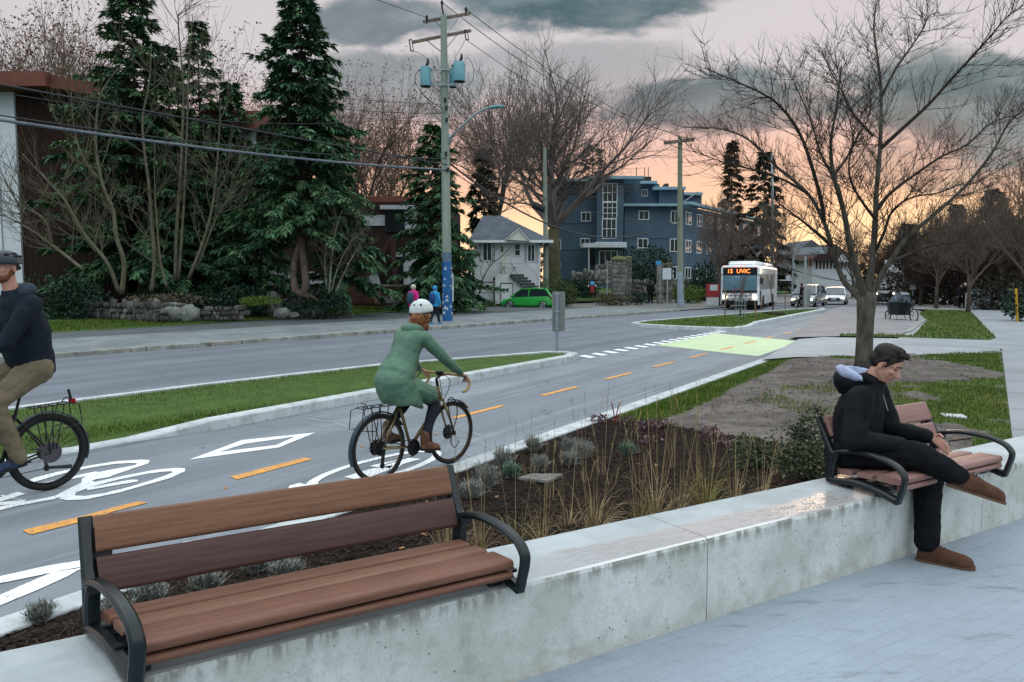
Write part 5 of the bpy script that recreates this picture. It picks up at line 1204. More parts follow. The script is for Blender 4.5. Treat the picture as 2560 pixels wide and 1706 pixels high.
def twigs(p, d, L, r, lev):
    pts = [p]; n = 5
    for k in range(n):
        d = (d + V((rn.uniform(-.16, .16), rn.uniform(-.16, .16), rn.uniform(-.09, .19)))).normalized(); p = p + d * L / n; pts.append(p)
    out[3].tube(pts, [r * (1 - .7 * k / n) for k in range(n + 1)], 4 if r > .01 else 3)
    if lev > 0:
        for k in range(int(L / .17) + 1):
            i = rn.randint(1, n - 1); s_ = V((rn.gauss(0, 1), rn.gauss(0, 1), rn.gauss(.25, .7))).normalized(); twigs(pts[i], (d * .75 + s_ * .65).normalized(), L * rn.uniform(.3, .6), max(.0045, r * .6), lev - 1)
for li_, (pth, r0, dep) in enumerate(limbs):
    n = len(pth); pts = [D(*CZ3(*q), YT + dep * 2.0 * (k / (n - 1)) ** 1.1) for k, q in enumerate(pth)]
    spts = [V(q) for q in sm([tuple(q) for q in pts], 4)]; m = len(spts)
    (tk if r0 > .07 else out[2]).tube(spts, [.88 * r0 * (1 - .90 * (k / (m - 1)) ** .75) + .004 for k in range(m)], 8)
    Ltot = sum((spts[i + 1] - spts[i]).length for i in range(m - 1)); cnt = int(Ltot / .078)
    for k in range(cnt):
        f = .22 + .78 * (k + rn.random()) / cnt; i = min(m - 2, int(f * (m - 1))); p = spts[i].lerp(spts[i + 1], rn.random()); d = (spts[i + 1] - spts[i]).normalized()
        s_ = V((rn.gauss(0, 1), rn.gauss(0, .8), rn.gauss(.1, .5))); s_ = (s_ - d * s_.dot(d)).normalized(); a = rn.uniform(.45, .95)
        twigs(p, (d * cos(a) + s_ * sin(a)).normalized(), rn.uniform(.35, 1.35) * (1.15 - .3 * f), .0088 * (1.2 - .5 * f), 2 if rn.random() < .12 else 1)
tk.build('trunk', bark_m, ft, smooth=True); c = MB()
for o in out: c.add(o.v, o.f)
c.build('crown', twig_m, ft)
# ---- bare street trees and thickets at the far right
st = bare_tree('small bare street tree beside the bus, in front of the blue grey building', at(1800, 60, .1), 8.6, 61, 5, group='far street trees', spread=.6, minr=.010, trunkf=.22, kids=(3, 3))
for x, Y, s_, rz, lb in ((1930, 64, 1.0, 1.2, 'bare street tree behind the back end of the bus'), (2290, 62, .75, 2.0, 'bare tree over the parked cargo bicycle'), (2340, 52, .8, 3.0, 'bare tree right of the parked cargo bicycle'), (2420, 46, .8, 4.0, 'bare tree at the left kerb of the far pavement'),
                         (2500, 52, .95, 5.0, 'bare tree right of the far pavement'), (2570, 40, 1.0, .6, 'bare tree at the right edge of the picture beyond the pavement'), (2250, 84, 1.0, 2.6, 'bare tree far down the street above the parked cars'), (2380, 76, 1.0, 1.9, 'bare tree far down the street beside the thin conifer'), (2130, 90, 1.0, .2, 'bare tree far behind the white car')):
    dup(st, at(x, Y, .1), rz, s_, label=lb)
# ---- bushes
def bush(label, c, rx, ry, rz_, n, ls, m, seed=0, name='shrub', cat='shrub', group=None, stem=True, blunt=.7):
    rn = random.Random(seed); c = V(c); th = thing(name, label, cat, c, 0, group); lv = []; lf = []
    lob = [(rn.uniform(-.5, .5), rn.uniform(-.5, .5), rn.uniform(.2, .75), rn.uniform(.35, .62)) for _ in range(9)]
    for k in range(n):
        l = rn.choice(lob); d = V((rn.gauss(0, 1), rn.gauss(0, 1), rn.gauss(0, 1))).normalized() * l[3] * rn.uniform(.55, 1.05) ** blunt
        p = c + V(((l[0] + d.x) * rx, (l[1] + d.y) * ry, max(.0, l[2] + d.z * .8) * rz_)); a = (d + V((rn.gauss(0, .5), rn.gauss(0, .5), rn.gauss(0, .5)))).normalized(); b_ = a.cross(V((rn.gauss(0, 1), rn.gauss(0, 1), rn.gauss(0, 1)))).normalized(); s_ = ls * rn.uniform(.6, 1.3); i = len(lv)
        lv += [p, p + a * s_ * .5 + b_ * s_ * .3, p + a * s_, p + a * s_ * .5 - b_ * s_ * .3]; lf.append((i, i + 1, i + 2, i + 3))
    mb = MB(); mb.add(lv, lf); mb.build('foliage', m, th)
    if stem:
        mb = MB()
        for k in range(6): mb.tube([c + V((rn.uniform(-.1, .1) * rx, rn.uniform(-.1, .1) * ry, -.05)), c + V((rn.uniform(-.5, .5) * rx, rn.uniform(-.5, .5) * ry, rz_ * .7))], [.02 * rx, .008 * rx], 4)
        mb.build('stem', far_bark, th)
    return th
laurel = mat('dark laurel leaves', (.012, .034, .02), (.022, .05, .028), 2, .5); add_island(laurel, .5)
hedge_m = mat('olive hedge leaves', (.035, .055, .018), (.055, .075, .025), 1, .8); add_island(hedge_m, .45)
bright_m = mat('yellow green leaves', (.10, .16, .02), (.07, .12, .02), 1, .8); add_island(bright_m, .4)
dry_m = mat('grey brown shrub leaves', (.06, .055, .035), (.09, .075, .05), 1, .85); add_island(dry_m, .45)
for i, (lb, x, Y, rx, rz_, n, ls, m) in enumerate((
    ('big dark laurel at the left end of the stone planter wall', 165, 36.5, 2.3, 2.0, 2600, .20, laurel), ('dark low hedge behind the planter left of the forked trunk', 560, 38.5, 2.6, 1.5, 2600, .18, laurel),
    ('dark low hedge under the leaning bare stem', 470, 39, 1.7, 1.3, 1600, .18, laurel), ('ragged dark shrub just left of the forked trunk', 660, 38.5, 1.4, 1.5, 1300, .18, laurel), ('dark shrub at the foot of the pale bare shoots', 800, 37.6, 1.5, 1.4, 1500, .17, laurel), ('bright green ground plant on the planter wall', 640, 35.9, 1.2, .35, 900, .10, bright_m),
    ('dry brown grasses on top of the stone planter', 420, 36.0, 2.2, .45, 1200, .16, dry_m), ('rounded olive shrub between the green car and the stone pillars', 1398, 55, 1.6, 2.0, 2600, .14, hedge_m), ('large round dark shrub behind the stone pillars', 1608, 70, 2.6, 4.3, 3000, .28, laurel),
    ('low grey brown shrub in front of the stone pillars', 1530, 60, 1.9, .9, 1300, .15, dry_m), ('small dark green shrub right of the stone pillar', 1592, 61, 1.2, .9, 900, .15, laurel), ('dark shrub left of the stone wall', 1430, 67, 1.7, 1.5, 900, .22, laurel), ('dark green shrub in front of the rubble wall', 1468, 66, 1.2, 1.5, 900, .2, laurel),
    ('yellow green shrub right of the second pole', 1722, 66, 1.4, 1.3, 900, .18, bright_m), ('dark green shrub against the side of the blue grey building', 1765, 72, 2.0, 3.2, 1500, .28, laurel), ('small yellow shrub left of the second pole', 1690, 67, .8, 1.4, 600, .16, bright_m), ('brown shrub behind the green car', 1250, 60, 1.0, .8, 500, .15, dry_m))):
    p = at(x, Y); p.z = max(.1, p.z - .05)
    if lb.startswith(('bright green', 'dry brown')): p.z += .75
    if lb.startswith(('large round', 'dark shrub left', 'dark green shrub in')): p.z += .5
    bush(lb, p, rx, rx * .8, rz_, n, ls, m, 100 + i, group='garden shrubs')
# far dark tree masses that close the view at the horizon
mb = MB(); rn = random.Random(9); lv = []; lf = []
for k in range(26000):
    x = rn.uniform(-150, 2800); Y = rn.uniform(125, 175); hmax = 7.5 + 3.5 * vn(x, 0, .012) + 2 * vn(x, 3, .05)
    if 1500 < x < 2250: hmax *= .62
    X = (x - 1280) / FPX * Y; z = rn.uniform(0, 1) ** 1.2 * hmax; p = V((X, Y, z)); a = V((rn.gauss(0, 1), rn.gauss(0, 1), rn.gauss(0, 1))).normalized(); b_ = a.cross(V((rn.gauss(0, 1), rn.gauss(0, 1), rn.gauss(0, 1)))).normalized(); s_ = rn.uniform(.4, .9); i = len(lv)
    lv += [p, p + a * s_ * .5 + b_ * s_ * .35, p + a * s_, p + a * s_ * .5 - b_ * s_ * .35]; lf.append((i, i + 1, i + 2, i + 3))
mb.add(lv, lf); tw = mat('far woodland', (.030, .026, .020), (.05, .042, .03), .08, .95); add_island(tw, .4); mb.build('distant_woodland', tw, kind='stuff')
for i, (lb, x, Y, rx, rz_, n, ls, m) in enumerate((('dark bramble thicket beyond the grass left of the far pavement', 2330, 62, 5.5, 2.6, 3000, .35, tw), ('dark hedge along the right side of the far pavement', 2520, 50, 3.0, 2.0, 2200, .25, tw), ('dark hedge far behind the walkers on the right', 2440, 78, 7, 3.2, 2600, .45, tw), ('dark hedge at the right edge beside the yellow post', 2590, 36, 2.0, 1.6, 2000, .2, laurel))):
    bush(lb, at(x, Y, .1), rx, rx * .6, rz_, n, ls, m, 150 + i, group='far hedges')
# ---- planting bed: grasses, grey shrubs, seed stalks
straw_m = mat('straw', (.34, .25, .135), (.24, .175, .095), 6, .85, c3=(.44, .35, .20), s3=30, k3=.5); add_island(straw_m, .45)
rust_m = mat('olive straw', (.20, .19, .06), (.27, .20, .08), 6, .85); add_island(rust_m, .4)
grey_m = mat('grey lavender leaves', (.25, .26, .235), (.17, .18, .16), 12, .85, c3=(.22, .25, .22), s3=40, k3=.5); add_island(grey_m, .4)
grn_m = mat('blue green leaves', (.13, .20, .15), (.09, .14, .10), 12, .85); add_island(grn_m, .4)
hebe_m = mat('olive shrub leaves', (.05, .07, .03), (.035, .05, .025), 10, .6, c3=(.20, .17, .11), s3=14, k3=.6); add_island(hebe_m, .5)
heu_m = mat('mauve leaves', (.13, .075, .085), (.085, .045, .05), 10, .6, c3=(.22, .17, .18), s3=16, k3=.6); add_island(heu_m, .4)
def soil_at(x, y):
    p = P(x, y, .3)
    for _ in range(6): p = P(x, y, soilz(p.x, p.y))
    return p
def blade_strip(mb, p, d, L, w_, droop, n=5):
    pts = [p]; dd = V(d)
    for k in range(n): dd = (dd + V((0, 0, -droop / n * (k * .6)))).normalized(); pts.append(pts[-1] + dd * L / n)
    e = V((-dd.y, dd.x, 0)); e = e.normalized() if e.length > .01 else V((1, 0, 0)); e = (e + V((0, 0, .2))).normalized(); vs = []
    for k, q in enumerate(pts): ww = w_ * (1 - .85 * k / n); vs += [q - e * ww, q + e * ww]
    mb.add(vs, [(2 * k, 2 * k + 1, 2 * k + 3, 2 * k + 2) for k in range(n)]); return pts[-1]
def tuft(label, x, y, n, L, m, seed, stalks=4, spread=.55, head=True):
    rn = random.Random(seed); c = soil_at(x, y); th = thing('grass_tuft', label, 'grass tuft', c, 0, 'dry grass tufts in the planting bed'); mb = MB()
    for k in range(n):
        a = rn.uniform(0, 2 * pi); t = abs(rn.gauss(0, spread)); t = min(t, 1.3); d = V((cos(a) * sin(t), sin(a) * sin(t), cos(t))); blade_strip(mb, c + V((cos(a), sin(a), 0)) * rn.uniform(0, .07), d, L * rn.uniform(.45, 1.15), rn.uniform(.0012, .0028), rn.uniform(.2, 2.4))
    mb.build('blades', m, th)
    if stalks:
        mb = MB()
        for k in range(stalks):
            a = rn.uniform(0, 2 * pi); t = rn.uniform(.02, .28); d = V((cos(a) * sin(t), sin(a) * sin(t), cos(t))); LL = L * rn.uniform(1.3, 2.4); q = blade_strip(mb, c + V((cos(a), sin(a), 0)) * .04, d, LL, .0028, .3, 6)
            for j in range(7): blade_strip(mb, q - d * j * .02, (d + V((rn.uniform(-.5, .5), rn.uniform(-.5, .5), .2))).normalized(), .04, .002, .4, 2)
        mb.build('seed_stalk', straw_m, th)
    return th
T_ = [(905, 900, 120, .42, straw_m, 4, 'straw tuft in the middle of the wall edge, with many seed stalks'), (1170, 835, 60, .34, rust_m, 3, 'low olive tuft right of the densest straw tuft'), (1270, 805, 80, .42, straw_m, 5, 'tall straw tuft between the olive tuft and the yellowish tuft'), (1560, 765, 150, .44, rust_m, 3, 'dense yellowish tuft nearest the occupied bench along the wall'), (1740, 730, 60, .40, straw_m, 4, 'thin straw tuft left of the occupied bench'),
      (600, 950, 50, .34, straw_m, 3, 'sparse straw tuft above the right arm of the near bench'), (455, 985, 70, .30, rust_m, 2, 'olive tuft seen through the right arm of the near bench'), (240, 1010, 80, .32, straw_m, 3, 'straw tuft behind the right end of the near bench seat'), (40, 1040, 90, .34, straw_m, 3, 'straw tuft behind the near bench, left of its right arm'), (1900, 690, 40, .34, straw_m, 3, 'sparse tuft hard by the left arm of the occupied bench'),
      (1400, 770, 60, .36, straw_m, 4, 'straw tuft just left of the dense yellowish tuft'), (760, 860, 40, .3, straw_m, 3, 'sparse straw tuft left of the densest straw tuft')]
for i, (x, y, n, L, m, s_, lb) in enumerate(T_): tuft(lb, *C6(x, y), int(n * .85), L * .92, m, 200 + i, s_ + 1)
S_ = [(1000, 620), (1180, 620), (960, 560), (1380, 520), (1520, 600), (860, 600), (530, 610), (660, 700), (1960, 560), (1620, 520), (1280, 620)]
for i, (x, y) in enumerate(S_):
    tuft(('wispy cluster of tall straw stalks, one of several standing apart in the mulch'), *C6(x, y), 7, .36, straw_m, 240 + i, 4, .3)
def lav(label, x, y, r, h, m, seed, n=420):
    rn = random.Random(seed); c = soil_at(x, y); th = thing('grey_shrub', label, 'shrub', c, 0, 'small grey shrubs in the planting bed'); mb = MB()
    for k in range(n):
        a = rn.uniform(0, 2 * pi); t = abs(rn.gauss(0, .6)); t = min(t, 1.35); d = V((cos(a) * sin(t), sin(a) * sin(t), cos(t))); p0 = c + V((cos(a), sin(a), 0)) * rn.uniform(0, r * .5) + V((0, 0, rn.uniform(0, h * .4)))
        q = blade_strip(mb, p0, d, h * rn.uniform(.35, .8), .0028, rn.uniform(-.6, .4), 3)
        for j in range(2): blade_strip(mb, p0.lerp(q, rn.uniform(.4, .95)), (d + V((rn.gauss(0, .6), rn.gauss(0, .6), rn.gauss(.2, .3)))).normalized(), .03 * rn.uniform(.6, 1.3), .0035, .1, 2)
    mb.build('foliage', m, th)
    if h > .16:
        mb = MB()
        for k in range(9):
            a = rn.uniform(0, 2 * pi); t = rn.uniform(.05, .5); blade_strip(mb, c, V((cos(a) * sin(t), sin(a) * sin(t), cos(t))), h * rn.uniform(1.2, 1.9), .0018, .2, 4)
        mb.build('flower_stalk', dry_m, th)
    return th
G_ = [(270, 640, .15, .24, grey_m, 'grey shrub close behind the top right corner of the near bench'), (420, 580, .11, .15, grn_m, 'low blue green shrub left of the utility lid'), (590, 540, .11, .17, grey_m, 'grey shrub growing over the utility lid'), (760, 510, .12, .16, grey_m, 'silvery round shrub touching the right side of the utility lid'), (840, 465, .15, .20, grey_m, 'wide grey shrub behind the silvery round one'), (1105, 445, .11, .15, grn_m, 'blue green shrub standing alone in the middle of the mulch'),
      (545, 425, .13, .20, grey_m, 'grey shrub by the path kerb behind the utility lid'), (370, 515, .13, .22, grey_m, 'wispy grey shrub by the path kerb behind the low blue green one'), (760, 430, .12, .18, grey_m, 'grey shrub furthest from the wall, left of the wide one'), (180, 700, .12, .16, grey_m, 'small grey shrub at the near bench corner, lowest of its cluster')]
for i, (x, y, r_, h, m, lb) in enumerate(G_): lav(lb, *C6(x, y), r_, h, m, 300 + i)
G2 = [(1090, 1300, .11, .15, 'grey shrub seen under the near bench back, by its left arm'), (1520, 1190, .10, .13, 'grey shrub under the middle of the near bench back, left one'), (2110, 1110, .11, .14, 'grey shrub under the right half of the near bench back'), (830, 1400, .11, .11, 'low silvery shrub just inside the left arm of the near bench'), (290, 1400, .10, .12, 'scrubby grey shrub left of the near bench beside the path kerb'), (1880, 1040, .10, .12, 'grey shrub under the near bench back, between two others')]
for i, (x, y, r_, h, lb) in enumerate(G2):
    q = C3([(x, y)])[0]; lav(lb, q[0], q[1], r_, h, grey_m, 320 + i)
for i, (x, y, r_, h, n, lb) in enumerate(((1900, 520, .34, .34, 1500, 'olive shrub with pale seed heads left of the occupied bench'), (2120, 420, .30, .42, 1500, 'darker olive shrub behind the left end of the occupied bench'), (2200, 590, .30, .30, 1300, 'olive shrub pressed against the left arm of the occupied bench'))):
    bush(lb, soil_at(*C6(x, y)), r_, r_ * .8, h, n, .035, hebe_m, 340 + i, group='olive shrubs by the occupied bench')
for i, (x, y, n) in enumerate(((930, 255, 130), (1220, 285, 170), (1090, 250, 90), (1580, 330, 120), (1300, 265, 100), (1680, 400, 60), (1230, 375, 60))):
    bush('low mauve leaved plant at the far edge of the mulch, one of a scattered row', soil_at(*C6(x, y)), .22, .18, .10, n, .05, heu_m, 350 + i, name='ground_plant', cat='plant', group='mauve ground plants', stem=False)
mb = MB(); c = soil_at(*C6(1030, 260)); rp = thing('red_stalk_plant', 'small plant with two red flower spikes near the path kerb', 'plant', c)
for dx_ in (-.05, .06): mb.tube([c, c + V((dx_ * .4, 0, .16)), c + V((dx_, 0, .30))], [.004, .009, .008], 5)
mb.build('flower_spike', mat('dull red', (.25, .03, .03), rough=.7), rp)
mb = MB(); q = soil_at(1480, 1205)
leaf_m = mat('fallen brown leaves', (.22, .10, .05), (.30, .16, .08), 9, .8)
for k in range(26):
    x, y = R.uniform(-4, 5), R.uniform(4, 12); p = V((x, y, 0)); 
    if p.dot(WN) > -3.5 or p.dot(RN) > 0: continue
    z = soilz(x, y) + .01 if p.dot(RN) > -4.7 else .012 if p.dot(RN) > -8.9 else .19
    a = R.uniform(0, 6); d = V((cos(a), sin(a), .2)) * R.uniform(.02, .045); e = V((-sin(a), cos(a), .15)) * .02; mb.face([V((x, y, z)) - d, V((x, y, z)) + e, V((x, y, z)) + d, V((x, y, z)) - e])
mb.build('fallen_leaves', leaf_m, kind='stuff')
# more dark bare crowns and conifers closing the right hand side
dn = bare_tree('dense dark bare tree right of the trunk of the foreground tree', at(2300, 58, .1), 7.2, 63, 6, group='far street trees', spread=.85, minr=.011, trunkf=.18, kids=(3, 3), limbs=6, up_=.02, twig=mat('dark far twigs', (.035, .024, .020), (.055, .038, .03), .5, .95))
for x, Y, s_, rz, lb in ((2390, 56, 1.0, 1.1, 'dense dark bare tree left of the white haired walker'), (2480, 60, 1.15, 2.3, 'dense dark bare tree behind the kiosk'), (2570, 52, 1.1, 3.4, 'dense dark bare tree at the right edge behind the yellow post'), (2200, 80, .95, 4.4, 'dense dark bare tree behind the oncoming van')):
    dup(dn, at(x, Y, .1), rz, s_, label=lb)
# ================================================================== POLES AND WIRES
pole_m = mat('weathered pole wood', (.27, .31, .27), (.20, .24, .20), 1.2, .85, c3=(.34, .36, .30), s3=6, k3=.5, stretch=(1, 1, .2), bump=.3, bscale=20)
arm_m = mat('crossarm wood', (.20, .16, .12), (.13, .10, .085), 3, .85); steel_m = mat('grey steel', (.30, .35, .36), (.25, .29, .30), 3, .5, metal=.3)
can_m = mat('cyan grey transformer paint', (.15, .33, .38), (.12, .28, .33), 2, .5); dk_m = mat('dark fittings', (.03, .032, .035), rough=.6)
blue_m = mat('blue mural paint', (.02, .11, .28), (.015, .085, .23), 3, .6); bird_m = mat('white mural paint', (.75, .76, .78), rough=.6)
pb = P(1119, 803, .12); PY = pb.y
pole = thing('utility_pole', 'tall wooden utility pole with transformers, street lamp and blue mural base', 'utility pole', pb)
PT = D(1109, 40, PY); PT = V((PT.x, PY, PT.z))
axp = lambda y_: V((pb.x + (PT.x - pb.x) * ((D(1119, y_, PY).z - pb.z) / (PT.z - pb.z)), PY, D(1119, y_, PY).z))
mb = MB(); mb.tube([pb - V((0, 0, .3)), axp(640), axp(400), axp(200), PT], [.235, .215, .19, .165, .145], 16); mb.build('pole', pole_m, pole, smooth=True, angle=40)
mb = MB(); mb.tube([pb + V((0, 0, -.05)), axp(655)], [.2395, .2205], 24); mu = mb.build('mural_band', blue_m, pole, smooth=True, angle=40)
mb = MB(); mb.tube([axp(655), axp(632)], [.2205, .2185], 24); mb.build('primer_band', mat('blue grey band', (.10, .16, .22)), pole, smooth=True, angle=40)
mb = MB(); rn = random.Random(4)
def onpole(a, z, rr=.243): return V((pb.x + rr * sin(a), PY - rr * cos(a), z))
for k in range(26):
    a0 = rn.uniform(-1.45, 1.45); z0 = rn.uniform(pb.z + .15, axp(660).z - .1); s_ = rn.uniform(.055, .095); ro = rn.uniform(0, 6.3); c_, si = cos(ro), sin(ro)
    shp = [(-1.2, .5), (-.5, .35), (0, -.05), (.5, .45), (1.2, .5), (.55, -.05), (.25, -.35), (.1, -.9), (-.2, -.9), (-.25, -.3), (-.6, 0)]
    for tri in ((0, 1, 10), (1, 2, 9, 10), (2, 3, 5, 6), (3, 4, 5), (2, 6, 9), (6, 7, 8, 9)):
        mb.face([onpole(a0 + (shp[i][0] * c_ - shp[i][1] * si) * s_ / .243, z0 + (shp[i][0] * si + shp[i][1] * c_) * s_) for i in tri])
mb.build('bird_mural', bird_m, mu)
def arm(x0, y0, x1, y1, dep):
    a, b = D(x0, y0, PY - .2), D(x1, y1, PY - .2 + dep); mb = MB(); mb.bar(a, b, .11, .13); o = mb.build('crossarm', arm_m, pole)
    mb = MB(); m = a.lerp(b, .5)
    for q in (a.lerp(b, .22), a.lerp(b, .78)): mb.bar(q, m - V((0, 0, .75)), .03, .04)
    mb.build('arm_brace', steel_m, o); return a, b
A1 = arm(1059, 55, 1175, 34, 1.2); A2 = arm(1032, 106, 1177, 77, 1.2)
mb = MB()
for x, y, h in ((1067, 45, .28), (1165, 25, .28), (1105, 8, .3)):
    p = D(x, y, PY - .2); mb.tube([p - V((0, 0, h)), p, p + V((0, 0, .03))], [.02, .06, .09], 8); mb.tube([p + V((0, 0, .03)), p + V((0, 0, .12))], [.05, .035], 8)
mb.tube([axp(40), D(1104, 10, PY)], .04, 6); mb.build('insulator', dk_m, pole)
mb = MB()
for x, y, y1 in ((1023, 100, 128), (1161, 76, 100)):
    p, q = D(x, y, PY - .3), D(x + 4, y1, PY - .3); mb.tube([p, q], .03, 6); mb.tube([p + V((.12, 0, 0)), q + V((.12, 0, 0))], .02, 6); mb.tube([p, p + V((.12, 0, 0))], .03, 5); mb.tube([q, q + V((.12, 0, 0))], .03, 5)
mb.build('fuse_cutout', dk_m, pole)
for (x0, x1, y0, y1, dd) in ((1051, 1078, 168, 216, -.3), (1134, 1163, 156, 204, -.4), (1122, 1142, 172, 218, .35)):
    p, q = D((x0 + x1) / 2, y1, PY + dd), D((x0 + x1) / 2, y0, PY + dd); r_ = (x1 - x0) / 2 / FPX * PY; mb = MB(); h = q.z - p.z
    mb.tube([p, p + V((0, 0, .04)), p + V((0, 0, h * .95)), q], [r_ * .97, r_, r_, r_ * .9], 20); tc_ = mb.build('transformer', can_m, pole, smooth=True, angle=40)
    mb = MB(); mb.disc(p - V((0, 0, .012)), (0, 0, 1), r_ * .98, .02, 20); mb.tube([q, q + V((.1, 0, .18)), q + V((.1, 0, .38))], [.06, .07, .035], 8); mb.tube([q + V((-r_, 0, -.15)), q + V((-r_ - .08, -.05, -.15))], .03, 6); mb.build('bushing', dk_m, tc_)
mb = MB(); mb.bar(D(1070, 174, PY - .2), D(1140, 174, PY - .2), .05, .07); mb.bar(D(1070, 212, PY - .2), D(1140, 212, PY - .2), .05, .07); mb.bar(D(1082, 172, PY - .25), D(1082, 214, PY - .25), .05); mb.build('transformer_bracket', steel_m, pole)
mb = MB(); Ls = PY - .6
mb.tube(sm([axp(348) + V((.2, 0, 0)), D(1145, 325, Ls), D(1180, 293, Ls - .3), D(1208, 274, Ls - .5), D(1226, 271, Ls - .6)]), .05, 8); mb.tube([axp(335) + V((.2, 0, 0)), axp(360) + V((.2, 0, 0))], .09, 6); la = mb.build('lamp_arm', steel_m, pole, smooth=True)
mb = MB(); rgs = []
for t, w_, h in ((0, .04, .04), (.1, .12, .07), (.4, .2, .1), (.75, .2, .09), (1, .06, .03)):
    c = D(1220, 271, Ls - .6).lerp(D(1262, 267, Ls - .9), t); rgs.append([c + V((0, w_ * cos(a), h * sin(a) * (1 if sin(a) > 0 else .45))) for a in [2 * pi * k / 10 for k in range(10)]])
mb.loft(rgs); mb.build('lamp_head', can_m, la, smooth=True)
mb = MB(); mb.cbox(axp(720) + V((.27, -.02, 0)), .05, .16, 1.3); mb.build('pole_box', mat('pale conduit box', (.5, .55, .58)), pole)
mb = MB()
for x, y in ((1115, 385), (1120, 425), (1117, 300), (1113, 250), (1116, 270)): mb.cbox(D(x, y, PY - .22), .12, .1, .18)
mb.build('clamp', dk_m, pole)
wire_m = mat('black cable', (.035, .04, .045), rough=.6); wire2_m = mat('grey cable bundle', (.14, .17, .20), (.10, .12, .15), 4, .5)
def wire(label, pts, r, m=None, group='overhead wires', n=24):
    mb = MB()
    p = [V(q) for q in pts]; pp = [tuple(q) for q in p]; mb.tube([V(q) for q in sm(pp, 10)], r, 5)
    return tag(mb.build('overhead_wire', m or wire_m, smooth=True), label, 'wire', group)
def span(a, b, sag, n=10):
    a, b = V(a), V(b); return [a.lerp(b, k / n) - V((0, 0, 4 * sag * (k / n) * (1 - k / n))) for k in range(n + 1)]
PREV = V((-23.6, 5.3, 0)); pk = lambda x, y, Y: D(x, y, Y)
def leftline(ypole, yleft, xpole=1117, off=0):
    'wire from the pole towards the previous pole; passes (0,yleft) of the photo'
    a = D(xpole, ypole, PY - .15); k = .524; d = PREV - V((a.x, a.y, 0)); m = V((a.x, a.y, 0)) + d * k; q = D(0, yleft, m.y); q.x = m.x
    b = V((PREV.x, PREV.y, a.z - .3)); sag = (a.lerp(b, k).z - q.z) / (4 * k * (1 - k)); return span(a, b, sag)
wire('thick grey cable bundle crossing the left of the picture, lowest of the long wires', leftline(425, 288), .045, wire2_m)
wire('thin cable close above the thick grey bundle at the left', leftline(397, 276), .02)
wire('black cable running from the upper left edge down to the wooden pole', leftline(412, 196), .03)
wire('thin faint wire behind the conifers, upper of the low pair', leftline(280, 215, 1113), .012)
wire('topmost wire leaving the pole top towards the upper left', span(D(1067, 44, PY), V((-23.2, 5.3, D(1067, 44, PY).z + .2)), .7), .014)
P2b = P(1702, 767, .12); P2Y = P2b.y
up2 = lambda y_: V((D(1700, y_, P2Y).x, P2Y, D(1700, y_, P2Y).z))
wire('upper wire from the pole top down to the second pole', span(D(1166, 24, PY), D(1725, 348, P2Y), .8), .018)
wire('middle wire from the pole top down to the second pole', span(D(1106, 7, PY), D(1698, 335, P2Y), 1.0), .018)
wire('wire from the lower crossarm down to the second pole', span(D(1166, 100, PY), D(1670, 352, P2Y), .8), .014)
wire('thick black cable from the pole past the white house to the second pole', span(D(1125, 410, PY), D(1700, 545, P2Y), 2.3), .045)
wire('second cable from the pole past the white house, just above the thick one', span(D(1125, 405, PY), D(1700, 560, P2Y), .7), .022)
wire('thin cable from the pole to the slim concrete pole', span(D(1125, 425, PY), D(1366, 500, 64), .8), .02)
for i, (y0, x1, y1) in enumerate(((262, 830, 228), (285, 900, 270), (305, 960, 288))): wire(('upper', 'middle', 'lowest')[i] + ' of the thin wires running from the pole into the trees at left', span(D(1112, y0, PY), D(x1 - 420, y1 - 60, PY + 24), .5), .014)
wire('looping lead from the left transformer to the pole', [D(1048, 175, PY - .4), D(1038, 190, PY - .4), D(1042, 215, PY - .4), D(1070, 248, PY - .4), D(1108, 275, PY - .3)], .016)
wire('looping lead over the right transformer', [D(1165, 150, PY - .4), D(1172, 146, PY - .4), D(1182, 165, PY - .4), D(1183, 195, PY - .4), D(1170, 215, PY - .4)], .013)
wire('short drop lead from the left fuse to the left transformer', [D(1030, 127, PY - .3), D(1052, 135, PY - .3), D(1070, 152, PY - .3)], .012)
wire('short drop lead from the lower crossarm to the right transformer', [D(1163, 100, PY - .3), D(1152, 120, PY - .3), D(1141, 140, PY - .3)], .012)
spole = thing('utility_pole', 'second wooden utility pole with green stained shaft and short crossarm, left of the bus', 'utility pole', P2b)
mb = MB(); mb.tube([P2b, up2(640), up2(343)], [.25, .22, .15], 12); mb.build('pole', mat('green stained pole', (.17, .195, .14), (.22, .235, .19), 1, .85, c3=(.12, .17, .07), s3=2, k3=.5), spole, smooth=True, angle=40)
mb = MB(); mb.tube([P2b - V((0, 0, .02)), up2(680)], [.255, .235], 12); mb.build('grey_band', mat('blue grey paint', (.27, .33, .38), (.22, .28, .33), 2, .7), spole, smooth=True, angle=40)
mb = MB(); mb.bar(D(1660, 358, P2Y - .25), D(1735, 349, P2Y - .25), .18, .22); mb.build('crossarm', arm_m, spole)
mb = MB(); mb.tube([up2(512), D(1745, 480, P2Y - .5)], .05, 6); mb.build('lamp_arm', steel_m, spole)
slim = at(1365, 64, .3); mb = MB(); cp_ = thing('utility_pole', 'slim pale pole between the white house and the large bare tree', 'utility pole', slim)
mb.tube([slim, D(1362, 370, 64)], [.24, .14], 12); mb.build('pole', pole_m, cp_, smooth=True, angle=40)
mb = MB(); mb.tube([D(1332, 512, 63.5), D(1362, 524, 63.5)], [.28, .28], 12); mb.build('splice_case', dk_m, cp_, smooth=True, angle=40)
sp3 = at(1931, 70, .1); mb = MB(); o3 = thing('street_lamp', 'tall slim grey pole rising behind the bus roof', 'street lamp', sp3); mb.tube([sp3, D(1931, 470, 70), D(1930, 380, 70)], [.17, .12, .08], 8); mb.build('pole', steel_m, o3, smooth=True)
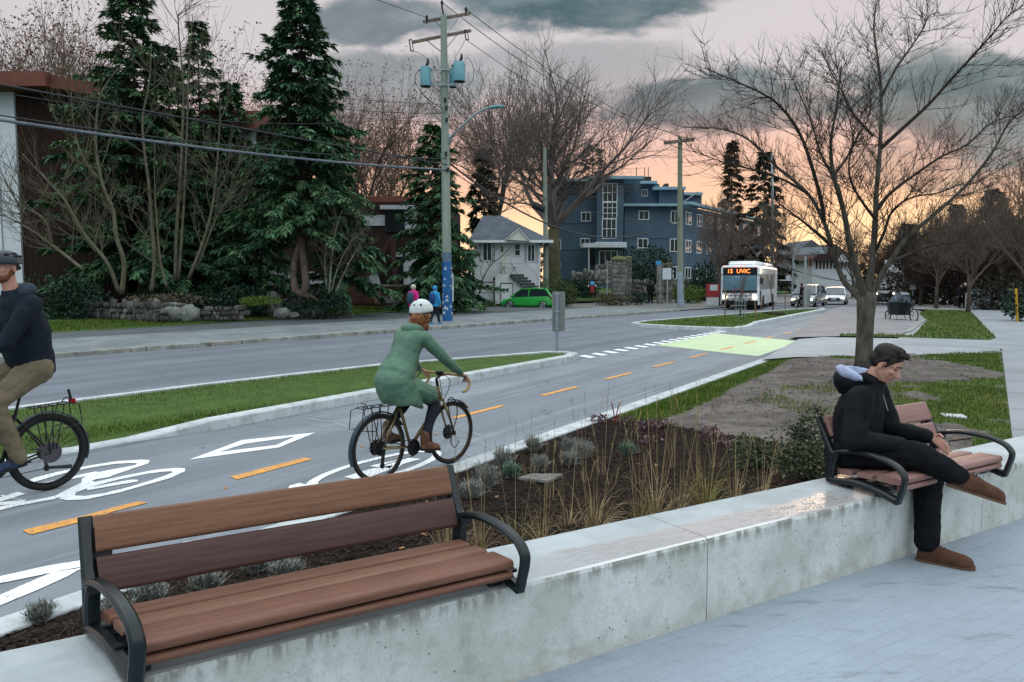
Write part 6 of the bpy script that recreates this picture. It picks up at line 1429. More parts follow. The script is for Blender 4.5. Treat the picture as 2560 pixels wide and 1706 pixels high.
# ================================================================== BUILDINGS
def wbox(mb, x0, y0, x1, y1, Y, th): 
    a, b = D(x0, y1, Y), D(x1, y0, Y); mb.box(min(a.x, b.x), max(a.x, b.x), Y - th, Y + .02, a.z, b.z); return mb
glass_m = mat('dark window glass', (.014, .019, .022), (.026, .032, .036), 1, .2, spec=.3); frame_m = mat('white window frame', (.66, .70, .72), (.60, .63, .65), 3, .6)
glow_m = mat('sky reflecting glass', (.6, .6, .58), rough=.06, metal=.85)
def window(par, x0, y0, x1, y1, Y, cols=2, rows=1, fw=2.2, m=None, fm=None, name='window'):
    'x,y in source pixels; a framed window standing 6 cm proud of the facade'
    a, b = D(x0, y1, Y), D(x1, y0, Y); f = fw / FPX * Y; mb = MB(); o = None
    xs = [a.x + (b.x - a.x) * i / cols for i in range(cols + 1)]; zs = [a.z + (b.z - a.z) * i / rows for i in range(rows + 1)]
    for i, x in enumerate(xs): w_ = f if i in (0, cols) else f * .7; mb.box(x - w_ / 2, x + w_ / 2, Y - .07, Y + .02, a.z - f / 2, b.z + f / 2)
    for i, z in enumerate(zs): w_ = f if i in (0, rows) else f * .7; mb.box(a.x - f / 2 + .004, b.x + f / 2 - .004, Y - .066, Y + .02, z - w_ / 2, z + w_ / 2)
    o = mb.build(name, fm or frame_m, par); mb = MB(); mb.box(a.x, b.x, Y - .03, Y + .01, a.z, b.z); mb.build('pane', m or glass_m, o); return o
# --- apartment block at the left edge
brown_m = mat('dark brown ribbed boards', (.045, .026, .020), (.03, .017, .014), 1.2, .85, stretch=(3, 3, .2), c3=(.075, .042, .034), s3=4, k3=.5); roof_m = mat('red brown roof edge', (.16, .060, .042), (.12, .045, .032), .6, .8); wht_m = mat('white stucco', (.62, .66, .70), (.54, .58, .62), .7, .85)
darkw = mat('dark brown siding', (.04, .024, .022), (.028, .017, .016), .8, .85)
ap = thing('apartment_building', 'dark brown apartment block with red brown flat roof and white corner at the left edge', 'building', at(100, 44))
mb = MB(); a, b = D(33, 760, 42), D(300, 212, 42); mb.box(a.x, b.x, 42, 56, -.2, b.z)
for k in range(60): x = a.x + .02 + k * .1; mb.box(x, x + .045, 41.95, 42.02, 0, b.z - .05)
mb.build('brown_wall', brown_m, ap)
mb = MB(); a, b = D(-160, 760, 41.8), D(33, 214, 41.8); mb.box(a.x, b.x - .01, 41.8, 55, -.2, b.z); mb.build('white_wall', wht_m, ap)
mb = MB()
for x in (-8, 14): p = D(x, 760, 41.77); mb.box(p.x, p.x + .03, 41.74, 41.81, 0, b.z - .1)
mb.build('wall_seam', mat('grey seam', (.3, .33, .36)), ap)
mb = MB(); a, b = D(-200, 215, 40.5), D(112, 178, 40.5); mb.box(a.x, b.x, 40.5, 57, a.z, b.z); q = D(250, 205, 42.5); mb.frame((b.x, 40.9, a.z + .02), (3.0, 0, -.5), (0, 14, 0), (0, 0, b.z - a.z - .1)); mb.build('roof', roof_m, ap)
ap2 = thing('apartment_building', 'long brown and white apartment block with red brown roof half hidden by the conifers', 'building', at(450, 47))
mb = MB(); a, b = D(250, 760, 46), D(660, 318, 46); mb.box(a.x, b.x, 46, 56, -.2, b.z); mb.build('wall', darkw, ap2)
mb = MB(); a, b = D(500, 318, 45), D(560, 272, 45); mb.box(a.x, b.x, 45, 57, a.z, b.z); a2, b2 = D(560, 322, 45), D(660, 285, 45); mb.box(b.x, b2.x, 45.05, 57, a2.z, b.z - .1); mb.build('roof', roof_m, ap2)
mb = MB()
for r_ in ((582, 330, 640, 395), (288, 335, 318, 352), (290, 690, 400, 760), (286, 640, 310, 700), (462, 650, 505, 700), (600, 660, 735, 712), (520, 640, 560, 690)): mb = MB(); wbox(mb, *r_, 46, .08); mb.build('white_panel', wht_m, ap2)
window(ap2, 320, 640, 395, 700, 45.9, 2, 1, 2, mat('curtained glass', (.16, .14, .13), (.07, .06, .055), 6, .4, stretch=(8, 8, .3))); window(ap2, 598, 350, 632, 378, 45.9, 2, 1, 2); window(ap2, 410, 640, 460, 700, 45.9, 2, 1, 2, MT['curtained glass'])
afr = thing('apartment_building', 'dark brown and white building with A-frame entrance left of the wooden pole', 'building', at(970, 52))
CA = lambda x, y: (820 + .204 * x, 480 + .204 * y)
def ca(mb, x0, y0, x1, y1, Y, t): return wbox(mb, *CA(x0, y0), *CA(x1, y1), Y, t)
mb = MB(); a, b = D(*CA(-600, 1360), 52), D(*CA(1500, 130), 52); mb.box(a.x, b.x, 52, 62, -.2, b.z); mb.build('wall', darkw, afr)
for q_ in ((440, 285, 700, 415), (940, 240, 1090, 505), (820, 740, 1000, 800), (925, 802, 1090, 1140), (-300, 980, 60, 1130), (640, 165, 1100, 215)): mb = MB(); ca(mb, *q_, 52, .07); mb.build('white_panel', wht_m, afr)
mb = MB(); mb.ext([D(*CA(x, y), 51.3) for x, y in ((500, 1155), (500, 1000), (560, 910), (600, 985), (640, 1140))], (0, .3, 0)); mb.build('white_panel', wht_m, afr); mb = MB(); mb.ext([D(*CA(x, y), 51.4) for x, y in ((150, 1150), (150, 1000), (310, 780), (250, 980), (170, 1150))], (0, .3, 0)); mb.build('white_panel', wht_m, afr)
window(afr, *CA(705, 230), *CA(935, 490), 51.9, 2, 1, 1.6, glass_m, dk_m); window(afr, *CA(830, 800), *CA(920, 1130), 51.9, 2, 1, 1.6, glass_m, dk_m)
mb = MB(); mb.bar(D(*CA(270, 1340), 50.8), D(*CA(790, 560), 50.8), .22, .30); mb.bar(D(*CA(790, 560), 50.75), D(*CA(830, 1140), 50.75), .2, .30); mb.build('entrance_beam', mat('red brown beam', (.075, .035, .03), (.055, .026, .022), 1, .8), afr)
mb = MB(); mb.ext([D(*CA(x, y), 51.55) for x, y in ((560, 900), (770, 600), (825, 1140), (640, 1140))], (0, .2, 0)); mb.build('entrance_recess', mat('dark brick recess', (.02, .014, .012), (.03, .02, .017), 3, .9), afr)
mb = MB(); ca(mb, 500, 70, 1400, 140, 51.3, .8); mb.build('roof', roof_m, afr)
brick_m = mat('dark brick', (.085, .045, .032), (.06, .03, .022), 2, .9, c3=(.12, .07, .05), s3=12, k3=.5); lbrick_m = mat('light brick', (.24, .135, .085), (.18, .095, .06), 3, .9, c3=(.30, .20, .14), s3=14, k3=.5)
bw = thing('brick_wall', 'low dark brick entrance wall with lighter brick piers and concrete steps', 'wall', at(925, 48))
mb = MB(); ca(mb, 260, 1150, 590, 1365, 48.5, .3); ca(mb, 655, 1150, 895, 1290, 49.2, .3); mb.build('brick_panel', brick_m, bw)
for x0, x1 in ((585, 660), (893, 965)): mb = MB(); ca(mb, x0, 1165, x1, 1365, 48.2, .45); mb.build('brick_pier', lbrick_m, bw)
mb = MB(); ca(mb, 380, 1138, 960, 1158, 48.6, .5); ca(mb, 660, 1270, 820, 1300, 49.1, .3); ca(mb, 660, 1300, 880, 1330, 48.7, .3); ca(mb, 660, 1330, 895, 1360, 48.3, .3); mb.build('step', okerb_m, bw)
# --- white house
CH = lambda x, y: (1140 + .204 * x, 500 + .204 * y)
HY = 58.0
def ch(mb, x0, y0, x1, y1, Y, t): return wbox(mb, *CH(x0, y0), *CH(x1, y1), Y, t)
hs = thing('house', 'small white stucco house with grey hip roof, front steps and folding chairs', 'house', at(1260, HY))
hwall = mat('white house stucco', (.60, .62, .63), (.54, .555, .56), .8, .9, c3=(.46, .47, .47), s3=3, k3=.4); shing = mat('grey shingles', (.085, .10, .12), (.06, .072, .088), 1.2, .9, c3=(.13, .145, .16), s3=9, k3=.5); cream = mat('cream paint', (.60, .60, .54), (.54, .54, .48), 1, .7); trimw = mat('white trim', (.70, .73, .75), rough=.6); blktrim = mat('dark green black trim', (.03, .045, .045), rough=.6)
mb = MB(); a, b = D(*CH(218, 1275), HY), D(*CH(1022, 470), HY); mb.box(a.x, b.x, HY, HY + 9, -.2, b.z); mb.build('wall', hwall, hs)
mb = MB(); e0, e1 = D(*CH(150, 490), HY - .7), D(*CH(1190, 505), HY - .7); ez = e0.z - .05; e0b, e1b = V((e0.x, HY + 9.6, ez)), V((e1.x, HY + 9.6, ez)); r0, r1 = D(*CH(330, 195), HY + 4.4), D(*CH(560, 210), HY + 4.4); e0.z = e1.z = ez; r1.z = r0.z
mb.face([e0, e1, r1, r0]); mb.face([e1, e1b, r1]); mb.face([e1b, e0b, r0, r1]); mb.face([e0b, e0, r0]); mb.face([e0, e0b, e1b, e1]); rf = mb.build('roof', shing, hs)
mb = MB(); mb.box(e0.x - .02, e1.x + .02, HY - .74, HY - .68, ez - .16, ez + .03); mb.frame((e1.x - .03, HY - .7, ez - .16), (.05, 0, 0), (0, 10.2, 0), (0, 0, .19)); mb.build('gutter', trimw, rf)
mb = MB(); mb.tube([D(*CH(630, 280), HY + 2.5), D(*CH(628, 215), HY + 2.5)], .05, 6); mb.build('vent_pipe', steel_m, rf)
mb = MB(); mb.ext([D(*CH(x, y), HY - 1.0) for x, y in ((615, 488), (905, 505), (772, 350))], (0, .9, 0)); mb.build('gable', cream, hs)
mb = MB(); g0, g1, gt = D(*CH(603, 488), HY - 1.05), D(*CH(916, 512), HY - 1.05), D(*CH(773, 343), HY - 1.05)
mb.bar(g0, gt, .06, .2, (0, 1, 0)); mb.bar(gt, g1, .06, .2, (0, 1, 0)); mb.build('gable_trim', trimw, hs)
mb = MB(); up_o = V((0, 0, .12)); mb.add([g0 + up_o, gt + up_o, gt + up_o + V((0, 2.6, 0)), g0 + up_o + V((0, 2.2, 0)), g1 + up_o, g1 + up_o + V((0, 2.2, 0))], [(0, 1, 2, 3), (1, 4, 5, 2)]); mb.build('gable_roof', shing, hs)
for x0, y0, x1, y1, c_, r_ in ((330, 525, 437, 745, 2, 1), (720, 540, 787, 685, 1, 2), (878, 550, 965, 755, 2, 1)): window(hs, *CH(x0, y0), *CH(x1, y1), HY, c_, r_, 2.0)
for x0, x1, y0, y1 in ((292, 327, 525, 752), (441, 476, 525, 752), (847, 875, 545, 757), (968, 998, 550, 760)):
    mb = MB(); ch(mb, x0, y0, x1, y1, HY, .06); sh_ = mb.build('shutter', blktrim, hs); mb = MB()
    for k in range(15): ch(mb, x0 + 4, y0 + 6 + k * 14.4, x1 - 4, y0 + 14 + k * 14.4, HY - .05, .03)
    mb.build('shutter_slat', trimw, sh_)['kind'] = 'stuff'
mb = MB(); ch(mb, 548, 520, 616, 905, HY, .06); dr_ = mb.build('door', cream, hs); mb = MB(); ch(mb, 556, 570, 578, 640, HY - .05, .03); mb.build('door_glass', glass_m, dr_)
mb = MB(); ch(mb, 255, 1015, 465, 1262, HY, .05); gd = mb.build('garage_door', trimw, hs); mb = MB(); ch(mb, 250, 1006, 470, 1014, HY, .08); ch(mb, 462, 1010, 470, 1265, HY, .08); ch(mb, 255, 1135, 462, 1139, HY - .04, .03); mb.build('door_trim', blktrim, gd)
# entrance stair
st_ = [(480, 965), (510, 912), (655, 912), (655, 925), (697, 925), (697, 960), (740, 960), (740, 995), (783, 995), (783, 1030), (825, 1030), (825, 1065), (870, 1065), (870, 1100), (950, 1100), (950, 1275), (480, 1275)]
mb = MB(); mb.ext([D(*CH(x, y), HY - 1.3) for x, y in st_], (0, 1.25, 0)); stp = mb.build('stair', hwall, hs)
mb = MB()
for k in range(5): ch(mb, 658 + 43 * k, 912 + 35 * k, 835 + 43 * k, 945 + 35 * k, HY - 1.32 + .2, .5)
mb.build('step', mat('dark slate steps', (.035, .045, .05), (.05, .06, .065), 2, .7), stp)
mb = MB(); ch(mb, 555, 1030, 688, 1275, HY - 1.3, .05); ld = mb.build('cellar_door', trimw, hs); mb = MB(); ch(mb, 547, 1022, 555, 1275, HY - 1.3, .08); ch(mb, 688, 1022, 695, 1275, HY - 1.3, .08); ch(mb, 547, 1018, 695, 1026, HY - 1.3, .08)
c = D(*CH(630, 1105), HY - 1.37); mb.ext([c + V((x, 0, z)) for x, z in ((-.09, .13), (.09, .13), (.09, -.05), (0, -.2), (-.09, -.05))], (0, .05, 0)); mb.build('door_trim', blktrim, ld)
mb = MB(); rl = lambda x, y: D(*CH(x, y), HY - 1.28)
mb.tube([rl(512, 775), rl(660, 775), rl(845, 775), rl(1005, 920)], .015, 4); mb.tube([rl(845, 905), rl(1005, 1075)], .012, 4)
for k in range(17):
    x = 515 + k * 20; mb.tube([rl(x, 775), rl(x, 908)], .009, 4)
for k in range(9): x = 850 + k * 19; mb.tube([rl(x, 780 + k * 17), rl(x, 915 + k * 19)], .009, 4)
mb.build('railing', mat('grey railing', (.25, .27, .28), rough=.5), stp)
mb = MB(); mb.tube([D(*CH(1075, 540), HY - .6), D(*CH(1030, 575), HY - .1), D(*CH(1018, 1085), HY - .1)], .05, 6); mb.build('downspout', trimw, hs); mb = MB(); mb.tube([D(*CH(190, 540), HY - .1), D(*CH(185, 1050), HY - .1)], .06, 6); mb.build('downspout', trimw, hs)
mb = MB(); ch(mb, 485, 1095, 540, 1160, HY, .2); mb.build('meter_box', trimw, hs); mb = MB(); ch(mb, 455, 950, 480, 985, HY, .12); mb.build('wall_lamp', dk_m, hs)
def fchair(x, lab):
    c = D(*CH(x, 905), HY - .9); t_ = thing('folding_chair', lab, 'chair', c, 0, 'folding chairs on the landing'); m_ = mat('dark wood chair', (.05, .028, .02), rough=.6); mb = MB()
    for y in (-.18, .18):
        mb.bar(c + V((-.22, y, 0)), c + V((.18, y, .52)), .035); mb.bar(c + V((.22, y, 0)), c + V((-.2, y, .86)), .035)
    mb.build('leg', m_, t_); mb = MB(); mb.box(c.x - .2, c.x + .22, c.y - .2, c.y + .2, c.z + .42, c.z + .45); mb.build('seat', m_, t_); mb = MB()
    for z in (.62, .72, .82): mb.bar(c + V((-.1 - .1 * (z - .62) / .2, -.2, z)), c + V((-.1 - .1 * (z - .62) / .2, .2, z)), .02, .06)
    mb.build('backrest', m_, t_)
fchair(575, 'dark folding chair in front of the house door'); fchair(705, 'dark folding chair at the head of the house steps')
# young tree against the white house
yt = thing('young_tree', 'thin leaning young tree in front of the white house garage', 'tree', D(*CH(262, 1250), HY - 3)); mb = MB()
for pts, r_ in (([(262, 1250), (320, 1000), (410, 820), (560, 690), (690, 560)], .06), ([(330, 970), (300, 870), (330, 760)], .03), ([(410, 820), (370, 720), (380, 600)], .03), ([(410, 820), (470, 650), (540, 560)], .025), ([(560, 690), (640, 680), (700, 640)], .02)):
    q = [D(*CH(*k), HY - 3) for k in pts]; mb.tube(sm(q, 4), [r_ * (1 - .7 * i / (4 * (len(q) - 1))) for i in range(4 * (len(q) - 1) + 1)], 6)
mb.build('trunk', far_bark, yt)
# --- blue grey apartment block
CB = lambda x, y: (1340 + .2551 * x, 400 + .2551 * y)
def cb(mb, x0, y0, x1, y1, Y, dep): a, b = D(*CB(x0, y1), Y), D(*CB(x1, y0), Y); return mb.box(a.x, b.x, Y, Y + dep, a.z, b.z)
bb = thing('apartment_building', 'blue grey four storey apartment block with tall stair window', 'building', at(1520, 86))
bl_m = mat('blue grey stucco', (.075, .120, .162), (.060, .098, .134), .5, .9, c3=(.075, .105, .14), s3=2, k3=.5); band_m = mat('dark band', (.035, .055, .08)); bt_m = mat('pale blue roof trim', (.24, .37, .43), (.20, .31, .37), 1, .7)
BY = 86.0
mb = MB(); cb(mb, 185, 190, 600, 1230, BY, 12); mb.build("wall", bl_m, bb)
mb = MB(); cb(mb, 592, 165, 862, 1250, BY - 1.6, 6); mb.build('stair_tower', bl_m, bb)
mb = MB(); cb(mb, 860, 445, 1425, 1250, BY - .6, 12); mb.build('wall', bl_m, bb)
mb = MB(); cb(mb, 858, 200, 1030, 440, BY + 3.5, 10); cb(mb, 1025, 235, 1210, 440, BY + 4, 9); cb(mb, 1205, 285, 1450, 440, BY + 3.2, 9); cb(mb, 1445, 330, 1625, 460, BY + 6, 14); mb.build('top_storey', bl_m, bb)
c0 = D(*CB(1425, 445), BY - .6); c1 = D(*CB(1425, 1250), BY - .6); SD = V((sin(radians(33)), cos(radians(33)), 0)); SN = V((cos(radians(33)), -sin(radians(33)), 0))
mb = MB(); mb.frame((c1.x, c1.y, c1.z), SD * 34, -SN * 10, (0, 0, c0.z - c1.z)); mb.build('wall', bl_m, bb)
mb = MB(); cb(mb, 175, 183, 590, 208, BY - .8, 13); cb(mb, 530, 158, 1060, 185, BY - 2.4, 14); cb(mb, 1025, 205, 1190, 232, BY + 2.8, 10); cb(mb, 1150, 262, 1470, 290, BY + 2.4, 10); cb(mb, 1440, 318, 1635, 345, BY + 5.4, 15)
cb(mb, 848, 428, 1425, 452, BY - 1.5, 12); mb.frame((c0.x, c0.y - .9, c0.z - .02), SD * 35, SN * .9, (0, 0, .3)); mb.build('roof', bt_m, bb)
mb = MB(); cb(mb, 1060, 165, 1130, 220, BY + 6, 2); mb.build('chimney', dk_m, bb); mb = MB(); cb(mb, 1265, 232, 1300, 265, BY + 6, 1.5); mb.build('chimney', dk_m, bb)
for x in (985, 1065, 1100): p = D(*CB(x, 165), BY + 6); mb = MB(); mb.tube([p, p + V((0, 0, 1.1))], .05, 5); mb.build('roof_pipe', dk_m, bb)
mb = MB()
for x0, x1, y, Y in ((185, 590, 340, BY), (185, 590, 625, BY), (185, 590, 885, BY), (862, 1425, 772, BY - .6), (862, 1425, 905, BY - .6), (862, 1425, 1045, BY - .6)): cb(mb, x0, y - 3, x1, y + 3, Y - .03, .05)
mb.build('storey_line', band_m, bb)
window(bb, *CB(655, 235), *CB(795, 410), BY - 1.6, 3, 2, 1.9); window(bb, *CB(655, 418), *CB(792, 575), BY - 1.6, 3, 3, 1.9); window(bb, *CB(648, 580), *CB(785, 770), BY - 1.6, 3, 2, 1.9); window(bb, *CB(620, 893), *CB(795, 1030), BY - 1.6, 3, 1, 2.2)
for w_ in ((450, 255, 540, 342), (445, 515, 533, 600), (437, 772, 523, 853)): window(bb, *CB(w_[0], w_[1]), *CB(w_[2], w_[3]), BY, 2, 1, 1.8)
for w_ in ((190, 515, 250, 625), (200, 785, 242, 878), (190, 1012, 236, 1100)): window(bb, *CB(w_[0], w_[1]), *CB(w_[2], w_[3]), BY, 1, 1, 1.6)
for w_ in ((1008, 502, 1105, 585), (998, 773, 1096, 863), (1322, 502, 1400, 620), (1313, 776, 1398, 898), (1342, 1048, 1410, 1168)): window(bb, *CB(w_[0], w_[1]), *CB(w_[2], w_[3]), BY - .6, 2, 1, 1.9)
window(bb, *CB(1036, 293), *CB(1093, 355), BY + 4, 2, 1, 1.6)
for k in range(9):
    for zt, zb in ((500, 628), (778, 905), (1050, 1165)):
        o = V((c1.x, c1.y, 0)) + SD * (1.0 + k * 3.6); z0, z1 = D(*CB(1425, zb), BY - .6).z, D(*CB(1425, zt), BY - .6).z
        mb = MB(); W_ = 1.7
        for q in (0, W_ / 2, W_): mb.frame(o + SD * (q - .05) + V((0, 0, z0)), SD * .1, SN * .06, (0, 0, z1 - z0))
        for z in (z0, z1 - .1): mb.frame(o + V((0, 0, z)), SD * W_, SN * .055, (0, 0, .1))
        f_ = mb.build('window', frame_m, bb); mb = MB(); mb.frame(o + V((0, 0, z0)), SD * W_, SN * .025, (0, 0, z1 - z0)); mb.build('pane', glow_m if zt < 1000 else glass_m, f_)
mb = MB(); cb(mb, 462, 815, 890, 858, BY - 3.4, 2.4); cb(mb, 580, 806, 885, 818, BY - 3.2, 2); mb.build('entrance_canopy', mat('white canopy', (.6, .65, .68), rough=.6), bb)
mb = MB(); p = D(*CB(517, 1100), BY - 3.2); mb.tube([p, D(*CB(517, 855), BY - 3.2)], .06, 6); mb.build('canopy_post', trimw, bb)
mb = MB()
for x in (535, 550, 565): mb.tube([D(*CB(x, 1030), BY - .1), D(*CB(x, 858), BY - .1)], .06, 5)
mb.build('pipe', dk_m, bb)
# stone pillars, rubble walls
stone_m = mat('grey rubble stone', (.17, .175, .16), (.10, .10, .09), 1.6, .9, c3=(.27, .28, .26), s3=3.5, k3=.7, bump=.5, bscale=9); moss_m = mat('mossy cap', (.10, .11, .04), (.14, .14, .08), 2, .95)
def pillar(label, x0, x1, yt, yb, Y):
    a, b = D(*CB(x0, yb), Y), D(*CB(x1, yt), Y); w_ = b.x - a.x; c = V(((a.x + b.x) / 2, Y, a.z)); t_ = thing('stone_pillar', label, 'pillar', c, 0, 'stone gate pillars'); H = b.z - a.z; rn = random.Random(x0); mb = MB(); z = -.3; row = 0
    while z < H - .35:
        h = rn.uniform(.28, .42); n = 2 if row % 2 else 3; xs = [-w_ / 2 + w_ * k / n for k in range(n + 1)]
        for k in range(n): mb.box(c.x + xs[k] + .02, c.x + xs[k + 1] - .02, Y - w_ / 2 - rn.uniform(0, .08), Y + w_ / 2, c.z + z + .015, c.z + z + h - .015)
        z += h; row += 1
    mb.box(c.x - w_ * .46, c.x + w_ * .46, Y - w_ * .46, Y + w_ * .46, c.z - .3, c.z + z); mb.build('shaft', stone_m, t_, bevel=.04); mb = MB(); mb.tube([V((c.x, Y, c.z + z)), V((c.x, Y, c.z + z + .15)), V((c.x, Y, c.z + H))], [w_ * .68, w_ * .66, w_ * .35], 10); mb.build('cap', moss_m, t_)
pillar('wide stone gate pillar left of the round shrub', 748, 872, 945, 1330, 64); pillar('narrower stone gate pillar behind the wide one with mossy cap', 868, 936, 945, 1290, 67); pillar('stone gate pillar right of the dark walker', 1180, 1250, 1010, 1370, 64); pillar('stone gate pillar behind the grey sign back', 1262, 1335, 1010, 1360, 66)
def rubble(label, p0, p1, h0, h1, seed, m=stone_m, n=60, s_=.3, th_=.4, name='stone_wall'):
    rn = random.Random(seed); p0, p1 = V(p0), V(p1); d = (p1 - p0); L = d.length; d.normalize(); nn = V((d.y, -d.x, 0)); t_ = thing(name, label, 'stone wall', p0.lerp(p1, .5)); mb = MB(); mb.frame(p0 - nn * th_, d * L, nn * (th_ - .03), (0, 0, min(h0, h1) - .08)); mb.build('core', dirt_m, t_)
    mb = MB(); z = .0
    while z < max(h0, h1):
        x = rn.uniform(-.3, 0); h0_ = s_ * rn.uniform(.75, 1.1); hh = h0_
        while x < L:
            hh = h0_ * rn.uniform(.75, 1.5); w_ = s_ * rn.choice((.6, .8, 1.1, 1.5, 2.2)) * rn.uniform(.8, 1.2); f = max(0, min(1, x / L)); H = h0 + (h1 - h0) * f
            if z < H - .05:
                c = p0 + d * (x + w_ / 2) + V((0, 0, z + hh / 2 - .04 * rn.random())) + nn * rn.uniform(-.05, .03); k = rn.uniform(.85, 1.0)
                rr = []; 
                for q in range(7): a = -pi / 2 + pi * q / 6; rr.append([c + d * (w_ * .50 * k * max(.12, cos(a) ** .5) * cos(b_) ** 1 if False else w_ * .5 * k * max(.1, abs(cos(a)) ** .45) * (abs(cos(b_)) ** .6 * (1 if cos(b_) > 0 else -1))) + nn * (.10 * rn.uniform(.8, 1.2) * max(.1, abs(cos(a)) ** .45) * (abs(sin(b_)) ** .6 * (1 if sin(b_) > 0 else -1))) + V((0, 0, hh * .5 * k * sin(a))) for b_ in [2 * pi * j / 8 for j in range(8)]])
                mb.loft(rr)
            x += w_
        z += h0_ * .95
    mb.build('stones', m, t_, smooth=True); return t_
add_island(stone_m, .35)
pl_m = mat('planter stone', (.085, .085, .075), (.05, .053, .045), 2.2, .9, c3=(.22, .22, .20), s3=4, k3=.6, bump=.5, bscale=12); add_island(pl_m, .4)
CS = lambda x, y: (100 + .34 * x, 600 + .34 * y)
w0, w1, w2 = P(*CS(270, 575), .2), P(*CS(880, 605), .2), P(*CS(1480, 590), .2)
rubble('low dark rubble planter wall at the left behind the grass', w0, w1, .80, .68, 71, pl_m, s_=.34); rubble('low rubble planter wall with pale top stones, nearer the forked trunk', w1, w2, .72, .60, 72, pl_m, s_=.26)
def boulder(label, x, y, rx, rz_, seed, m):
    rn = random.Random(seed); c = P(*CS(x, y), .2); mb = MB(); rgs = []
    for j in range(9):
        a = -pi / 2 + pi * j / 8; a = max(-1.5, min(1.5, a)); rgs.append([c + V((rx * cos(a) * cos(b_), rx * .7 * cos(a) * sin(b_), rz_ * (.8 + sin(a)))) * 1.0 + V((1, .5, .7)) * .22 * rx * vn(cos(b_) * 2 + seed, sin(b_) * 2 + a * 1.3, 1.0) for b_ in [2 * pi * k / 12 for k in range(12)]])
    mb.loft(rgs); return tag(mb.build('boulder', m, smooth=True, angle=28), label, 'rock', 'garden boulders')
pale_st = mat('pale boulder', (.20, .21, .19), (.11, .12, .105), 2.2, .9, c3=(.36, .37, .36), s3=5, k3=.6, bump=.6, bscale=10)
for i, (lb, x, y, rx, rz_) in enumerate((('big flat faced pale boulder in the middle of the planter wall', 965, 600, .85, .46), ('upright pale boulder next to the flat faced one', 1090, 600, .50, .42), ('grey boulder standing on the planter wall top', 1095, 520, .42, .45), ('tall white grey boulder at the right end of the planter wall', 1705, 565, .55, .70), ('rounded boulder low in front of the tall white one', 1780, 575, .42, .28), ('mid grey boulder under the forked trunk, left of centre', 1855, 545, .42, .5), ('tilted grey boulder under the forked trunk', 1930, 545, .48, .5), ('long grey boulder at the right end of the rockery', 2030, 570, .62, .33), ('small pale boulder at the foot of the rockery', 1865, 575, .30, .16), ('brownish boulder beside the tall white one', 1800, 530, .34, .42), ('large pale rounded rock in the bed behind the wall', 1285, 500, .6, .35))):
    boulder(lb, x, y, rx, rz_, i * 3.7, pale_st)
rubble('pale rubble stone wall rising behind the shrubs by the pillars', D(*CB(380, 1195), 72), D(*CB(760, 1195), 70), .7, 1.9, 73, s_=.45); rubble('low rubble wall between the second pole and the bus', D(*CB(1330, 1370), 72), D(*CB(1830, 1385), 74), 1.9, 1.8, 74, s_=.45); rubble('low terrace wall below the rubble wall', D(*CB(370, 1225), 68), D(*CB(740, 1225), 66), .8, .9, 75, s_=.4)
rubble('low rubble wall between the gate pillars', D(*CB(935, 1300), 68), D(*CB(1190, 1320), 67), .9, .8, 76, s_=.4)
# --- far houses beyond the crossing
tud = thing('house', 'far white and black timbered house seen through the foreground tree', 'house', at(2060, 118)); mb = MB(); a, b = D(2030, 705, 118), D(2140, 650, 118); mb.box(a.x, b.x, 118, 128, 0, b.z); mb.build('wall', mat('far white render', (.48, .51, .53)), tud)
mb = MB(); t0, t1, t2 = D(2022, 652, 117), D(2150, 652, 117), D(2086, 610, 117); mb.ext([t0, t1, t2], (0, 12, 0)); mb.build('roof', darkw, tud)
mb = MB()
for k in range(12): p = D(2040 + k * 9, 672, 117.9); mb.box(p.x, p.x + .22, 117.85, 118.02, p.z, p.z + 1.6)
mb.build('timber', darkw, tud); mb = MB(); mb.ext([D(2092, 655, 116.9), D(2122, 655, 116.9), D(2107, 632, 116.9)], (0, .2, 0)); mb.build('gable', trimw, tud); mb = MB(); p, q = D(2104, 700, 117.95), D(2116, 688, 117.95); mb.box(p.x, q.x, 117.9, 118, p.z, q.z); mb.build('window', glass_m, tud)
fh = thing('house', 'far pale grey house with blue grey gable behind the traffic signal', 'house', at(2030, 135)); mb = MB(); a, b = D(1985, 700, 135), D(2075, 635, 135); mb.box(a.x, b.x, 135, 145, 0, b.z); mb.build('wall', mat('far grey wall', (.16, .19, .21)), fh); mb = MB(); mb.ext([D(1978, 637, 134), D(2082, 637, 134), D(2030, 600, 134)], (0, 12, 0)); mb.build('roof', shing, fh)
h3 = dup(tud, (tud.location.x - 12, tud.location.y + 14, 0), 0, None, label='far white and black timbered house to the left of the other')
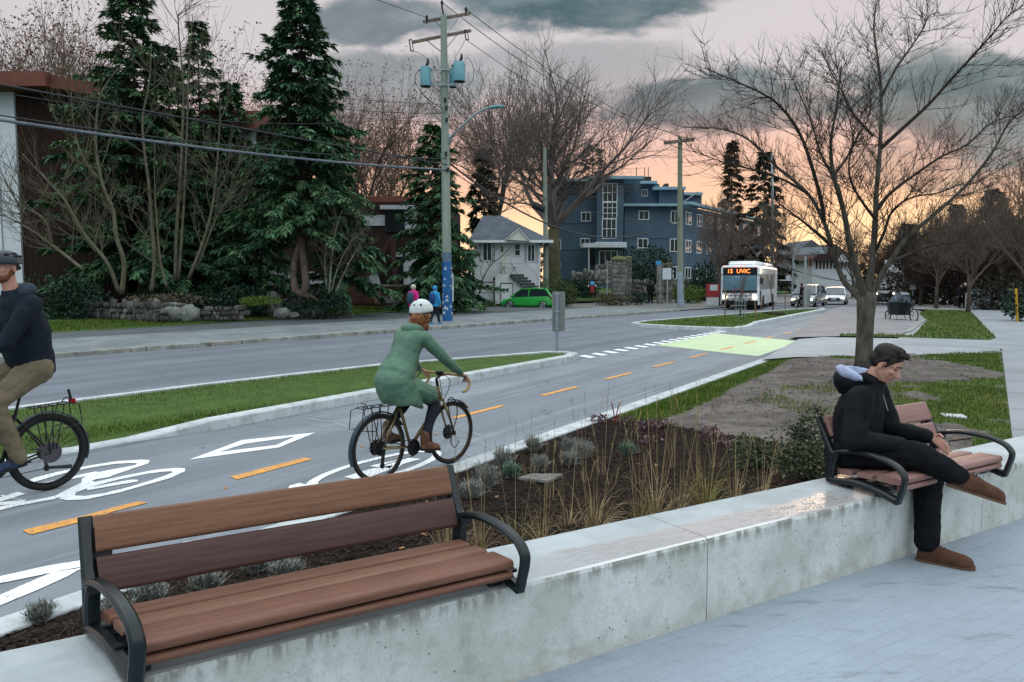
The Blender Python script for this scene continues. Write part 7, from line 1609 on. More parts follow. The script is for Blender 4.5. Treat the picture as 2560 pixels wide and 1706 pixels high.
# ================================================================== VEHICLES
tyr = mat('car tyre', (.016, .016, .016), rough=.85); rim_m = mat('alloy rim', (.45, .47, .49), rough=.35, metal=.7); carglass = mat('car glass', (.02, .026, .03), rough=.08, spec=.9); redl = mat('tail lamp', (.4, .02, .015), rough=.25); headl = mat('lit headlamp', (1, .9, .7), emit=(1, .78, .45), estr=9); plate_m = mat('number plate', (.6, .62, .65))
def car(label, loc, rz, paint, L=4.1, W=1.74, H=1.5, hatch=True, lit=False, group=None, name='parked_car', cat='car', h_bon=.66, nose=.24):
    th = thing(name, label, cat, loc, rz, group); M4 = Matrix.Translation(V(loc)) @ Matrix.Rotation(rz, 4, 'Z'); T = lambda p: M4 @ V(p)
    def TB(mb, nm, m, par, **k): mb.v = [tuple(T(q)) for q in mb.v]; return mb.build(nm, m, par, **k)
    x0, x1 = -L / 2, L / 2; b0 = H * .58
    # lower body: rings along x, each a rounded section
    secs = [(x0, .42, .62, .80), (x0 + .08, .24, b0 + .02, .93), (x0 + .5, .20, b0 + .06, 1.0), (-L * .1, .19, b0 + .03, 1.0), (L * .14, .19, b0, 1.0), (L * .26, .19, b0 - .03, .99), (x1 - .35, .21, h_bon + .02, .95), (x1 - .08, .25, h_bon - .10, .84), (x1, .36, h_bon - .22, .70)]
    mb = MB(); rg = []
    for x, z0, z1, wf in secs:
        w_ = W / 2 * wf; rg.append([(x, -w_ * .9, z0), (x, -w_, z0 + .12), (x, -w_ * 1.0, (z0 + z1) / 2 + .06), (x, -w_ * .94, z1 - .05), (x, -w_ * .80, z1), (x, 0, z1 + .02), (x, w_ * .80, z1), (x, w_ * .94, z1 - .05), (x, w_, (z0 + z1) / 2 + .06), (x, w_, z0 + .12), (x, w_ * .9, z0)])
    mb.loft(rg); body_ = TB(mb, 'body', paint, th, smooth=True, angle=32)
    # cabin shell (roof + pillars) and glass
    rb = x0 + (.12 if hatch else .65); rt = x0 + (.55 if hatch else 1.25); ft_ = L * .10; fb = L * .29; zr = H; wr_, wb_ = W * .36, W * .455
    mb = MB(); mb.loft([[(rt, -wr_, zr - .05), (rt, 0, zr - .02), (rt, wr_, zr - .05), (rt, wr_, zr - .12), (rt, -wr_, zr - .12)], [((rt + ft_) / 2, -wr_ * 1.03, zr - .02), ((rt + ft_) / 2, 0, zr + .02), ((rt + ft_) / 2, wr_ * 1.03, zr - .02), ((rt + ft_) / 2, wr_ * 1.03, zr - .1), ((rt + ft_) / 2, -wr_ * 1.03, zr - .1)], [(ft_, -wr_, zr - .06), (ft_, 0, zr - .03), (ft_, wr_, zr - .06), (ft_, wr_, zr - .12), (ft_, -wr_, zr - .12)]])
    for y in (-1, 1):
        mb.bar((ft_, y * wr_, zr - .09), (fb, y * wb_, b0 - .02), .07, .07); mb.bar((rt, y * wr_, zr - .09), (rb, y * wb_ * .98, b0), .16, .10); mb.bar((-L * .06, y * wr_ * 1.02, zr - .08), (-L * .05, y * wb_ * 1.01, b0), .05, .09)
    TB(mb, 'roof', paint, th, smooth=True, angle=30)
    mb = MB(); mb.add([(rb, -wb_ * .97, b0), (fb, -wb_ * .97, b0), (fb, wb_ * .97, b0), (rb, wb_ * .97, b0), (rt, -wr_ * .97, zr - .08), (ft_, -wr_ * .97, zr - .08), (ft_, wr_ * .97, zr - .08), (rt, wr_ * .97, zr - .08)], [(0, 1, 5, 4), (1, 2, 6, 5), (2, 3, 7, 6), (3, 0, 4, 7), (4, 5, 6, 7)]); TB(mb, 'window', carglass, th)
    for x in (x0 + .72, x1 - .82):
        for y in (-1, 1):
            mb = MB(); mb.tube([(x, y * (W / 2 - .20), .31), (x, y * (W / 2 - .0), .31)], .315, 20); wl = TB(mb, 'wheel', tyr, th, smooth=True, angle=40); mb = MB(); mb.disc((x, y * (W / 2 + .004), .31), (0, 1, 0), .06, .02, 12)
            for k in range(5): a = 2 * pi * k / 5; mb.bar((x, y * (W / 2 + .006), .31), (x + .19 * cos(a), y * (W / 2 + .006), .31 + .19 * sin(a)), .07, .02, (0, 1, 0))
            rg = [(x + .20 * cos(2 * pi * k / 20), y * (W / 2 + .004), .31 + .20 * sin(2 * pi * k / 20)) for k in range(20)]; mb.tube(rg, .018, 5, closed=True); TB(mb, 'rim', rim_m, wl)
    for y in (-1, 1):
        mb = MB(); mb.ell((x1 - .12, y * W * .34, h_bon - .12), .09, .16, .075, 10, 6); TB(mb, 'headlight', headl if lit else rim_m, th, smooth=True)
        mb = MB(); mb.ell((x0 + .10, y * W * .41, b0 - .06), .09, .12, .12, 10, 6); TB(mb, 'tail_light', redl, th, smooth=True)
        mb = MB(); mb.ell((L * .22, y * (W / 2 + .08), b0 + .05), .07, .10, .06, 8, 6); TB(mb, 'mirror', paint, th, smooth=True)
    mb = MB(); mb.cbox((x1 - .005, 0, .42), .05, W * .52, .17); mb.cbox((x1 - .03, 0, h_bon - .12), .06, W * .4, .07); TB(mb, 'grille', dk_m, th); mb = MB(); mb.cbox((x1 + .02, 0, .48), .015, .40, .12); TB(mb, 'number_plate', plate_m, th); return th
paint_g = mat('bright green paint', (.03, .36, .06), rough=.25, coat=.6); g_ = at(1322, 54.5, .05)
car('bright green hatchback parked nose down on the driveway of the white house', (g_.x, g_.y, .0), radians(162), paint_g, 3.95, 1.7, 1.50)
dkp = mat('dark grey paint', (.03, .035, .04), rough=.3, coat=.5); whp = mat('white paint', (.62, .65, .68), rough=.3, coat=.4); slv = mat('silver paint', (.33, .36, .39), rough=.3, metal=.4, coat=.4)
def face_cam(x, Y, off=0): p = at(x, Y, .02); return (p.x, p.y, .02), atan2(-p.y, -p.x) + off
l_, a_ = face_cam(2020, 60, -.22); car('dark and silver car with lit headlamps behind the signal post, nearest the bus', l_, a_, slv, 4.4, 1.84, 1.68, True, True, 'oncoming cars', 'oncoming_car')
l_, a_ = face_cam(2087, 65, -.05); car('white car with lit headlamps left of the foreground tree trunk', l_, a_, whp, 4.4, 1.86, 1.45, False, True, 'oncoming cars', 'oncoming_car')
l_, a_ = face_cam(2205, 66, .1); car('dark van with a lit headlamp just right of the foreground tree trunk', l_, a_, dkp, 4.7, 1.9, 2.2, True, True, 'oncoming cars', 'oncoming_van', 'van', 1.0)
l_, a_ = face_cam(2248, 86, .1); car('white car with lit headlamp beyond the grey cabinet', l_, a_, whp, 4.4, 1.9, 1.6, True, True, 'oncoming cars', 'oncoming_car'); l_, a_ = face_cam(2262, 96, .1); car('silver car behind the white car beyond the grey cabinet', l_, a_, slv, 4.4, 1.9, 1.6, True, False, 'oncoming cars', 'oncoming_car')
# --- bus
bp = at(1848, 52.5, .03); BH = radians(24.5); bF = V((-sin(BH), -cos(BH), 0)); bR = V((-cos(BH), sin(BH), 0)); bL = -bR
bus = thing('city_bus', 'white city bus with orange destination sign and bicycle on its front rack', 'bus', bp); buw = mat('white bus paint', (.68, .72, .76), (.60, .63, .67), .6, .3, coat=.4); bub = mat('black bus front', (.010, .012, .014), rough=.35)
def bz(mb, f0, f1, r0, r1, z0, z1): return mb.frame(V(bp) + bF * f0 + bR * r0 + V((0, 0, z0)), bF * (f1 - f0), bR * (r1 - r0), (0, 0, z1 - z0))
def brg(f, hw, z0, z1, rr=.18): 
    o = V(bp) + bF * f; return [o + bR * x + V((0, 0, z)) for x, z in ((-hw, z0), (-hw, z1 - rr), (-hw + rr * .3, z1 - rr * .3), (-hw + rr, z1), (hw - rr, z1), (hw - rr * .3, z1 - rr * .3), (hw, z1 - rr), (hw, z0))]
mb = MB(); mb.loft([brg(0.0, 1.17, .34, 2.92), brg(-.10, 1.27, .32, 3.0), brg(-11.9, 1.27, .32, 3.0), brg(-12, 1.2, .35, 2.95)]); mb.build('body', buw, bus, smooth=True, angle=40)
mb = MB(); mb.loft([brg(-.9, .8, 2.98, 3.12), brg(-1.3, 1.0, 2.98, 3.32), brg(-11.2, 1.0, 2.98, 3.32), brg(-11.5, .9, 2.98, 3.2)]); mb.build('roof_pod', buw, bus, smooth=True, angle=40)
mb = MB(); bz(mb, -.05, .035, -1.13, 1.13, 2.33, 2.86); bz(mb, -.05, .03, -1.15, 1.15, 1.15, 1.30); sg = mb.build('front_panel', bub, bus)
mb = MB(); bz(mb, -.04, .028, -1.13, 1.13, 1.30, 2.33); mb.build('windscreen', mat('blue tinted windscreen', (.11, .21, .27), (.07, .14, .18), 1, .15, spec=.6), bus)
led = mat('orange led lettering', (1, .25, .05), emit=(1, .22, .04), estr=3.2)
# lettering faces forward; reading direction as seen from in front is the bus's right-to-left
for s_, r_ in (('15', .66), ('UVIC', -.22)): text_mb(s_, .40, V(bp) + bF * .045 + bR * r_ + V((0, 0, 2.60)), bL, V((0, 0, 1)), .006).build('destination_text', led, sg)
text_mb('9307', .16, V(bp) + bF * .045 + bR * .15 + V((0, 0, 2.22)), bL, V((0, 0, 1)), .006).build('fleet_number', trimw, bus)
mb = MB(); bz(mb, -.06, .04, -1.2, 1.2, .30, .62); bz(mb, -.02, .12, -1.0, 1.0, .38, .46); mb.build('bumper', bub, bus)
for r_ in (-.98, .98): mb = MB(); mb.disc(V(bp) + bF * .03 + bR * r_ + V((0, 0, .86)), bF, .13, .06, 14); mb.build('headlight', headl, bus)
mb = MB()
for r_ in (-.3, -.1, .1, .3, 1.0, -1.0): mb.cbox(V(bp) + bF * .02 + bR * r_ + V((0, 0, 2.95)), .06, .09, .05)
mb.build('marker_light', led, bus)
mb = MB(); wn_ = [(-1.1, -.45)] + [(-2.6 - k * 1.5, -1.3 - k * 1.5) for k in range(6)]
for f0, f1 in wn_: bz(mb, f0, f1, -1.285, -1.26, 1.35, 2.45)
mb.build('side_window', mat('pale bus glass', (.30, .33, .33), (.22, .25, .25), .6, .15), bus)
mb = MB(); bz(mb, -1.25, -.42, -1.284, -1.26, .5, 1.28); mb.build('driver_panel', dk_m, bus)
for f_ in (-2.4, -8.6):
    for r_ in (-1.285, 1.285): mb = MB(); o = V(bp) + bF * f_ + V((0, 0, .48)); mb.tube([o + bR * (r_ - .02), o + bR * (r_ * .80)], .48, 20); mb.build('wheel', tyr, bus, smooth=True, angle=40)
for r_ in (-1.42, 1.42): mb = MB(); mb.cbox(V(bp) + bF * .1 + bR * r_ + V((0, 0, 1.95)), .16, .22, .40); mb.tube([V(bp) + bR * r_ * .85 + V((0, 0, 2.4)), V(bp) + bF * .1 + bR * r_ + V((0, 0, 2.1))], .03, 5); mb.build('mirror', dk_m, bus)
mb = MB()
for z in (.72, .95): mb.tube([V(bp) + bF * .06 + bR * -.8 + V((0, 0, z)), V(bp) + bF * .30 + bR * -.8 + V((0, 0, z)), V(bp) + bF * .30 + bR * .8 + V((0, 0, z)), V(bp) + bF * .06 + bR * .8 + V((0, 0, z))], .022, 5)
mb.build('bike_rack', dk_m, bus)
ro = V(bp) + bF * .34 + bR * -.52 + V((0, 0, .56)); bicycle('red and black bicycle carried on the front rack of the bus', tuple(ro), atan2(bR.y, bR.x), .34, 1.06, mat('red frame', (.30, .04, .04), rough=.4), 'plain', .022, detail=False)
# --- cargo bicycle
cr0, cr1 = P(2284, 806, .03), P(2212, 800, .03); cr1 = V((cr1.x, cr1.y, .03)); dcar = (cr1 - cr0).normalized(); cr1 = cr0 + dcar * 1.95; ca_ = atan2(dcar.y, dcar.x)
cb_t = thing('cargo_bicycle', 'black cargo bicycle with clear rain canopy parked beside the path', 'bicycle', cr0); lf2 = V((-dcar.y, dcar.x, 0))
def cq(x, y, z): return cr0 + dcar * x + lf2 * y + V((0, 0, z))
for x, r_ in ((0, .33), (2.0, .25)):
    mb = MB(); mb.tube([cq(x + (r_ - .028) * cos(2 * pi * k / 28), 0, r_ + (r_ - .028) * sin(2 * pi * k / 28)) for k in range(28)], .028, 6, closed=True); wl = mb.build('wheel', tyr, cb_t, smooth=True); mb = MB(); mb.tube([cq(x, -.05, r_), cq(x, .05, r_)], .04, 8)
    for k in range(14): a = 2 * pi * k / 14; mb.tube([cq(x, 0, r_), cq(x + (r_ - .05) * cos(a), 0, r_ + (r_ - .05) * sin(a))], .003, 3)
    mb.build('spokes', spoke_m, wl)
mb = MB(); rgs = []
for x, z0, z1, w_ in ((.62, .38, .92, .27), (.8, .30, .95, .31), (1.5, .30, .92, .30), (1.78, .42, .84, .22)): rgs.append([cq(x, -w_ * .8, z0), cq(x, -w_, z1), cq(x, w_, z1), cq(x, w_ * .8, z0)])
mb.loft(rgs); mb.build('cargo_box', bub, cb_t)
mb = MB(); rgs = []
for x, z1, w_ in ((.60, 1.28, .24), (.85, 1.42, .27), (1.2, 1.36, .27), (1.55, 1.10, .25), (1.80, .88, .18)): rgs.append([cq(x, -w_ - .02, min(.93, z1 - .02)), cq(x, -w_, (z1 + .9) / 2), cq(x, -w_ * .7, z1), cq(x, w_ * .7, z1), cq(x, w_, (z1 + .9) / 2), cq(x, w_ + .02, min(.93, z1 - .02))])
mb.loft(rgs); cn_ = mb.build('rain_canopy', mat('clear grey canopy', (.17, .20, .25), (.06, .07, .09), 2.5, .15), cb_t)
mb = MB()
for x, z1, w_ in ((.60, 1.28, .245), (1.2, 1.37, .275), (1.78, .9, .20)): mb.tube([cq(x, -w_ - .02, .92), cq(x, -w_, (z1 + .9) / 2), cq(x, -w_ * .7, z1 + .01), cq(x, w_ * .7, z1 + .01), cq(x, w_, (z1 + .9) / 2), cq(x, w_ + .02, .92)], .022, 5)
mb.tube([cq(.60, -.28, .93), cq(1.80, -.22, .86)], .02, 5); mb.build('canopy_trim', bub, cn_); mb = MB(); mb.bar(cq(.66, -.315, .84), cq(1.76, -.245, .78), .012, .03); mb.build('reflective_strip', plate_m, cb_t)
mb = MB(); mb.tube([cq(0, 0, .33), cq(.45, 0, .35), cq(.65, 0, .6)], .025, 6); mb.tube([cq(.40, 0, .35), cq(.22, 0, .85)], .022, 6); mb.tube([cq(.62, 0, .6), cq(.55, 0, 1.05)], .02, 6); mb.tube([cq(.55, -.3, 1.06), cq(.55, .3, 1.06)], .015, 6); mb.tube([cq(1.8, 0, .6), cq(2.0, 0, .25)], .02, 6); mb.tube([cq(0, 0, .33), cq(.23, 0, .78)], .015, 6)
for y in (-.2, .2): mb.tube([cq(1.0, y, .3), cq(.9, y * 1.2, .0)], .014, 5)
mb.build('frame', bub, cb_t); mb = MB(); mb.ell(cq(.2, 0, .9), .13, .08, .035, 10, 6); mb.build('saddle', saddle_m, cb_t)
# ================================================================== SIGNS AND STREET FURNITURE
galv = mat('galvanised steel', (.34, .38, .40), (.28, .31, .33), 6, .5, metal=.4); sback = mat('grey sign back', (.20, .205, .20), (.17, .175, .17), 1.5, .6)
sb = P(1392, 879, .12); SY = sb.y; so = thing('road_sign', 'back of a tall grey road sign on a steel post at the median tip', 'sign', sb)
mb = MB(); t_ = D(1392, 732, SY); mb.bar(sb - V((0, 0, .1)), V((sb.x, SY, t_.z)), .075, .06, (0, 1, 0)); mb.build('post', mat('sign post steel', (.20, .25, .28), (.16, .20, .23), 6, .5), so)
mb = MB(); a, b = D(1380, 829, SY + .05), D(1413, 729, SY + .05); w_ = (b.x - a.x); mb.ext([V((x, SY + .045, z)) for x, z in ((a.x + .03, a.z), (b.x - .03, a.z), (b.x, a.z + .03), (b.x, b.z - .03), (b.x - .03, b.z), (a.x + .03, b.z), (a.x, b.z - .03), (a.x, a.z + .03))], (0, .012, 0)); mb.build('sign_plate', sback, so)
mb = MB()
for y in (735, 779, 822): p = D(1393, y, SY); mb.cbox((sb.x, SY - .035, p.z), .12, .02, .03)
mb.build('clip', galv, so)
def sign(label, x, yb, yt, Y, plates, post=.04, grp='far signs', pm_=None):
    b_ = D(x, yb, Y); t_ = D(x, yt, Y); o = thing('road_sign', label, 'sign', b_, 0, grp); mb = MB(); mb.tube([b_, V((b_.x, Y, t_.z))], post, 6); mb.build('post', pm_ or galv, o)
    for x0, y0, x1, y1, m, shp in plates:
        a, b = D(x0, y1, Y - .06), D(x1, y0, Y - .06); mb = MB()
        if shp == 'o': c = (a + b) / 2; r_ = (b.x - a.x) / 2; mb.ext([c + V((r_ * cos(k * pi / 4 + pi / 8), 0, r_ * sin(k * pi / 4 + pi / 8))) for k in range(8)], (0, .03, 0))
        else: mb.box(a.x, b.x, Y - .06, Y - .03, a.z, b.z)
        mb.build('sign_plate', m, o)
    return o
bsg = mat('bright blue sign', (.05, .30, .55)); pgs = mat('pale grey sign', (.52, .57, .60)); wsg = mat('white sign', (.6, .63, .66)); osg = mat('orange sign', (.75, .25, .04))
sign('bus stop post with small bright blue flag sign right of the walker', CB(1215, 0)[0], CB(0, 1412)[1], CB(0, 985)[1], 60, ((*CB(1175, 990), *CB(1225, 1028), bsg, ''), (*CB(1190, 1035), *CB(1232, 1120), sback, '')))
sign('wide pale grey sign back on a thin post beside the second pole', CB(1285, 0)[0], CB(0, 1450)[1], CB(0, 1060)[1], 55, ((*CB(1240, 1062), *CB(1326, 1172), pgs, ''),))
sign('thin grey post in front of the stone pillars', CB(696, 0)[0], CB(0, 1320)[1], CB(0, 985)[1], 60, ((*CB(690, 985), *CB(703, 1040), sback, ''),))
sign('octagonal sign back on a post beyond the cargo bicycle', C4f(1950, 0)[0], C4f(0, 585)[1], C4f(0, 405)[1], 62, ((*C4f(1926, 405), *C4f(1982, 455), pgs, 'o'),)); sign('square pale sign on a post right of the octagonal one', C4f(2045, 0)[0], C4f(0, 580)[1], C4f(0, 440)[1], 60, ((*C4f(2022, 442), *C4f(2080, 488), wsg, ''),))
sign('small round pale sign on an arm beside the end of the bus', C4f(862, 0)[0], C4f(0, 620)[1], C4f(0, 100)[1], 66, ((*C4f(800, 345), *C4f(845, 395), wsg, 'o'), (*C4f(745, 390), *C4f(862, 402), wsg, '')), .09)
sign('small white sign on a thin post left of the white oncoming car', C4f(1278, 0)[0], C4f(0, 600)[1], C4f(0, 455)[1], 76, ((*C4f(1264, 458), *C4f(1292, 484), wsg, ''),))
sign('orange diamond warning sign half hidden in the branches at the right', C4f(2205, 0)[0], C4f(0, 560)[1], C4f(0, 260)[1], 70, ((*C4f(2190, 265), *C4f(2222, 345), osg, 'o'),))
tl_b = D(*C4f(995, 690), 52); tl_b.z = .12; tl_ = thing('traffic_signal', 'grey traffic signal post with orange backed signal head at the end of the median', 'traffic signal', tl_b); mb = MB(); mb.tube([tl_b, D(*C4f(995, 160), 52)], .075, 8); mb.build('post', galv, tl_); mb = MB(); a, b = D(*C4f(1030, 262), 52), D(*C4f(1062, 172), 52); mb.box(a.x, b.x, 51.9, 52.15, a.z, b.z); hd_ = mb.build('signal_head', mat('signal orange', (.33, .12, .03)), tl_); mb = MB()
for k in range(3): mb.disc(D(1760 + .255 * 1046, 600 + .255 * (190 + 27 * k), 51.88), (0, 1, 0), .11, .03, 10)
mb.tube([D(*C4f(995, 200), 52), D(*C4f(1035, 200), 52)], .03, 5); mb.build('lens', dk_m, hd_); mb = MB(); mb.cbox(D(*C4f(1006, 590), 52.1), .42, .3, 1.35); mb.build('control_box', sback, tl_)
gn = thing('sign_gantry', 'pale overhead steel gantry far behind the traffic signal', 'gantry', at(2030, 100)); mb = MB(); mb.bar(D(*C4f(870, 115), 100), D(*C4f(1205, 100), 100), .3, .9); mb.tube([D(*C4f(880, 600), 100), D(*C4f(880, 110), 100)], .16, 6); mb.build('frame', galv, gn)
hyd = at(CB(548, 0)[0], 61.5, .35); hy_ = thing('fire_hydrant', 'red fire hydrant with bright blue cap on the far lawn', 'hydrant', hyd); mb = MB(); z0 = D(*CB(548, 1300), 61.5).z; hyd.z = z0; mb.tube([hyd, hyd + V((0, 0, .6))], .16, 10); mb.tube([hyd + V((-.3, 0, .5)), hyd + V((.3, 0, .5))], .08, 8); mb.build('body', mat('hydrant red', (.28, .03, .03)), hy_); mb = MB(); mb.ell(hyd + V((0, 0, .68)), .2, .2, .2, 10, 6); mb.build('cap', bsg, hy_); mb = MB(); mb.disc(hyd + V((-.3, 0, .5)), (1, 0, 0), .1, .05, 8); mb.disc(hyd + V((.3, 0, .5)), (1, 0, 0), .1, .05, 8); mb.build('outlet_cap', trimw, hy_)
nb_ = at(CB(1735, 0)[0], 58.5, .1); nb2 = thing('newspaper_box', 'red newspaper box with pale base beside the bus', 'newspaper box', nb_); mb = MB(); mb.box(nb_.x - .42, nb_.x + .42, nb_.y, nb_.y + .5, .1, .75); mb.build('base', plate_m, nb2); mb = MB(); mb.box(nb_.x - .45, nb_.x + .45, nb_.y - .03, nb_.y + .52, .75, 1.75); mb.build('case', mat('newspaper box red', (.33, .04, .05)), nb2); mb = MB(); mb.box(nb_.x - .28, nb_.x + .3, nb_.y - .05, nb_.y - .03, 1.25, 1.68); mb.build('display_window', pgs, nb2)
# stakes and young trees of the far median
def stake(x, yb, yt, lab): 
    b_ = P(x, yb, .12); t_ = D(x, yt, b_.y); mb = MB(); mb.bar(b_, V((b_.x - .05, b_.y, t_.z)), .055, .055, (0, 1, 0)); return tag(mb.build('tree_stake', mat('timber stake', (.20, .13, .085), (.15, .10, .06), 3, .85)), lab, 'stake', 'timber stakes on the far median')
for x, yb, yt, lb in ((208, 755, 460, 'timber stake left of the wire mesh guard on the far median'), (505, 765, 600, 'timber stake right of the wire mesh guard on the far median'), (562, 690, 560, 'short timber stake in front of the bus wheel'), (797, 685, 500, 'timber stake by the bare soil bed on the far median'), (912, 680, 560, 'timber stake left of the traffic signal post')): stake(*C4f(x, yb), C4f(0, yt)[1], lb)
gd_b = P(*C4f(355, 755), .12); mg = thing('tree_guard', 'wire mesh guard round a young tree on the far median', 'tree guard', gd_b); mb = MB()
for k in range(12): a = 2 * pi * k / 12; q = gd_b + V((.30 * cos(a), .30 * sin(a), 0)); mb.tube([q, q + V((0, 0, 1.05))], .006, 3)
for z in (.02, .2, .4, .6, .8, 1.03): mb.tube([gd_b + V((.30 * cos(2 * pi * k / 12), .30 * sin(2 * pi * k / 12), z)) for k in range(12)], .006, 3, closed=True)
mb.build('mesh', galv, mg)
for x, yb, yt, lb, sd in ((355, 755, 380, 'leafless young tree inside the mesh guard', 81), (675, 690, 330, 'leafless young tree in front of the side of the bus', 82)):
    b_ = P(*C4f(x, yb), .1); H = D(C4f(x, 0)[0], C4f(0, yt)[1], b_.y).z - .1; yv = bare_tree(lb, b_, H, sd, 3, r0=.035, spread=.4, kids=(2, 3), minr=.006, trunkf=.5, limbs=4, up_=.2, group='young trees on the far median')
mb = MB(); mb.face([P(*C4f(a, b_), .155) for a, b_ in ((570, 715), (620, 705), (790, 712), (800, 725), (700, 728))]); mb.build('soil_bed', mulch_m, kind='structure')
# furniture at the far right
bt_b = P(2100 + .389 * 897, 450 + .389 * 832, .11); bo = thing('information_kiosk', 'pale blue grey kiosk at the end of the far pavement', 'kiosk', bt_b); hB = D(2448, 450 + .389 * 715, bt_b.y).z - .1; mb = MB(); mb.cbox(bt_b + V((0, 0, hB / 2)), .9, .7, hB); mb.build('case', mat('kiosk grey blue', (.30, .38, .42)), bo, bevel=.03); mb = MB(); mb.cbox(bt_b + V((0, -.36, hB * .65)), .7, .02, hB * .45); mb.build('screen', pgs, bo); mb = MB(); mb.cbox(bt_b + V((0, 0, hB + .05)), 1.0, .8, .12); mb.build('cap', mat('teal cap', (.12, .25, .27)), bo)
yp0 = P(2100 + .389 * 1140, 450 + .389 * 912, .1); yp = thing('bollard_post', 'thin yellow post beside the far pavement', 'post', yp0); mb = MB(); mb.tube([yp0, D(2540, 722, yp0.y)], .06, 8); mb.build('post', mat('yellow paint', (.55, .33, .03), (.45, .26, .03), 4, .6), yp)
fr0 = P(2100 + .389 * 965, 450 + .389 * 838, .1); fe = thing('railing', 'pale metal railing right of the kiosk', 'railing', fr0); mb = MB(); 
for k in range(4): q = fr0 + V((k * 1.1 - 1.6, .5 * k, 0)); mb.tube([q, q + V((0, 0, 1.1))], .04, 5)
for z in (.55, 1.08): mb.tube([fr0 + V((-1.6, 0, z)), fr0 + V((1.7, 1.5, z))], .03, 5)
mb.build('bars', galv, fe)
cab = at(C4f(1845, 0)[0], 72, .05); co = thing('control_cabinet', 'grey roadside cabinet between the cars behind the cargo bicycle', 'cabinet', cab); mb = MB(); mb.cbox(cab + V((0, 0, 1.3)), 1.6, .9, 2.6); mb.build('case', sback, co, bevel=.05); mb = MB(); mb.cbox(cab + V((0, 0, 3.3)), 1.7, .15, 1.2); mb.tube([cab + V((0, 0, 2.6)), cab + V((0, 0, 3.0))], .06, 6); mb.build('panel', wsg, co)
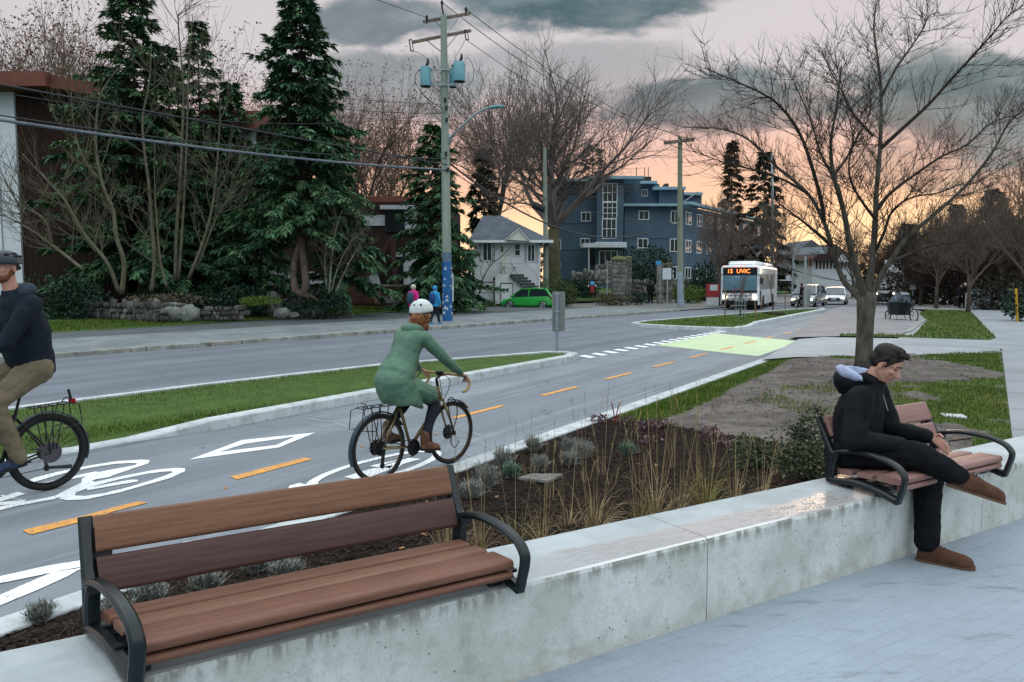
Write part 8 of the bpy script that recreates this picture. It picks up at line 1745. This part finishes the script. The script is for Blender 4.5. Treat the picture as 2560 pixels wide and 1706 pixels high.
# ================================================================== PEOPLE IN THE DISTANCE
def walker(label, p, H, ang, top, legs, hair, pack=None, hat=None, stride=.22, skinny=1.0, shoes=None):
    p = V(p); th = thing('person', label, 'person', p); F = V((cos(ang), sin(ang), 0)); Rr = V((sin(ang), -cos(ang), 0)); s = H / 1.7; W_ = lambda f, r, z: p + (F * f + Rr * r + V((0, 0, z))) * s
    mb = MB(); head(mb, W_(.05, 0, 1.57), F, UP, s); mb.chain([(W_(0, 0, .95), .11 * s), (W_(.02, 0, 1.38), .10 * s)]); mb.cap(W_(.02, 0, 1.38), W_(.04, 0, 1.5), .05 * s, .05 * s)
    arms = [((0, .18, 1.36), (-.04, .25, 1.10), (.06, .24, .88)), ((0, -.18, 1.36), (.02, -.25, 1.10), (.12, -.24, .90))]
    leg = [((0, .09, .92), (.10, .09, .50), (stride, .09, .09)), ((0, -.09, .92), (-.02, -.09, .50), (-stride, -.09, .10))]
    for a in arms: mb.chain([(W_(*a[0]), .045 * s), (W_(*a[1]), .038 * s), (W_(*a[2]), .028 * s)]); hand(mb, W_(*a[2]), V((0, 0, -1)) + F * .3, F, Rr if a[0][1] > 0 else -Rr, .4, s)
    for a in leg: mb.chain([(W_(*a[0]), .07 * s), (W_(*a[1]), .05 * s), (W_(*a[2]), .035 * s)])
    remesh(mb.build('body', skin_m, th), .011, 1)
    mb = MB(); rgs = [ring(W_(off, 0, z), Rr, F, ru * s * skinny, rv * s * skinny, 14) for z, ru, rv, off in ((.78, .20, .15, 0), (.95, .19, .145, 0), (1.15, .185, .135, .01), (1.32, .195, .125, .01), (1.42, .15, .09, .02), (1.49, .075, .07, .03))]; mb.loft(rgs)
    for a in arms: mb.chain([(W_(*a[0]), .075 * s), (W_(*a[1]), .062 * s), (W_(*a[2]), .045 * s)])
    jk = mb.build('jacket', top, th); remesh(jk, .018, 3, wr=.02, wscale=.12)
    mb = MB()
    for a in leg: mb.chain([(W_(*a[0]), .10 * s), (W_(*a[1]), .075 * s), (W_(*a[2]), .06 * s)])
    remesh(mb.build('trousers', legs, th), .018, 2)
    for a in leg: q = W_(*a[2]) + V((0, 0, -.09 * s)); shoe(q - F * .08 * s, q + F * .2 * s, UP, W_(*a[2]), th, shoes or dk_m, dk_m)
    mb = MB(); mb.ell(W_(.03, 0, 1.61), .112 * s, .095 * s, .11 * s, 12, 8); mb.build('hair' if not hat else 'hat', hat or hair, th, smooth=True)
    if pack:
        mb = MB(); c = W_(-.20, 0, 1.17); rgs = [ring(c + V((0, 0, z)), Rr, F, ru * s, rv * s, 12) for z, ru, rv in ((-.24, .10, .06), (-.2, .145, .10), (0, .15, .11), (.17, .13, .09), (.23, .07, .05))]; mb.loft(rgs); bp_ = mb.build('backpack', pack, th, smooth=True)
    return th
pk_m = mat('magenta jacket', (.55, .02, .20), (.45, .015, .16), 6, .75, bump=.3, bscale=20); bj_m = mat('sky blue jacket', (.03, .28, .55), (.025, .22, .46), 6, .7, bump=.3, bscale=20); tan_m = mat('tan trousers', (.24, .19, .165), (.2, .155, .13), 6, .85); grey_hair = mat('pale grey hair', (.50, .47, .38), (.40, .37, .30), 30, .8); navy_m = mat('dark navy cloth', (.012, .015, .022), (.018, .02, .028), 8, .85); teal_p = mat('dark teal backpack', (.02, .06, .10), (.025, .075, .12), 8, .7); blue_p = mat('royal blue backpack', (.015, .06, .20), rough=.7)
pz1 = at(1033, 32.5, .125); walker('grey haired walker in magenta jacket with dark teal backpack', (pz1.x, pz1.y, .125), 1.72, radians(62), pk_m, tan_m, grey_hair, teal_p)
pz2 = at(1087, 33.5, .125); walker('walker in hooded sky blue jacket with blue backpack beside the pole', (pz2.x, pz2.y, .125), 1.66, radians(62), bj_m, navy_m, hair_dk, blue_p, hat=bj_m, shoes=bsg)
pz3 = D(*CB(1120, 1410), 58); walker('walker in black coat and dark cap between the stone pillars', (pz3.x, 58, pz3.z), 1.75, radians(70), jk_m, jn_m, hair_dk, None)
pz4 = P(2100 + .389 * 797, 450 + .389 * 828, .11); walker('white haired walker in black coat at the far end of the pavement', (pz4.x, pz4.y, .11), 1.72, radians(-90), jk_m, jn_m, mat('white hair', (.6, .6, .6)))
pz5 = P(2100 + .389 * 768, 450 + .389 * 826, .11); walker('dark clothed walker left of the white haired one', (pz5.x, pz5.y, .11), 1.65, radians(-90), navy_m, jn_m, hair_dk)
pz6 = D(*C4f(1020, 668), 53); walker('person in black standing behind the traffic signal post', (pz6.x + .3, 55, .05), 1.75, radians(180), jk_m, jn_m, hair_dk)
